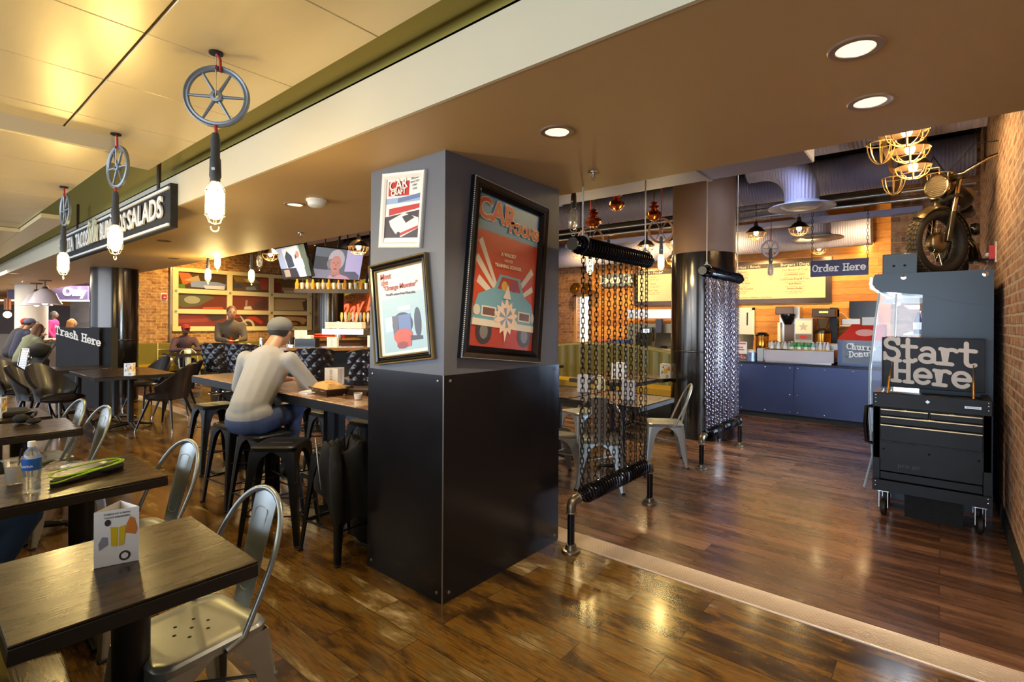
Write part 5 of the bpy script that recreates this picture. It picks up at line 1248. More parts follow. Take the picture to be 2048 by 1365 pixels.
# frame, tank, engine, seat, rear wheel : body points back along the wall
MB_ = Matrix.Rotation(R(-6), 3, 'Z')
def WB(v): return Vector(MB_ @ Vector(v)) + Vector(c0)
neck = WB((.13, .24, .45)); 
off = Vector((.10, .05, 0))
def P_(x, y, z): return WB((x + .07, y + .08, z))
b = B(); b.ball(P_(0, .42, .48), (.15, .25, .13), 24, 14, M=MB_ @ Matrix.Rotation(R(8), 3, 'X')); tk = O('fuel_tank', b, M_bkblk, t)
b = B(); b.ball(P_(.01, .40, .50), (.152, .16, .09), 20, 10, M=MB_); O('tank_panel', b, mat('cream_tank_panel', 'a8925a', .3, coat=.3), tk)
b = B(); b.cyl(P_(0, .33, .60), P_(0, .33, .625), .03, seg=16); O('tank_cap', b, M_bkch, tk)
b = B(); b.tube([neck, P_(0, .5, .34), P_(0, .95, .3)], .02, 10); b.tube([neck - Vector((0, 0, .08)), P_(-.04, .25, -.1), P_(-.1, .4, -.14), P_(-.1, .85, -.12)], .016, 10); b.tube([neck - Vector((0, 0, .08)), P_(.04, .25, -.1), P_(.1, .4, -.14), P_(.1, .85, -.12)], .016, 10); O('frame', b, M_bkblk, t)
b = B(); b.box(P_(0, .55, -.02), (.22, .34, .22), MB_); b.ball(P_(.12, .6, -.03), (.05, .11, .11), 16, 10); b.ball(P_(-.12, .5, -.03), (.06, .12, .1), 16, 10); en = O('engine', b, mat('oily_engine', '5a4a34', .4, metal=.7, var=.3, scale=20), t)
b = B()
for k in range(8): b.cyl(P_(0, .48, .1 + k * .025), P_(0, .48, .11 + k * .025), .085, seg=20)
O('cylinder_fins', b, mat('oily_engine', '5a4a34'), en)
b = B(); b.lathe([(0, -.04), (.05, -.035), (.06, 0), (.05, .03), (0, .035)], P_(.16, .38, .16), axis='X', seg=20); O('air_filter', b, M_bkblk, en)
b = B(); b.tube([P_(.08, .42, .12), P_(.16, .36, .0), P_(.18, .5, -.12), P_(.18, 1.2, -.1)], .024, 12); O('exhaust_pipe', b, M_bkch, t)
b = B(); b.cyl(P_(.1, .45, -.13), P_(.27, .45, -.13), .01, seg=8); O('foot_peg', b, M_blackmat, t)
b = B(); b.box(P_(0, .85, .42), (.24, .44, .09), MB_, bev=.03); O('saddle', b, M_blackvinyl, t)
rc = P_(-.02, 1.12, 0); rw = ty(MB_, rc, t, 'tyre'); rim(MB_, rc, rw)
b = B(); b.grid(fen(MB_, rc, 60, 190), 16, 8, thick=.003); O('rear_fender', b, M_bkblk, t)
# alarms on the brick
def alarm(fr, label, sc=1.0):
    t = T('fire_alarm', label, 'fire alarm', (0, 0, 0)); 
    b = B(); b.prism([(-.06 * sc, -.085 * sc), (.06 * sc, -.085 * sc), (.06 * sc, .085 * sc), (-.06 * sc, .085 * sc)], fr, 0, .008); O('backplate', b, M_white, t, smooth=0)
    b = B(); b.prism([(-.042 * sc, -.055 * sc), (.042 * sc, -.055 * sc), (.042 * sc, .055 * sc), (-.042 * sc, .055 * sc)], fr, .008, .05); O('horn_body', b, mat('alarm_red', 'b01f1a', .35), t, smooth=0)
    o, ax, ay, az = [Vector(q) for q in fr]; b = B(); b.ball(o + az * .055 - ay * .02, .02, 12, 8); O('strobe', b, M_white, t)
a = at(1992, 505, X=.38); alarm(((.38, a.y, a.z), (0, -1, 0), (0, 0, 1), (-1, 0, 0)), 'red fire alarm on white plate, right brick wall beside the motorcycle', 1.1)
a = at(328, 594, X=-14.6); alarm(((-14.6, a.y, a.z), (0, 1, 0), (0, 0, 1), (1, 0, 0)), 'red fire alarm on white plate, left of the garage door', 1.1)
# ================================================================== ORDER COUNTER
OY = 9.0
t = T('order_counter', 'long counter clad in dark blue grey steel sheets', 'counter', (0, 0, 0))
b = B(); b.bb((-6.5, OY + .05, 0), (-.57, OY + .75, .1)); O('toe_kick', b, M_blackmat, t)
b = B(); b.bb((-6.5, OY + .02, .1), (-.57, OY + .75, .85)); O('carcass', b, M_blackmat, t)
M_bluesteel = mat('blue_black_steel', '39405c', .3, metal=.55, var=.3, scale=1.6)
for k in range(5):
    x1 = -.57 - k * 1.19; b = B(); b.bb((x1 - 1.195, OY, .09), (x1, OY + .02, .86)); pn = O('steel_panel', b, M_bluesteel, t)
    b = B()
    for i in range(4):
        for z in (.13, .82): b.ball((x1 - .06 - i * .36, OY, z), (.011, .005, .011), 8, 5)
    for z in (.4,): b.ball((x1 - .06, OY, z), (.011, .005, .011), 8, 5); b.ball((x1 - 1.14, OY, z), (.011, .005, .011), 8, 5)
    O('screws', b, M_chrome, pn)
b = B(); b.bb((-6.55, OY - .03, .86), (-.56, OY + .8, .895), bev=.006); O('countertop', b, mat('dark_countertop', '2c2a30', .2, metal=.3), t)
t = T('back_counter', 'steel back counter under the menu board', 'counter', (0, 0, 0))
b = B(); b.bb((-6.5, 10.95, 0), (-.6, 11.59, .88)); O('cabinet', b, M_white, t); b = B(); b.bb((-6.5, 10.9, .88), (-.6, 11.59, .92)); O('worktop', b, M_alu, t)
# menu board
mz0, mz1 = 1.93, 2.82
t = T('menu_board', 'long cream menu board in a dark steel frame on the wood wall', 'menu board', (0, 0, 0))
mx0, mx1 = -5.75, -1.62; my = 11.52
b = B(); b.bb((mx0, my, mz0), (mx1, 11.6, mz1)); O('frame', b, mat('dark_menu_frame', '4a3c36', .25, metal=.7), t)
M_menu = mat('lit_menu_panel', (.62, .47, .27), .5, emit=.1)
b = B(); b.bb((mx0 + .1, my - .012, mz0 + .1), (mx1 - .1, my, mz1 - .16)); O('panel', b, M_menu, t)
b = B(); b.bb((mx0 + .1, my - .013, mz1 - .16), (mx1 - .1, my, mz1 - .07)); O('header_strip', b, mat('brown_header', '3c2a20', .5), t)
frm = ((0, my - .014, 0), (1, 0, 0), (0, 0, 1), (0, -1, 0))
hd = ['Tacos | Burritos | Bowls', 'Burgers | Dogs', 'Starters & Snacks', 'Salads | Pizza']
join_text([(hd[0], .085, -3.3, mz1 - .117), ('*', .1, -2.72, mz1 - .12), (hd[1], .085, -2.25, mz1 - .117), (hd[2], .085, -4.45, mz1 - .117), (hd[3], .085, -5.3, mz1 - .117)], frm, M_white, t)
its = []
cols = [(-2.25, ['Our Burger & Dogs', 'Customize your', 'California Dog & Fries', 'Kid Pizza', 'Sweet Sides']), (-3.3, ['Rice & Beans', 'Tacos    Bowls', 'Build your fix with', 'Americas Philly Loaded']), (-4.4, ['Nachos & Salsa', 'Chips & Cheese', 'Chicken & Ribs', 'Street Tacos', 'Half Dozen Wings']), (-5.25, ['Garden', 'House', 'Tater Tots'])]
for cx, ls in cols:
    n = len(ls)
    for i, s_ in enumerate(ls):
        z = mz1 - .22 - (mz1 - mz0 - .42) * i / n; its.append((s_, .058, cx, z)); its.append(('cheese, onion, tomato, salsa verde', .026, cx, z - .055)); its.append(('rice, beans, lettuce   8.50', .026, cx, z - .09))
its.append(('Extra Cheese   Add Bacon   Sweet Potato', .04, -3.0, mz0 + .13)); its.append(('Lemonade   Iced Tea   Fountain', .04, -4.5, mz0 + .13))
join_text(its, frm, mat('menu_print', '5b3c24', .6), t)
# order here sign
a = at(1621, 522, Y=8.5); t = T('order_here_sign', 'dark blue hanging sign lettered Order Here', 'sign', (0, 0, 0))
x0, x1, z1, z0 = -1.46, -.765, 2.425, 2.195
b = B(); b.bb((x0, 8.5, z0), (x1, 8.53, z1)); O('sign_board', b, mat('navy_sign', '3a3650', .35, metal=.3), t)
type_sign('Order Here', .106, (((x0 + x1) / 2, 8.5, (z0 + z1) / 2 - .045), (1, 0, 0), (0, 0, 1), (0, -1, 0)), M_whtext, t, wt=.07)
for x in (x0 + .02, x1 - .01):
    me = link_mesh(34, .05, 'hanging_chain'); me.materials.append(M_blackmat); o = bpy.data.objects.new('hanging_chain', me); COL.objects.link(o); o.parent = t; o.location = (x, 8.51, 4.0 - .0)
# ---- things on the counters
def P_c(px, Y=9.35, z=.895):
    a = at(px, 700, Y=Y); return a.x
def boxy(name, label, cat, parts, loc, group=None):
    t = T(name, label, cat, loc, 0, group)
    for (nm, m, fn) in parts:
        b = B(); fn(b); O(nm, b, m, t)
    return t
M_copper = mat('golden_steel', 'c08a3c', .2, metal=.95)
M_gstar = mat('print_grey2', 'a8a6a8', .5)
YB = 11.2
def urn(px, label, h, r, glass=True):
    boxy('coffee_urn', label, 'coffee urn', [('urn_body', M_copper, lambda b: b.lathe([(0, .12), (r, .12), (r, h * .8), (r * .97, h * .82), (0, h * .82)], seg=28)), ('lid', M_blackgl, lambda b: b.lathe([(r * 1.03, h * .8), (r * 1.03, h * .86), (r * .7, h * .97), (0, h)], seg=28)), ('stand', M_blackmat, lambda b: (b.lathe([(0, 0), (r * 1.05, 0), (r * 1.05, .03), (r * .9, .05), (r, .13), (0, .13)], seg=28))), ('spigot', M_blackmat, lambda b: b.box((0, -r - .03, .14), (.03, .06, .04)))], (P_c(px, YB), YB, .92), 'coffee urns on the back counter')
urn(1524, 'gold steel coffee urn, the larger one at the left', .43, .125); urn(1555, 'gold steel coffee urn, the small one', .27, .095)
boxy('tea_brewer', 'tall grey steel brewer with a dark control head', 'brewer', [('tower', M_alu, lambda b: b.bb((-.16, -.05, 0), (.19, .25, .93))), ('front_column', mat('dark_stainless', '5a4a44', .3, metal=.8), lambda b: b.bb((-.06, -.12, .0), (.1, -.04, .6))), ('control_head', mat('dark_stainless', '5a4a44'), lambda b: b.bb((-.2, -.22, .78), (.12, .0, .93), bev=.01)), ('brew_funnel', M_blackgl, lambda b: b.lathe([(0, .58), (.06, .58), (.13, .74), (.13, .78), (0, .78)], (0, -.12, 0), seg=20)), ('side_post', M_white, lambda b: b.bb((-.18, -.12, 0), (-.13, -.04, .62)))], (P_c(1578, YB), YB, .92))
boxy('cappuccino_machine', 'white and silver cappuccino machine with a grey star', 'drink machine', [('cabinet', M_alu, lambda b: b.bb((-.15, -.2, 0), (.15, .2, .7))), ('front_panel', M_white, lambda b: b.bb((-.135, -.21, .42), (.135, -.2, .66))), ('star_emblem', M_gstar, lambda b: b.prism([((.09 if k % 2 == 0 else .04) * math.sin(PI * k / 5), .54 + (.09 if k % 2 == 0 else .04) * math.cos(PI * k / 5)) for k in range(10)], ((0, -.211, 0), (1, 0, 0), (0, 0, 1), (0, -1, 0)), 0, .002)), ('brand_strip', mat('grey_strip', '6a6468', .5), lambda b: b.bb((-.135, -.212, .30), (.135, -.2, .40))), ('red_oval', mat('alarm_red', 'b01f1a'), lambda b: b.prism([(.06 * math.cos(R(a)), .35 + .03 * math.sin(R(a))) for a in range(0, 360, 20)], ((0, -.213, 0), (1, 0, 0), (0, 0, 1), (0, -1, 0)), 0, .002)), ('dispense_bay', M_blackmat, lambda b: b.bb((-.06, -.213, .18), (.06, -.2, .24)))], (P_c(1611, YB), YB, .92))
boxy('coffee_brewer', 'black coffee brewer with a green display and gold urn', 'brewer', [('back_column', M_blackgl, lambda b: b.bb((.08, -.05, 0), (.2, .2, .9))), ('head', mat('dark_stainless', '5a4a44'), lambda b: b.bb((-.18, -.25, .72), (.2, .2, .88), bev=.01)), ('display', mat('green_display', (.45, .9, .1), .4, emit=1.5), lambda b: b.bb((-.06, -.256, .80), (.08, -.25, .83))), ('filter_basket', M_alu, lambda b: b.lathe([(.0, .52), (.05, .52), (.11, .70), (0, .70)], (-.02, -.1, 0), seg=20)), ('urn', M_copper, lambda b: b.lathe([(0, .18), (.14, .18), (.14, .42), (0, .46)], (-.02, -.1, 0), seg=28)), ('urn_base', M_blackmat, lambda b: b.lathe([(0, 0), (.13, 0), (.14, .18), (0, .18)], (-.02, -.1, 0), seg=24)), ('urn_lid', M_blackgl, lambda b: b.lathe([(.142, .42), (.14, .46), (.06, .5), (0, .5)], (-.02, -.1, 0), seg=24))], (P_c(1650, YB), YB, .92))
boxy('paper_dispenser', 'small steel shelf box on the wood wall right of the brewer', 'dispenser', [('box_shell', M_alu, lambda b: b.bb((-.15, 0, .58), (.15, .3, .70), bev=.01)), ('shelf_lip', M_white, lambda b: b.bb((-.16, -.06, .555), (.16, .3, .575)))], (P_c(1700, YB), 11.3, .92))
boxy('wall_panel', 'pale window panel on the wood wall right of the far chain screen', 'wall panel', [('panel', mat('pale_panel', 'c3ccce', .4), lambda b: b.bb((-.3, 0, .46), (.22, .04, 1.02))), ('panel_frame', M_white, lambda b: (b.bb((.22, -.01, .42), (.27, .04, 1.05)), b.bb((-.3, -.01, 1.0), (.27, .04, 1.05)))), ('handle', M_blackmat, lambda b: b.bb((.12, -.02, .68), (.14, 0, .95)))], (P_c(1480, 11.5), 11.55, .8))
# glass condiment trough on the counter
a0, a1 = P_c(1531, 9.3), P_c(1671, 9.3)
t = T('ice_display', 'long glass sided ice display with bottles on the order counter', 'ice display', ((a0 + a1) / 2, 9.3, .895)); L = a1 - a0
b = B(); b.bb((-L / 2, -.16, 0), (L / 2, .2, .03)); b.bb((-L / 2, -.16, 0), (-L / 2 + .03, .2, .22)); b.bb((L / 2 - .03, -.16, 0), (L / 2, .2, .22)); b.bb((-L / 2, .19, 0), (L / 2, .2, .3)); O('steel_bin', b, M_alu, t)
b = B(); b.bb((-L / 2, -.175, .02), (L / 2, -.165, .2)); O('front_glass', b, mat('frosted_glass', 'd8d2da', .15, alpha=.55), t)
b = B(); b.bb((-L / 2 + .03, -.15, .03), (L / 2 - .03, .18, .17)); O('crushed_ice', b, mat('crushed_ice', 'cfc6cc', .3, var=.2, scale=90, bump=.6), t)
b = B(); b.bb((-L / 2, -.18, .2), (L / 2, -.15, .215)); b.bb((-L / 2, .17, .3), (L / 2, .2, .315)); O('top_rail', b, M_copper, t)
random.seed(5)
for k in range(17):
    x = a0 + .1 + (L - .2) * k / 16; c_ = 'c0c6d0' if k < 6 else ('2f8a4c' if k < 12 else ('8fb0c0' if k < 14 else 'd0d0d8'))
    bottle({'c0c6d0': 'clear soda bottle in the left part of the ice display', '2f8a4c': 'green soda bottle in the middle of the ice display', '8fb0c0': 'pale blue soda bottle in the ice display', 'd0d0d8': 'white capped bottle at the right end of the ice display'}[c_], x, 9.28 + .06 * (k % 2), 1.06, c_, .17, .03, 'c8502a' if k < 6 else 'd8d8d8', 'soda bottles standing in ice')
# bucket, wrapped snacks, register, churro case
a = P_c(1502, 9.2); boxy('metal_bucket', 'small blue grey bucket left of the ice display', 'bucket', [('pail', mat('zinc_pail', '707a96', .35, metal=.8), lambda b: b.lathe([(0, 0), (.085, 0), (.11, .14), (.115, .14), (.11, .0)], seg=28)), ('contents', M_white, lambda b: b.ball((0, 0, .14), (.09, .09, .05)))], (a, 9.2, .895))
a = P_c(1530, 9.15); boxy('napkin_dispenser', 'shiny steel napkin dispenser between bucket and ice display', 'dispenser', [('case', M_alu, lambda b: b.bb((-.05, -.06, 0), (.05, .06, .22), bev=.008))], (a - .06, 9.15, .895))
a = P_c(1485, 9.15); boxy('snack_bin', 'clear bin of red wrapped snacks at the left of the counter', 'snack bin', [('bin', M_cup, lambda b: b.bb((-.1, -.08, 0), (.1, .08, .1))), ('snack_packs', mat('snack_red', 'b8543a', .5, var=.3, scale=25), lambda b: [b.ball((random.uniform(-.07, .07), random.uniform(-.05, .05), .04 + random.uniform(0, .06)), .025, 8, 5) for _ in range(14)])], (a, 9.15, .895))
boxy('counter_notice', 'small framed price notice standing on the order counter', 'notice', [('board', M_white, lambda b: b.bb((-.09, 0, .02), (.09, .01, .22))), ('notice_print', mat('alarm_red', 'b01f1a'), lambda b: (b.bb((-.07, -.002, .18), (.07, 0, .2)), b.bb((-.07, -.002, .12), (.03, 0, .135)), b.bb((-.07, -.002, .08), (.05, 0, .095))))], (P_c(1487, 9.1) - .03, 9.08, .99))
def register(px, label, Y=9.55, screen_m=None):
    boxy('cash_register', label, 'cash register', [('base', mat('navy_plastic', '26263c', .4), lambda b: b.bb((-.22, -.15, 0), (.2, .2, .12), bev=.01)), ('screen', M_blackgl, lambda b: b.box((-.02, 0, .3), (.34, .04, .26), (R(-15), 0, 0))), ('stand', M_blackmat, lambda b: b.bb((-.03, .0, .1), (.03, .05, .25))), ('card_reader', mat('navy_plastic', '26263c'), lambda b: b.box((.27, -.08, .1), (.12, .16, .06), (R(-30), 0, .4)))], (P_c(px, Y), Y, .895), 'cash registers')
register(1488, 'dark cash register right of the far chain screen'); register(1330, 'dark cash register left of the big column'); register(1290, 'cash register seen through the chain curtain')
# churro case
a = at(1700, 660, Y=9.35); t = T('churro_case', 'countertop warmer with red sloped top, lettered Churro Donut', 'food warmer', (a.x + .12, 9.35, .895))
M_wc = mat('warmer_panel', '3c4660', .4, metal=.3)
b = B(); b.bb((-.25, -.2, 0), (.32, .25, .03)); b.bb((-.25, -.2, .03), (-.2, .25, .38)); b.bb((-.25, .2, .03), (.32, .25, .38)); O('case_shell', b, M_wc, t)
b = B(); b.bb((-.2, -.2, .03), (.32, -.19, .38)); O('front_glass', b, mat('warmer_glass', 'a8b4c4', .1, alpha=.35), t)
b = B(); b.bb((-.18, -.15, .12), (.3, .2, .13)); b.bb((-.18, -.15, .24), (.3, .2, .25)); O('rack', b, M_chrome, t)
b = B(); b.add([(-.26, -.21, .38), (.32, -.21, .38), (.32, .26, .38), (-.26, .26, .38), (-.1, .02, .62), (.32, .02, .62), (.32, .26, .62), (-.1, .26, .62)], [(3, 2, 1, 0), (4, 5, 6, 7), (0, 1, 5, 4), (1, 2, 6, 5), (2, 3, 7, 6), (3, 0, 4, 7)]); hd_ = O('sloped_top', b, mat('red_top', 'b42a1e', .35), t, smooth=0)
nn = Vector((0, -.24, .23)).normalized(); up_ = Vector((0, .23, .24)).normalized()
frt = (Vector((.08, -.1, .493)), Vector((1, 0, 0)), up_, Vector((1, 0, 0)).cross(up_))
b = B(); b.prism([(.12 * math.cos(R(a_)), .07 * math.sin(R(a_))) for a_ in range(0, 360, 15)], frt, .002, .004); O('oval_badge', b, mat('pink_badge', 'e0a8a0', .5), t, smooth=0)
type_sign('Churro', .095, ((.04, -.205, .24), (1, 0, -.05), (0, 0, 1), (0, -1, 0)), M_whtext, t, wt=.07); type_sign('Donut', .095, ((.04, -.205, .14), (1, 0, .1), (0, 0, 1), (0, -1, 0)), M_whtext, t, wt=.07)
for k in range(6):
    b = B(); b.torus((t.location.x - .12 + .08 * k, 9.32 + .05 * (k % 2), .895 + .15 + .12 * (k % 2)), .03, .013, 16, 8); tag(O('donut', b, mat('donut_crust', 'a86a34', .6)), 'donut on the rack of the churro warmer', 'donut', 'donuts in the warmer')
a = P_c(1725, 11.3); boxy('wall_screen', 'black box screen on the wood wall above the churro warmer', 'screen', [('screen_case', M_blackgl, lambda b: b.bb((-.22, 0, .62), (.2, .08, 1.05)))], (a, 11.4, .895))
b = B(); b.box((at(1740, 643, Y=9.2).x, 9.2, at(1740, 643, Y=9.2).z), (.2, .02, .12), bev=.008); tag(O('hanging_card', b, M_paper), 'blank white rounded card in front of the churro warmer', 'card')
b = B(); a = at(1672, 645, Y=11.5); b.torus((a.x, 11.5, a.z), .2, .006, 30, 6, axis='Y'); tag(O('wire_hoop', b, mat('beige_wire', 'd8c9a0', .5)), 'thin pale hoop hanging on the wood wall right of the brewer', 'hoop')
# hiring sign, spun discs, kitchen pass items
a = at(1205, 548, Y=11.5); a2 = at(1268, 548, Y=11.5)
t = T('hanging_sign', 'grey sign board half hidden behind the chain curtain', 'sign', (0, 0, 0)); b = B(); b.bb((a.x, 11.4, 2.42), (a2.x, 11.44, 2.72)); O('sign_board', b, mat('grey_sign', '6a7480', .5), t); type_sign('Ieern In', .2, (((a.x + a2.x) / 2, 11.4, 2.49), (1, 0, 0), (0, 0, 1), (0, -1, 0)) if False else (((a.x + a2.x) / 2, 11.4, 2.50), (1, 0, 0), (0, 0, 1), (0, -1, 0)), M_whtext, t, wt=.08) if 'H' in GL and 'i' in GL else None
for k, (px, l) in enumerate(((1151, 'left spun metal hubcap above the doorway'), (1168, 'right spun metal hubcap above the doorway'))):
    a = at(px, 577, Y=10.85); b = B(); b.lathe([(0, .05), (.05, .045), (.06, .02), (.14, .03), (.15, .0), (.15, -.01), (0, -.01)], (a.x, 10.84 if k == 0 else 11.0, a.z), seg=32, M=Matrix.Rotation(R(70), 3, 'X') @ Matrix.Rotation(0, 3, 'Y')); tag(O('hubcap', b, M_copper), l, 'hubcap')
b = B()
for (px, c_) in ((1190, 'a03020'),): pass
random.seed(3)
for k, (px, col, w_, h_, l) in enumerate(((1185, 'a83a36', .25, .22, 'red box stacked at the left end of the order counter'), (1206, 'b8524a', .25, .26, 'rose box at the left end of the order counter'), (1222, '33406a', .3, .24, 'navy crate on the counter behind the chain curtain'), (1243, '3a4a86', .3, .28, 'blue crate on the counter behind the chain curtain'), (1162, '6a6a70', .3, .12, 'low grey tray at the far left of the order counter'))):
    x = P_c(px, 9.35); b = B(); b.bb((x - w_ / 2, 9.2, .896), (x + w_ / 2, 9.5, .896 + h_), bev=.01); tag(O('counter_box', b, mat('box_' + col, col, .5, var=.2, scale=10)), l, 'box')
boxy('paper_stack', 'white tray of order papers with red print, left of the big column', 'tray', [('tray', mat('lilac_tray', 'b8a8bc', .5), lambda b: b.bb((-.45, -.1, 0), (.4, .1, .14))), ('red_print', mat('snack_red', 'b8543a'), lambda b: [b.bb((x, -.102, .02), (x + .03, -.1, .1)) for x in (.1, .16, .22, .28)])], (P_c(1338, 9.1), 9.12, .895))
boxy('steel_pass', 'bright steel kitchen pass behind the registers', 'kitchen pass', [('hood', M_alu, lambda b: b.bb((-1.1, 0, 1.62), (.3, .3, 1.82))), ('counter_unit', mat('olive_steel', '6f6a58', .35, metal=.6), lambda b: b.bb((-1.1, .05, .93), (.3, .3, 1.5))), ('screen', M_blackgl, lambda b: b.bb((-.75, -.06, 1.1), (-.45, 0, 1.42))), ('screen_face', mat('cold_screen', (.7, .85, 1), .4, emit=1.4), lambda b: b.bb((-.68, -.064, 1.15), (-.52, -.06, 1.38))), ('post', mat('navy_plastic', '26263c'), lambda b: b.bb((-.35, -.1, .93), (-.22, 0, 1.6)))], (P_c(1345, 10.9), 10.9, 0))
# ================================================================== BOOTH (camel backed banquette)
def booth_top(x): return max(.84, 1.10 - .24 * ((x + 4.85) / 2.0) ** 2)
def booth_y(x): return 8.45 - .05 * (x + 4.8) ** 2
t = T('curved_booth', 'green channel tufted booth with an arched back and mustard seats', 'booth', (0, 0, 0))
BX0, BX1 = -7.3, -2.95
def back(u, v):
    x = BX0 + (BX1 - BX0) * u; ch = .045 * abs(math.sin(u * 46 * PI / 2)); return (x, booth_y(x) - ch, .42 + (booth_top(x) - .42) * v)
b = B(); b.grid(lambda u, v: back(1 - u, v), 276, 3, thick=.14); O('backrest', b, M_boothvinyl, t, smooth=60)
b = B(); b.tube([(BX0 + (BX1 - BX0) * k / 60, booth_y(BX0 + (BX1 - BX0) * k / 60) + .06, booth_top(BX0 + (BX1 - BX0) * k / 60)) for k in range(61)], .05, 10); O('top_roll', b, M_boothvinyl, t)
b = B(); b.grid(lambda u, v: (BX0 + (BX1 - BX0) * u, booth_y(BX0 + (BX1 - BX0) * u) - .56 + .55 * v, .46 + .015 * math.sin(PI * v)), 40, 4, thick=-.1); O('seat', b, M_boothseat, t)
b = B(); b.bb((BX0, 7.75, 0), (BX1, 8.2, .36)); O('plinth', b, M_blackmat, t)
# ================================================================== GARAGE DOOR
GX = -14.6; GY0, GY1 = 4.39, 8.05; GZ0, GZ1 = 1.23, 2.82
t = T('garage_door', 'white framed sectional garage door with nine picture windows', 'garage door', (0, 0, 0))
M_gd = mat('cream_door_rail', 'd8c68e', .5)
frG = ((GX, 0, 0), (0, 1, 0), (0, 0, 1), (1, 0, 0))
ysG = [GY0, GY0 + .13, 5.66, 5.79, 6.77, 6.90, GY1 - .13, GY1]; 
rows = [GZ0, GZ0 + .12, 1.67, 1.79, 2.18, 2.30, GZ1 - .1, GZ1]
b = B()
for k in (0, 2, 4, 6): b.bb((GX, ysG[k], GZ0), (GX + .06, ysG[k + 1], GZ1), bev=.006)
O('stile', b, M_gd, t)
b = B()
for k in (0, 2, 4, 6): b.bb((GX, GY0, rows[k]), (GX + .065, GY1, rows[k + 1]), bev=.006)
O('rail', b, M_gd, t)
b = B(); b.bb((GX, GY0 - .06, GZ0 - .3), (GX + .1, GY0 - .02, 2.9)); b.bb((GX, GY1 + .02, GZ0 - .3), (GX + .1, GY1 + .06, 2.9)); O('track', b, M_alu, t)
b = B()
for y in (ysG[1] - .06, 5.72, 6.83, GY1 - .06):
    for z in (1.73, 2.24): b.box((GX + .07, y, z), (.02, .05, .05))
O('hinge', b, M_alu, t)
pan = lambda h: mat('photo_' + h, h, .3)
def gpanel(c, r, base, shapes):
    y0, y1 = ysG[1 + 2 * c], ysG[2 + 2 * c]; z0, z1 = rows[1 + 2 * r], rows[2 + 2 * r]
    Q = [Vector((y0, z1)), Vector((y1, z1)), Vector((y1, z0)), Vector((y0, z0))]
    art(frG, Q, [(pan(base), [(0, 0), (1, 0), (1, 1), (0, 1)])] + [(pan(m_), p) for m_, p in shapes], t, 'picture_pane', .012)
gpanel(0, 2, '4a3524', [('b8602c', [(0, 0), (.2, 0), (.35, .5), (.1, .8)]), ('a89468', [(.1, .5), (.4, .15), (.45, .6)]), ('8090b8', [(.24, .62), (.35, .5), (.8, .5), (.98, .62), (.96, .9), (.26, .88)]), ('c8c4d8', [(.5, .75), (.95, .72), (.95, .95), (.55, .95)]), ('5a7a28', [(0, .75), (.12, .72), (.15, 1), (0, 1)])])
gpanel(1, 2, '5a4424', [('8a6a2c', [(.0, .0), (.5, .0), (.8, .4), (.1, .4)]), ('3a3a40', [(.02, .6), (.2, .5), (.3, .75), (.05, .8)]), ('7a8a94', [(.36, .72), (.6, .62), (.66, .86), (.38, .9)]), ('a83a24', [(.74, .1), (.96, .05), (.98, .8), (.8, .85)]), ('c9a050', [(.3, .2), (.5, .12), (.6, .3), (.4, .4)])])
gpanel(2, 2, '6a5230', [('7a2c1c', [(0, .3), (.2, .3), (.2, .95), (0, .95)]), ('a88c5c', [(.25, .6), (.95, .55), (1, .8), (.25, .85)]), ('c8b48a', [(.3, .8), (.95, .75), (1, 1), (.3, 1)])])
gpanel(0, 1, '6a3020', [('5a5a40', [(0, .1), (.5, 0), (.75, .2), (.4, .8), (.1, .9), (0, .8)]), ('9a9a80', ell(.28, .4, .16, .25)), ('b8502c', [(.5, .85), (.9, .8), (.95, 1), (.5, 1)])])
gpanel(1, 1, '7a3422', [('d0c8b0', [(.33, .75), (.5, .7), (.55, .95), (.32, .95)]), ('5a3a30', [(.6, .5), (.9, .2), (1, .3), (1, .8), (.6, .9)]), ('9a9080', [(.36, .3), (.42, .3), (.4, .75), (.35, .75)])])
gpanel(2, 1, '8a7450', [('b89c6c', [(0, .15), (.95, .1), (.9, .9), (0, .95)]), ('5a4028', [(.85, .3), (1, .1), (1, .9), (.9, .9)])])
gpanel(0, 0, '7a2c1c', [('94402c', [(0, .45), (.6, .35), (.6, .6), (0, .75)]), ('3a3430', [(.55, .1), (.9, .0), (1, .3), (.7, .6)])])
gpanel(1, 0, '5a3020', [('c8b48c', ell(.42, .95, .19, .58, 20)), ('4a3a30', ell(.42, .98, .13, .42, 20)), ('b83420', [(.38, .2), (.62, .12), (.86, .62), (.8, .85), (.62, .55), (.45, .35)]), ('a83038', [(.0, .0), (.25, .0), (.2, .25), (0, .3)]), ('c0b8a8', [(.2, .1), (.24, .1), (.42, .9), (.38, .9)])])
gpanel(2, 0, '6a4424', [('b89060', [(0, .3), (.4, .1), (.9, .2), (1, .4), (.9, .8), (.2, .95), (0, .8)]), ('4a3018', ell(.62, .75, .2, .25)), ('9a6a34', ell(.6, .78, .12, .15))])
b = B(); b.bb((GX + .04, GY0 + .1, GZ0 + .1), (GX + .043, GY1 - .1, GZ1 - .08)); O('window_glass', b, glass, t)
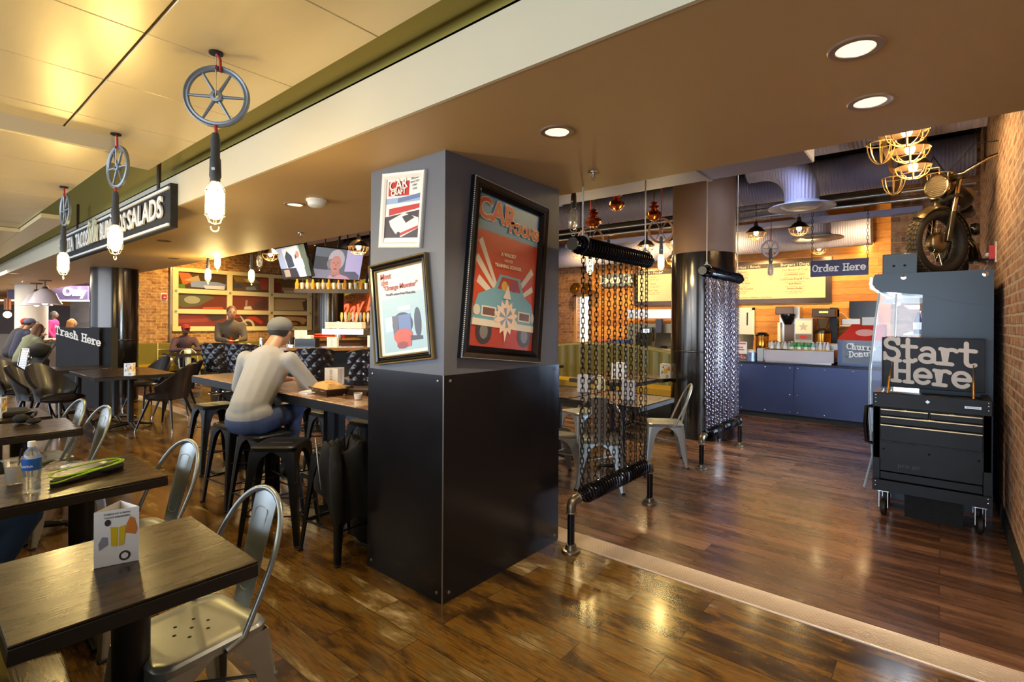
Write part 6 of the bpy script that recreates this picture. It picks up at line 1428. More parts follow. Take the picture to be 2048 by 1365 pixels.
# green bench below
t = T('wall_bench', 'long olive channel back bench under the garage door', 'bench', (0, 0, 0))
b = B(); b.bb((-14.59, 3.4, .42), (-14.43, 9.0, .95), bev=.02); O('backrest', b, M_olivevinyl, t)
b = B(); b.bb((-14.59, 3.4, .3), (-13.95, 9.0, .46), bev=.03); O('cushion', b, mat('mustard_booth_seat', '9a7a12'), t)
b = B(); b.bb((-14.59, 3.4, 0), (-14.05, 9.0, .3)); O('plinth', b, M_blackmat, t)
b = B()
for y in (3.42, 4.05): b.cyl((-14.42, y, .46), (-14.42, y, .95), .012, seg=8)
for z in (.64, .8): b.cyl((-14.425, 4.05, z), (-14.425, 9.0, z), .006, seg=6)
O('piping', b, M_piping, t)
b = B(); b.bb((-14.58, 9.1, 0), (-14.4, 11.5, 1.1)); tag(O('low_partition', b, mat('tan_partition', '9a7444', .6)), 'tan partition at the end of the bench behind the bar', 'partition')
# ================================================================== BAR
pf = [at(px, py, z=1.07) for px, py in ((408, 684), (430, 689), (470, 693.5), (540, 695.5), (610, 696), (680, 696), (745, 695), (790, 693))]
fwd = Vector((-math.sin(TH), math.cos(TH), 0))
t = T('bar_counter', 'curved dark bar counter with a glossy wooden top', 'bar', (0, 0, 0))
def slabz(b, P, Q, z0, z1):
    n = len(P); vs = [(p.x, p.y, z0) for p in P] + [(q.x, q.y, z0) for q in Q] + [(p.x, p.y, z1) for p in P] + [(q.x, q.y, z1) for q in Q]; fs = []
    for i in range(n - 1): fs += [(i, n + i, n + i + 1, i + 1), (2 * n + i, 2 * n + i + 1, 3 * n + i + 1, 3 * n + i), (i, i + 1, 2 * n + i + 1, 2 * n + i), (n + i + 1, n + i, 3 * n + i, 3 * n + i + 1)]
    fs += [(0, 2 * n, 3 * n, n), (n - 1, 2 * n - 1, 4 * n - 1, 3 * n - 1)]; b.add(vs, fs)
Pin = [p + fwd * .62 for p in pf]
b = B(); slabz(b, pf, Pin, 1.02, 1.07); O('bar_top', b, mat('amber_bar_top', '8a6434', .12, coat=.6, var=.2, scale=3), t, smooth=20)
b = B(); slabz(b, [p + fwd * .25 for p in pf], [p + fwd * .45 for p in pf], 0, 1.02); O('bar_front', b, M_blackmat, t)
far0 = at(594, 679, z=1.07); far1 = at(745, 676, z=1.07)
t = T('bar_back_counter', 'far side of the bar with glossy top and tap tower', 'bar', (0, 0, 0))
b = B(); slabz(b, [far0, far1], [far0 + fwd * .6, far1 + fwd * .6], 1.02, 1.07); O('bar_top', b, mat('amber_bar_top', '8a6434'), t); b = B(); slabz(b, [far0 + fwd * .1, far1 + fwd * .1], [far0 + fwd * .5, far1 + fwd * .5], 0, 1.02); O('bar_front', b, mat('brown_bar_front', '4a3424', .5), t)
# tap tower
tp0 = at(678, 660, d=12.3); tp1 = at(738, 658, d=12.3); ux = (tp1 - tp0).normalized()
t = T('tap_tower', 'chrome pipe tap tower with a row of beer taps', 'tap tower', (0, 0, 0))
b = B(); b.cyl((tp0.x, tp0.y, 1.07), (tp0.x, tp0.y, 1.5), .07, seg=20); b.cyl((tp1.x + .2, tp1.y, 1.07), (tp1.x + .2, tp1.y, 1.5), .07, seg=20); O('post', b, M_chrome, t)
b = B(); b.cyl((tp0.x, tp0.y, 1.40), (tp1.x + .2, tp1.y + .1, 1.40), .045, seg=16); O('cross_pipe', b, M_chrome, t)
for k in range(8):
    p = tp0 + (tp1 - tp0) * (k + .7) / 8; c_ = ('d8c060', 'c0c0c0', '7a9a50', 'a8a8b0', 'd0b890', '8090a8', 'c8a040', 'b8b8b0')[k]
    b = B(); b.cyl((p.x, p.y, 1.40), (p.x, p.y, 1.33), .018, seg=8); b.tube([(p.x, p.y, 1.44), (p.x - .0, p.y, 1.50)], .014, 8); tpo = O('tap', b, M_chrome, t)
    b = B(); b.tube([(p.x, p.y, 1.50), (p.x, p.y, 1.62), (p.x, p.y, 1.72)], [.016, .034, .022], 8); O('tap_handle', b, mat('tap_' + c_, c_, .4), tpo)
# neon script sign on the wall
a = at(688, 640, Y=11.3) ; 
nb = at(683, 630, X=-14.58)
t = T('neon_sign', 'red script neon sign with a yellow back on the brick wall above the taps', 'neon sign', (0, 0, 0))
dv = Vector((0, 1, 0)); frn = (nb, dv, Vector((0, 0, 1)), dv.cross(Vector((0, 0, 1))))
text('Ray D', .8, (nb + dv * .55 + Vector((0, 0, .22)), dv + Vector((0, 0, .45)), Vector((0, 0, 1)), dv.cross(Vector((0, 0, 1)))), mat('neon_red', (.9, .13, .05), .4, emit=1.2), t, off=.05, depth=.02, bold=.012, shear=.4, sx=.72)
b = B(); b.prism([(.1, .6), (.6, .8), (1.0, 1.0), (1.0, 1.25), (.6, 1.1), (.15, .95)], frn, 0, .03); O('yellow_back', b, mat('neon_yellow', 'b8a828', .5, emit=.3), t)
# screens
def screen_tv(label, px, py, d, yaw, tilt, w=1.12, h=.64, pic=0, roll=0):
    a = at(px, py, d=d); t = T('television', label, 'television', tuple(a), 0, 'televisions hung over the bar')
    t.rotation_euler = Euler((tilt, roll, TH + yaw), 'XYZ')
    b = B(); b.bb((-w / 2 - .02, 0, -h / 2 - .02), (w / 2 + .02, .06, h / 2 + .02), bev=.008); O('housing', b, M_blackgl, t)
    b = B(); b.bb((-.1, .06, -.1), (.1, .12, .1)); b.cyl((0, .1, 0), (0, .1, .8), .02, seg=8); O('wall_mount', b, M_blackmat, t)
    fr = ((0, 0, 0), (1, 0, 0), (0, 0, 1), (0, -1, 0)); Q = [Vector((-w / 2, h / 2)), Vector((w / 2, h / 2)), Vector((w / 2, -h / 2)), Vector((-w / 2, -h / 2))]
    E_ = lambda c, e=.42: mat('screen_' + c, c, .3, emit=e)
    if pic == 0: sh = [(E_('a8b8d8'), [(0, 0), (1, 0), (1, 1), (0, 1)]), (E_('e0e4f0'), [(.2, .05), (.75, .0), (.8, .62), (.25, .68)]), (E_('3a4458'), [(.25, .3), (.36, .12), (.5, .3), (.52, .64), (.28, .68)]), (E_('3a4458'), [(.6, .3), (.7, .2), (.72, .6), (.6, .62)]), (E_('5a6a60'), [(.8, 0), (1, 0), (1, 1), (.85, 1)]), (E_('3a3440'), [(0, .66), (.55, .7), (.6, 1), (0, 1)]), (E_('b8a888'), [(.1, .72), (.3, .72), (.3, .95), (.1, .95)]), (E_('e8e0ec'), [(.6, .42), (.7, .36), (.84, .44), (.86, .7), (.58, .7)]), (E_('b88478'), ell(.71, .28, .06, .11)), (E_('d8d4e0'), [(.62, .7), (.84, .7), (.84, 1), (.62, 1)])]
    elif pic == 1: sh = [(E_('6a7480'), [(0, 0), (.64, 0), (.64, 1), (0, 1)]), (E_('50545c'), [(0, .28), (.3, .3), (.28, .72), (0, .72)]), (E_('c0b8e4'), [(.64, 0), (1, 0), (1, 1), (.64, 1)]), (E_('8a8ca0'), [(0, .7), (.36, .72), (.4, 1), (0, 1)]), (E_('6a6c80'), [(.6, .74), (.88, .72), (.98, .85), (.98, 1), (.55, 1)]),
        (E_('b8b4c0'), ell(.44, .36, .17, .34)), (E_('8a8890'), ell(.33, .5, .08, .16)), (E_('b88880'), [(.36, .7), (.52, .7), (.56, .88), (.36, .9)]), (E_('c49088'), ell(.435, .5, .115, .28)), (E_('a4706c'), ell(.39, .47, .022, .02)), (E_('a4706c'), ell(.48, .45, .022, .02)), (E_('a8766e'), [(.43, .48), (.45, .48), (.455, .58), (.425, .58)]), (E_('94504c'), ell(.435, .67, .04, .022)), (E_('c89cb0'), [(.3, 1), (.34, .88), (.42, .94), (.56, .84), (.7, .9), (.8, 1)])]
    else: sh = [(E_('6a6878'), [(0, 0), (1, 0), (1, 1), (0, 1)]), (E_('d8d0c0'), [(.02, .1), (.12, .05), (.14, .95), (.0, .95)]), (E_('e8e4f0'), [(.1, .2), (.2, .15), (.22, .8), (.12, .9)]), (E_('3a3a44'), [(.3, 0), (1, 0), (1, 1), (.3, 1)])]
    art(fr, Q, sh, t, 'screen_picture', .0022)
screen_tv('left television, smaller and turned away to the left', 586.5, 524.5, 9.44, R(-39.9), R(15.6), 1.03, .57, 0, roll=R(-.4))
screen_tv('middle television showing a grey haired woman', 677.6, 528.8, 9.73, R(54.4), R(16.4), 1.04, .57, 1, roll=R(-1.5))
screen_tv('right television half hidden by the square pillar', 782, 540, 10.4, R(54.4), R(16.4), 1.04, .57, 2, roll=R(-1.5))
# glass rack
g0 = at(588, 575, d=9.8); g1 = at(770, 590, d=9.8); gu = (g1 - g0); gu.z = 0; gl_ = gu.length; gu.normalize()
t = T('glass_shelf', 'dark hanging shelf full of glasses under the screens', 'shelf', (0, 0, 0)); zz = at(650, 577, d=9.8).z - .02
b = B(); Pq = [Vector((g0.x, g0.y, 0)), Vector((g0.x, g0.y, 0)) + gu * gl_]; slabz(b, Pq, [p + fwd * .4 for p in Pq], zz - .05, zz); O('shelf_board', b, mat('dark_bronze_shelf', '3a2c1a', .4, metal=.4), t)
b = B(); slabz(b, [p - fwd * .005 for p in Pq], Pq, zz - .07, zz + .005); O('shelf_lip', b, mat('dark_bronze_shelf', '3a2c1a'), t)
b = B()
for k in range(4):
    p = Pq[0] + gu * (gl_ * (k + .2) / 4) + fwd * .2; b.cyl((p.x, p.y, zz), (p.x, p.y, 4.0), .012, seg=8)
O('hanger_rod', b, M_blackmat, t)
M_amb = [mat('amber_glass', 'c8862a', .1, metal=.2), mat('clear_tumbler', 'd0ccc0', .08, trans=.6), mat('pale_tumbler', 'b8b090', .15, metal=.2)]
protoB = []
for i in range(3):
    b = B(); b.lathe([(0, 0), (.03, 0), (.036 if i else .045, .06), (.04, .13), (.036, .13), (0, .02)] if i else [(0, 0), (.035, 0), (.04, .1), (.02, .16), (.015, .2), (0, .2)], seg=12); o = O('bar_glass', b, M_amb[i]); protoB.append(o)
    tag(o, ('amber bottle on the hanging shelf under the screens', 'clear tumbler on the hanging shelf under the screens', 'pale glass on the hanging shelf under the screens')[i], 'glass', ('amber bottles', 'clear tumblers', 'pale glasses')[i] + ' on the hanging shelf')
for k in range(34):
    o = protoB[k % 3] if k < 3 else protoB[(k * 7) % 3].copy()
    if k >= 3: COL.objects.link(o)
    p = Pq[0] + gu * (gl_ * (k + .5) / 34) + fwd * (.08 + .1 * (k % 2)); o.location = (p.x, p.y, zz + .001)
# bar clutter
def on_bar(px, back=.3, far=False):
    a = at(px, 696, z=1.07) if not far else at(px, 677, z=1.07); return a + fwd * back
p = on_bar(646, .25, True)
for k in range(2):
    b = B(); b.box((p.x + .0, p.y, 1.072 + .03 + k * .06), (.55 - .04 * k, .35, .05), (0, 0, R(30 + 8 * k)), bev=.02); tag(O('orange_basket', b, mat('orange_plastic', 'c8401c', .35)), ('lower', 'upper')[k] + ' of the two stacked orange red baskets on the far bar', 'basket', 'stacked orange baskets')
p = on_bar(662, .15); tent_card((p.x, p.y, 1.071), R(20), 'white menu card on the bar in front of the orange baskets', 'text', w=.2, h=.17)
p = on_bar(741, .15); tent_card((p.x, p.y, 1.071), R(20), 'white menu card on the bar at the pillar edge', 'text', w=.16, h=.2)
p = on_bar(600, .3); boxy('bar_caddy', 'black bar caddy with white napkins and straws', 'caddy', [('caddy_box', M_blackgl, lambda b: b.box((0, 0, .07), (.34, .2, .14), (0, 0, TH))), ('napkins', M_paper, lambda b: b.box((.03, .02, .12), (.1, .14, .16), (0, 0, TH)))], (p.x, p.y, 1.071))
p = on_bar(584, .35); tent_card((p.x, p.y, 1.071), R(60), 'white menu card standing in the black bar caddy', 'text', w=.2, h=.28)
p = on_bar(566, .4); boxy('steel_bin', 'round steel container on the bar behind the man in grey', 'container', [('bin_body', M_chrome, lambda b: b.lathe([(0, 0), (.13, 0), (.14, .16), (0, .16)], seg=24))], (p.x, p.y, 1.071))
p = on_bar(572, 3.0); boxy('glass_washer', 'bright steel glass stack inside the bar', 'glassware', [('steel_top', M_alu, lambda b: b.box((0, 0, -.02), (.9, .4, .12), (0, 0, TH))), ('glass_rack', M_paper, lambda b: b.box((0, 0, .12), (.8, .3, .14), (0, 0, TH)))], (p.x, p.y, 1.3))
p = on_bar(668, .15, True); boxy('squeeze_bottle', 'green sauce bottle beside the orange baskets', 'bottle', [('bottle_body', mat('lime_bottle', '6ab82a', .3), lambda b: b.lathe([(0, 0), (.06, 0), (.065, .12), (.02, .2), (0, .22)], seg=16))], (p.x, p.y, 1.071))
p = on_bar(679, .2, True); boxy('squeeze_bottle', 'dark red pot beside the green sauce bottle', 'bottle', [('bottle_body', mat('wine_red', '8a1f1c', .3), lambda b: b.lathe([(0, 0), (.09, 0), (.09, .1), (.04, .14), (0, .14)], seg=16))], (p.x, p.y, 1.071))
p = on_bar(515, .12); b = B(); b.lathe([(0, 0), (.025, 0), (.025, .12), (.02, .16), (0, .17)], (p.x, p.y, 1.071), seg=14); tag(O('salt_shaker', b, M_chrome), 'steel shaker on the bar just left of the man in grey', 'shaker')
p = on_bar(725, .2, True); b = B(); b.box((p.x, p.y, 1.15), (.42, .04, .18), (R(-20), 0, TH), bev=.06); tag(O('black_chair_back', b, M_blackmat), 'black slotted seat back behind the far bar', 'seat')
# ================================================================== TUFTED BAR STOOLS
def tufted(name, label, m):
    t = T(name, label, 'bar stool')
    def f(u, v):
        a = R(-70 + 140 * u); rr = .25 + .03 * v; w = 1 - .12 * (1 - v); z = .72 + .42 * v - .05 * abs(2 * u - 1) ** 3 * v
        dm = .024 * abs(math.sin(PI * (4 * u + 2.5 * v)) * math.sin(PI * (4 * u - 2.5 * v)))
        return ((rr + dm) * math.sin(a) * w, (rr + dm) * math.cos(a) - .02, z)
    b = B(); b.grid(lambda u, v: f(1 - u, v), 42, 30, thick=-.05); O('backrest', b, m, t, smooth=60)
    b = B(); b.lathe([(0, .66), (.22, .66), (.24, .69), (.235, .74), (.18, .76), (0, .765)], seg=32); O('seat', b, m, t)
    b = B(); b.cyl((0, 0, .03), (0, 0, .66), .03, seg=16); O('post', b, M_blackgl, t)
    b = B(); b.lathe([(0, 0), (.23, 0), (.22, .02), (.05, .04), (0, .04)], seg=32); O('base', b, M_blackgl, t)
    b = B(); b.torus((0, 0, .3), .17, .012, 28, 8); b.cyl((-.17, 0, .3), (.17, 0, .3), .008, seg=8); O('foot_ring', b, M_chrome, t)
    return t
M_tuft = mat('tufted_black_leather', '1b1a24', .28, coat=.4, var=.2)
tf = tufted('tufted_stool', '', M_tuft); G = 'tufted stools along the curved bar'
for (px, d, rz, l) in ((634, 7.2, 180, 'tufted black bar stool with its back to us, behind the food basket'), (722, 7.0, 230, 'tufted black bar stool turned sideways beside the square pillar'), (440, 8.6, 195, 'tufted bar stool at the left end of the curved bar'), (488, 8.3, 190, 'tufted bar stool second from the left end of the curved bar')):
    a = at(px, 740, d=d); place(tf, (a.x, a.y, 0), TH + R(rz), l, G)
# ================================================================== BLACK BUCKET CHAIRS
def bucket(name):
    t = T(name, '', 'chair')
    def f(u, v):
        a = R(-85 + 170 * u); wrap = math.cos(a * .62)
        top = .45 + (.40 * max(0, wrap) ** 2.6) * v + .02; rr = .24 + .05 * v
        return (rr * math.sin(a), rr * math.cos(a) + .09 * v * max(0, math.cos(a)), top if v > 0 else .42)
    b = B(); b.grid(lambda u, v: f(1 - u, v), 30, 8, thick=-.035); O('bucket_back', b, M_blackvinyl, t, smooth=60)
    b = B(); b.ball((0, -.02, .44), (.24, .25, .06), 26, 10); O('seat_cushion', b, M_blackvinyl, t)
    for sx in (-1, 1):
        for sy in (-1, 1):
            b = B(); b.tube([(sx * .14, sy * .14, .41), (sx * .24, sy * .24, .03)], [.021, .011], 10); l_ = O('leg', b, M_blackgl, t)
            b = B(); b.cyl((sx * .236, sy * .236, .045), (sx * .245, sy * .245, 0), .012, .009, seg=10); O('chrome_tip', b, M_chrome, l_)
    return t
bk_ = bucket('bucket_chair'); G = 'black bucket chairs around the dark tables'
for (x, y, rz, l, s_) in ((-8.2, 2.42, -52, 'black bucket chair at the right end of the dark four seat table', 1.05), (-9.0, 1.42, 126, 'black bucket chair on the near side of the dark four seat table', 1.05),
    (-9.25, 2.85, -35, 'black bucket chair behind the dark four seat table', 1.0), (-10.2, 1.2, 130, 'black bucket chair farthest left, standing apart', 1.05), (-9.55, 1.3, 150, 'black bucket chair half hidden behind the nearer one', 1.0), (-10.3, 2.75, 20, 'black bucket chair against the round steel column', 1.0)):
    place(bk_, (x, y, 0), R(rz), l, G, scale=(s_, s_, s_))
# ================================================================== TRASH CABINET
t = T('trash_cabinet', 'dark cabinet with slanted Trash Here lettering', 'cabinet', (0, 0, 0))
A_ = at(111, 813, z=0); B_ = at(215, 700, d=8.8); A_.z = B_.z = 0; ux_ = (B_ - A_).normalized(); wd_ = (B_ - A_).length; uz_ = Vector((ux_.y, -ux_.x, 0))
frT = (A_, ux_, Vector((0, 0, 1)), uz_)
b = B(); b.prism([(0, 0), (wd_ * .84, 0), (wd_ * .84, 1.37), (0, 1.37)], frT, -.26, 0); O('cabinet_body', b, mat('dark_brown_laminate', '1b1310', .5, var=.15, scale=4, spec=.25), t, smooth=0)
b = B(); b.prism([(wd_ * .84, 0), (wd_, 0), (wd_, 1.37), (wd_ * .84, 1.37)], frT, -.2, -.06); b.prism([(-.004, .88), (0, .88), (0, 1.35), (-.004, 1.35)], frT, -.24, -.03); O('recess_side', b, M_blackmat, t, smooth=0)
b = B(); b.prism([(-.006, .03), (0, .03), (0, .86), (-.006, .86)], frT, -.25, -.02); O('side_panel', b, M_alu, t, smooth=0)
type_sign('Trash Here', .148, (A_ + ux_ * wd_ * .43 + Vector((0, 0, 1.155)), ux_ + Vector((0, 0, -.24)), Vector((0, 0, 1)), uz_), M_whtext, t, wt=.075)
# ================================================================== PEOPLE
SK = {'light': mat('skin_light', 'b98a6c', .5), 'brown': mat('skin_brown', '5f3d2a', .5), 'tan': mat('skin_tan', '9a6e50', .5)}
def sitting(label, loc, rz, skin, top, bottom, hair, cap=None, lean=.25, voxel=.02, arms='table', standing=False, hand_z=.95, seat=.46, long_hair=False, legs=True, name='person', head_turn=0, spread=.12, shoe='2a2a2e', belly=0, elbow_out=.1, foot_drop=None, foot_y=-.38, tl=1.0):
    """local: faces -Y, pelvis on the seat"""
    t = T(name, label, 'person', loc, rz)
    hip = .93 if standing else seat + .1
    P = Vector((0, 0, hip)); ch = P + Vector((0, -lean * .45, .44 * tl)); nk = ch + Vector((0, -lean * .18, .12 * tl)); hd = nk + Vector((0, -.03 - lean * .12, .16))
    sh = [ch + Vector((s * .19, 0, .05)) for s in (-1, 1)]
    if arms == 'table': el = [sh[k] + Vector(((-1, 1)[k] * elbow_out, -.12, -.25)) for k in (0, 1)]; wr = [Vector(((-1, 1)[k] * .08, ch.y - .34, hand_z + .03)) for k in (0, 1)]
    else: el = [sh[k] + Vector(((-1, 1)[k] * .07, .02, -.28)) for k in (0, 1)]; wr = [el[k] + Vector(((-1, 1)[k] * -.03, -.12, -.22)) for k in (0, 1)]
    if standing: kn = [Vector((s * .1, -.02, .5)) for s in (-1, 1)]; an = [Vector((s * .1, .03, .09)) for s in (-1, 1)]
    else: kn = [Vector((s * spread, -.42, seat + .08)) for s in (-1, 1)]; an = [Vector((s * spread * 1.1, foot_y, (foot_drop or 0) + .09)) for s in (-1, 1)]
    parts = [('b', P, (.17, .13, .13)), ('c', P + Vector((0, 0, .05)), ch, .125, .15), ('b', ch + Vector((0, 0, .0)), (.2, .115, .14)), ('c', ch + Vector((0, 0, .1)), hd, .06, .055),
             ('b', hd, (.076, .096, .115)), ('b', hd + Vector((0, -.035, -.05)), (.055, .06, .06)), ('b', hd + Vector((0, -.1, -.012)), (.014, .02, .024)), ('b', hd + Vector((-.078, .0, -.01)), (.012, .02, .03)), ('b', hd + Vector((.078, .0, -.01)), (.012, .02, .03))]
    for k in (0, 1):
        s = (-1, 1)[k]
        parts += [('c', sh[k], el[k], .052, .042), ('c', el[k], wr[k], .04, .027)]
        dr = (wr[k] - el[k]).normalized(); pm = wr[k] + dr * .05; parts.append(('b', pm, (.036, .04, .022)))
        sd = dr.cross(Vector((0, 0, 1))); sd = sd.normalized() if sd.length > .01 else Vector((1, 0, 0))
        for f in range(4):
            a0_ = pm + dr * .03 + sd * (-.027 + .018 * f); L_ = (.06, .07, .065, .05)[f]; dn = Vector((0, 0, -.35)); m_ = a0_ + dr * L_ * .55; parts += [('c', a0_, m_, .0095, .009), ('c', m_, m_ + (dr + dn).normalized() * L_ * .5, .009, .0075)]
        th_ = pm - sd * .03 * s; parts.append(('c', th_, th_ + (dr - sd * s * .8).normalized() * .05, .011, .009))
        if legs: parts += [('c', P + Vector((s * .09, 0, -.02)), kn[k], .088, .06), ('c', kn[k], an[k], .056, .038), ('c', an[k] + Vector((0, .02, -.04)), an[k] + Vector((0, -.15, -.055)), .04, .032)]
    body = O('body', body_mesh(parts, voxel), SK[skin], t)
    # face
    b = B()
    for s in (-1, 1): b.ball(hd + Vector((s * .03, -.09, .012)), .0095, 8, 6)
    O('eyes', b, M_blackgl, body); b = B(); b.ball(hd + Vector((0, -.093, -.055)), (.022, .008, .006), 10, 6); O('mouth', b, mat('lip', '7a3a34', .5), body)
    # clothes
    tp = [('b', P + Vector((0, 0, .02)), (.178 + belly, .142 + belly, .13)), ('c', P + Vector((0, 0, .08)), ch, .143 + belly, .165), ('b', ch, (.195, .125, .15)), ('c', ch + Vector((0, 0, .08)), nk + Vector((0, 0, -.02)), .09, .066)]
    for k in (0, 1): tp += [('c', sh[k], el[k], .068, .056), ('c', el[k], el[k].lerp(wr[k], .86), .055, .042)]
    O('shirt' if top[1] == 's' else 'jacket', body_mesh(tp, voxel), top[0], t)
    if legs:
        bt = [('b', P + Vector((0, 0, -.02)), (.18, .14, .12))]
        for k in (0, 1): s = (-1, 1)[k]; bt += [('c', P + Vector((s * .09, 0, -.03)), kn[k], .1, .074), ('c', kn[k], an[k] + Vector((0, 0, .02)), .07, .055)]
        O('trousers', body_mesh(bt, voxel), bottom, t)
        for k in (0, 1):
            b = B(); c_ = an[k]; b.ball(c_ + Vector((0, -.06, -.045)), (.05, .145, .045), 18, 8); b.ball(c_ + Vector((0, .02, -.02)), (.046, .06, .06), 14, 8); sh_ = O('shoe', b, mat('shoe_' + shoe, shoe, .5), t)
            b = B(); b.ball(c_ + Vector((0, -.06, -.075)), (.054, .15, .018), 18, 6); O('sole', b, M_white, sh_)
    # hair / cap
    hp = [('b', hd + Vector((0, .022, .03)), (.086, .096, .105))]
    if long_hair: hp += [('c', hd + Vector((0, .06, .02)), nk + Vector((0, .08, -.1)), .085, .06), ('c', hd + Vector((.06, .02, 0)), nk + Vector((.08, .02, -.08)), .05, .04), ('c', hd + Vector((-.06, .02, 0)), nk + Vector((-.08, .02, -.08)), .05, .04)]
    O('hair', body_mesh(hp, .014), hair, t)
    if cap:
        b = B(); b.ball(hd + Vector((0, .012, .052)), (.094, .112, .082), 22, 10); b.grid(lambda u, v: (hd.x + (u * 2 - 1) * .075, hd.y - .085 - .085 * v * math.cos((u * 2 - 1) * 1.1), hd.z + .062 - .018 * v - .02 * (u * 2 - 1) ** 2), 8, 4, thick=.005); O('cap', b, cap, t)
    return t
cl = lambda h, r=.85: mat('cloth_' + h, h, r, var=.12, scale=14, bump=.05)
# the man in grey on the high stool, back toward the camera, leaning on the table
cl_g = mat('cloth_grey_knit', 'a09e99', .9, var=.15, scale=5, bump=.5)
mg = sitting('man in grey long sleeved shirt and grey cap on a high stool, seen from behind', (-4.05, 1.74, 0), R(212), 'light', (cl_g, 's'), cl('3c4a6e'), mat('hair_dark', '2a2420', .7), cap=cl('6d6c64'), lean=.5, voxel=.011, tl=.86, hand_z=.96, seat=.67, belly=.0, elbow_out=.15, foot_drop=.22, foot_y=-.3)
# shoe emblem
for o in [q for q in mg.children if q.name.startswith('shoe')]:
    pass
sitting('diner in dark red jacket and red headwear on the far green bench', (-13.98, 4.45, 0), R(84), 'brown', (cl('4a3440'), 'j'), cl('23222c'), mat('hair_dark', '2a2420'), cap=cl('8a1f1c'), lean=.3, hand_z=.8)
a = at(452, 690, d=9.55); sitting('man in dark jacket over a red shirt leaning on the bar', (a.x - .1, a.y + .1, 0), TH + R(35), 'tan', (cl('4c4238'), 'j'), cl('2a2c3a'), mat('hair_brown', '5a3a24', .7), standing=True, lean=.35, hand_z=1.12, elbow_out=.03)
mb = [o for o in bpy.data.objects if o.get('label') == 'man in dark jacket over a red shirt leaning on the bar'][0]
O('red_shirt', body_mesh([('c', (0, -.235, 1.36), (0, -.12, 1.08), .085, .075)], .02), cl('b8321c'), mb)
# food court people
a = at(42, 752, z=.45); sitting('woman in grey green top seated at the far white counter, long brown hair', (at(42, 700, d=11.6).x, at(42, 700, d=11.6).y, .0), R(205), 'tan', (cl('6d7460'), 's'), cl('1c1c22'), mat('hair_brown', '5a3a24'), lean=.45, long_hair=True, hand_z=.95)
a = at(20, 700, d=12.7); sitting('person in red cap and dark coat in the far food court', (a.x, a.y, .12), R(200), 'tan', (cl('34343e'), 'j'), cl('1c1c22'), mat('hair_dark', '2a2420'), cap=cl('c02a22'), lean=.4)
a = at(34, 700, d=12.05); sitting('person in blue grey cap behind the long haired woman', (a.x, a.y, .12), R(200), 'tan', (cl('2c3048'), 'j'), cl('1c1c22'), mat('hair_dark', '2a2420'), cap=cl('5a607a'), lean=.3)
a = at(104, 700, d=17); sitting('person in magenta and black standing by the white column in the food court', (a.x, a.y, 0), R(150), 'brown', (cl('a01f5a'), 's'), cl('1c1c22'), mat('hair_dark', '2a2420'), standing=True, long_hair=True, lean=.05, arms='down')
a = at(136, 700, d=15.5); sitting('person with light brown hair just showing above the trash cabinet', (a.x, a.y, .12), R(180), 'tan', (cl('5a5048'), 's'), cl('1c1c22'), mat('hair_gold', '8a5a24', .7), lean=.1, long_hair=True)
# person on the near bench, only the lap and knee in view
sitting('person in blue jeans and dark sweater on the olive bench, only a knee in view', (-3.6, .0, 0), R(180), 'light', (cl('1c1c22'), 's'), cl('3f5f9a'), mat('hair_dark', '2a2420'), lean=.0, voxel=.015, seat=.46, arms='down', foot_y=-.2)
# ================================================================== FOOD COURT
a = at(80, 760, z=0); t = T('white_counter', 'white panelled counter in the food court', 'counter', (0, 0, 0))
b = B(); b.bb((-18.4, 2.12, 0), (-16.95, 2.75, .96)); O('counter_body', b, mat('white_wood_panel', 'b8b4b0', .6, var=.1, scale=3), t); b = B(); b.bb((-18.45, 2.08, .96), (-16.9, 2.8, 1.0)); O('countertop', b, mat('light_wood_top', 'b89a68', .4), t)
def bell(px, py, d, l):
    a = at(px, py, d=d); t = T('bell_lamp', l, 'hanging lamp', (a.x, a.y, a.z), 0, 'white bell lamps in the food court')
    b = B(); b.lathe([(.06, .36), (.1, .34), (.2, .25), (.26, .1), (.32, 0), (.31, -.005), (.25, .09), (.19, .23), (.06, .33)], seg=32); O('shade', b, mat('glossy_white_shade', 'cfc9d4', .2), t)
    b = B(); b.cyl((0, 0, .34), (0, 0, .41), .07, .04, seg=16); b.cyl((0, 0, .41), (0, 0, 2.43 - a.z), .012, seg=8); b.cyl((0, 0, 2.41 - a.z), (0, 0, 2.43 - a.z), .12, seg=20); O('stem', b, mat('dark_bronze', '4a3a28'), t)
    b = B(); b.ball((0, 0, .04), .07, 12, 8); O('bulb', b, mat('white_bulb', (1, .9, .75), .4, emit=6), t)
bell(73, 611, 13.2, 'left white bell lamp over the food court counter'); bell(90, 608, 12.2, 'right white bell lamp over the food court counter')
a0 = at(118, 592, d=16.2); a1 = at(175, 600, d=16.2)
t = T('only_sign', 'purple sign panel lettered Only in the food court', 'sign', (0, 0, 0)); u_ = (a1 - a0); u_.z = 0; u_.normalize(); fo = (a0 + Vector((0, 0, .1)), u_, Vector((0, 0, 1)), u_.cross(Vector((0, 0, 1))))
b = B(); b.prism([(-1.6, -.22), (.9, -.22), (.9, .22), (-1.6, .22)], fo, -.06, 0); O('sign_panel', b, mat('purple_panel', '4c4168', .4), t, smooth=0)
text('Only', .36, (a0 + u_ * .5 + Vector((0, 0, .12)), u_, Vector((0, 0, 1)), fo[3]), mat('lit_letter', (1, 1, 1), .4, emit=1.3), t, bold=.012, off=.01, depth=.03)
b = B(); b.prism([(-3, -.27), (1.6, -.27), (1.6, -.23), (-3, -.23)], fo, -.06, .02); O('light_strip', b, mat('white_strip_light', (1, .93, .8), .4, emit=2.0), t)
a = at(15, 655, X=-29.7); t = T('mural_wall_panel', 'long dark mural with orange band at the far left', 'mural', (0, 0, 0))
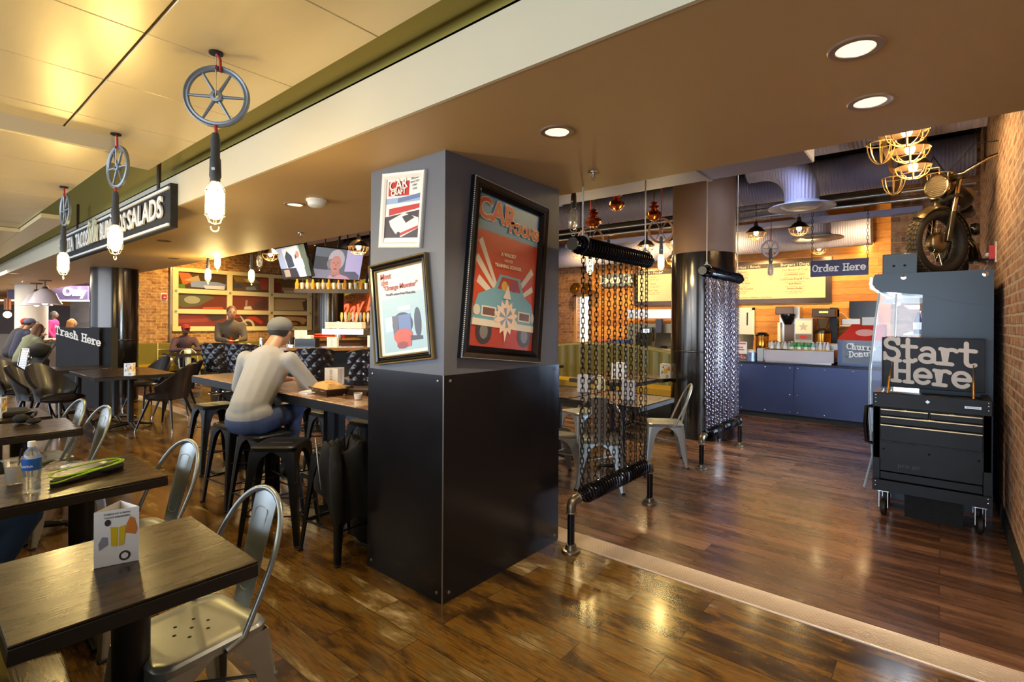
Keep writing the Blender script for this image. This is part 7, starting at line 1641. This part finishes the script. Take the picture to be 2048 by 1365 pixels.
b = B(); b.bb((-29.78, a.y - 3, .9), (-29.7, a.y + 2.5, 2.1)); O('mural', b, mat('mural_dark', '4a4448', .6, var=.5, scale=1.2), t); b = B(); b.bb((-29.78, a.y - 3, 2.1), (-29.69, a.y + 2.5, 2.7)); O('orange_band', b, mat('mural_orange', 'b8762a', .6), t)
a = at(15, 620, d=16); t = T('caged_work_lamp', 'small lit globe lamp at the far left edge', 'hanging lamp', (a.x, a.y, 0)); b = B(); b.ball((0, 0, a.z - .15), .1, 14, 8); O('bulb', b, M_bulbdim, t); b = B(); b.cyl((0, 0, a.z), (0, 0, a.z + .35), .09, seg=16); b.cyl((0, 0, a.z + .3), (0, 0, 2.43), .01, seg=6); O('socket', b, mat('copper_socket', '8a5a3c', .3, metal=.7), t)
# wire chairs and stroller
def wire_chair(label, x, y, rz):
    t = T('wire_chair', label, 'chair', (x, y, 0), rz, 'pale wire chairs in the food court')
    b = B(); b.tube([(-.22, -.2, .45), (.22, -.2, .45), (.22, .2, .46), (-.22, .2, .46)], .012, 8, closed=True)
    for k in range(9): b.cyl((-.2 + .05 * k, -.2, .455), (-.2 + .05 * k, .2, .465), .006, seg=6)
    O('seat', b, M_chrome, t)
    b = B(); b.tube([(-.22, .2, .46), (-.22, .26, .85), (-.18, .27, .9), (.18, .27, .9), (.22, .26, .85), (.22, .2, .46)], .012, 8)
    for k in range(7): b.cyl((-.15 + .05 * k, .2, .46), (-.15 + .05 * k, .27, .9), .005, seg=6)
    O('backrest', b, M_chrome, t)
    for s in (-1, 1):
        b = B(); b.tube([(s * .22, .2, .46), (s * .24, .24, .03), (s * .24, .2, .012), (s * .24, -.22, .012), (s * .24, -.24, .04), (s * .22, -.2, .45)], .012, 8); O('sled_leg', b, M_chrome, t)
a = at(15, 790, z=0); wire_chair('pale wire chair at the left edge of the food court', a.x, a.y, R(10))
a = at(45, 778, z=0); wire_chair('pale wire chair under the woman in grey green', a.x, a.y, R(20))
a = at(70, 785, z=0); t = T('stroller', 'black folding stroller beside the far white counter', 'stroller', (a.x - .3, a.y, 0), R(30))
b = B()
for s in (-1, 1): b.tube([(s * .2, -.35, .12), (s * .2, 0, .55), (s * .2, .3, .98), (s * .18, .42, 1.0)], .014, 8); b.tube([(s * .2, .3, .12), (s * .2, -.05, .5)], .014, 8)
b.cyl((-.18, .42, 1.0), (.18, .42, 1.0), .018, seg=8); O('frame', b, M_blackmat, t)
b = B(); b.grid(lambda u, v: ((u * 2 - 1) * .19, -.25 + .45 * v, .38 + .4 * v * v - .03 * (1 - (u * 2 - 1) ** 2)), 8, 8, thick=.02); b.ball((0, .12, .85), (.2, .22, .16), 16, 8); O('fabric_seat', b, M_blackmat, t)
for (x, y) in ((-.2, -.35), (.2, -.35), (-.2, .3), (.2, .3)):
    b = B(); b.lathe([(0, -.02), (.09, -.02), (.1, 0), (.09, .02), (0, .02)], (x, y, .1), axis='X', seg=20); O('wheel', b, M_blackmat, t)
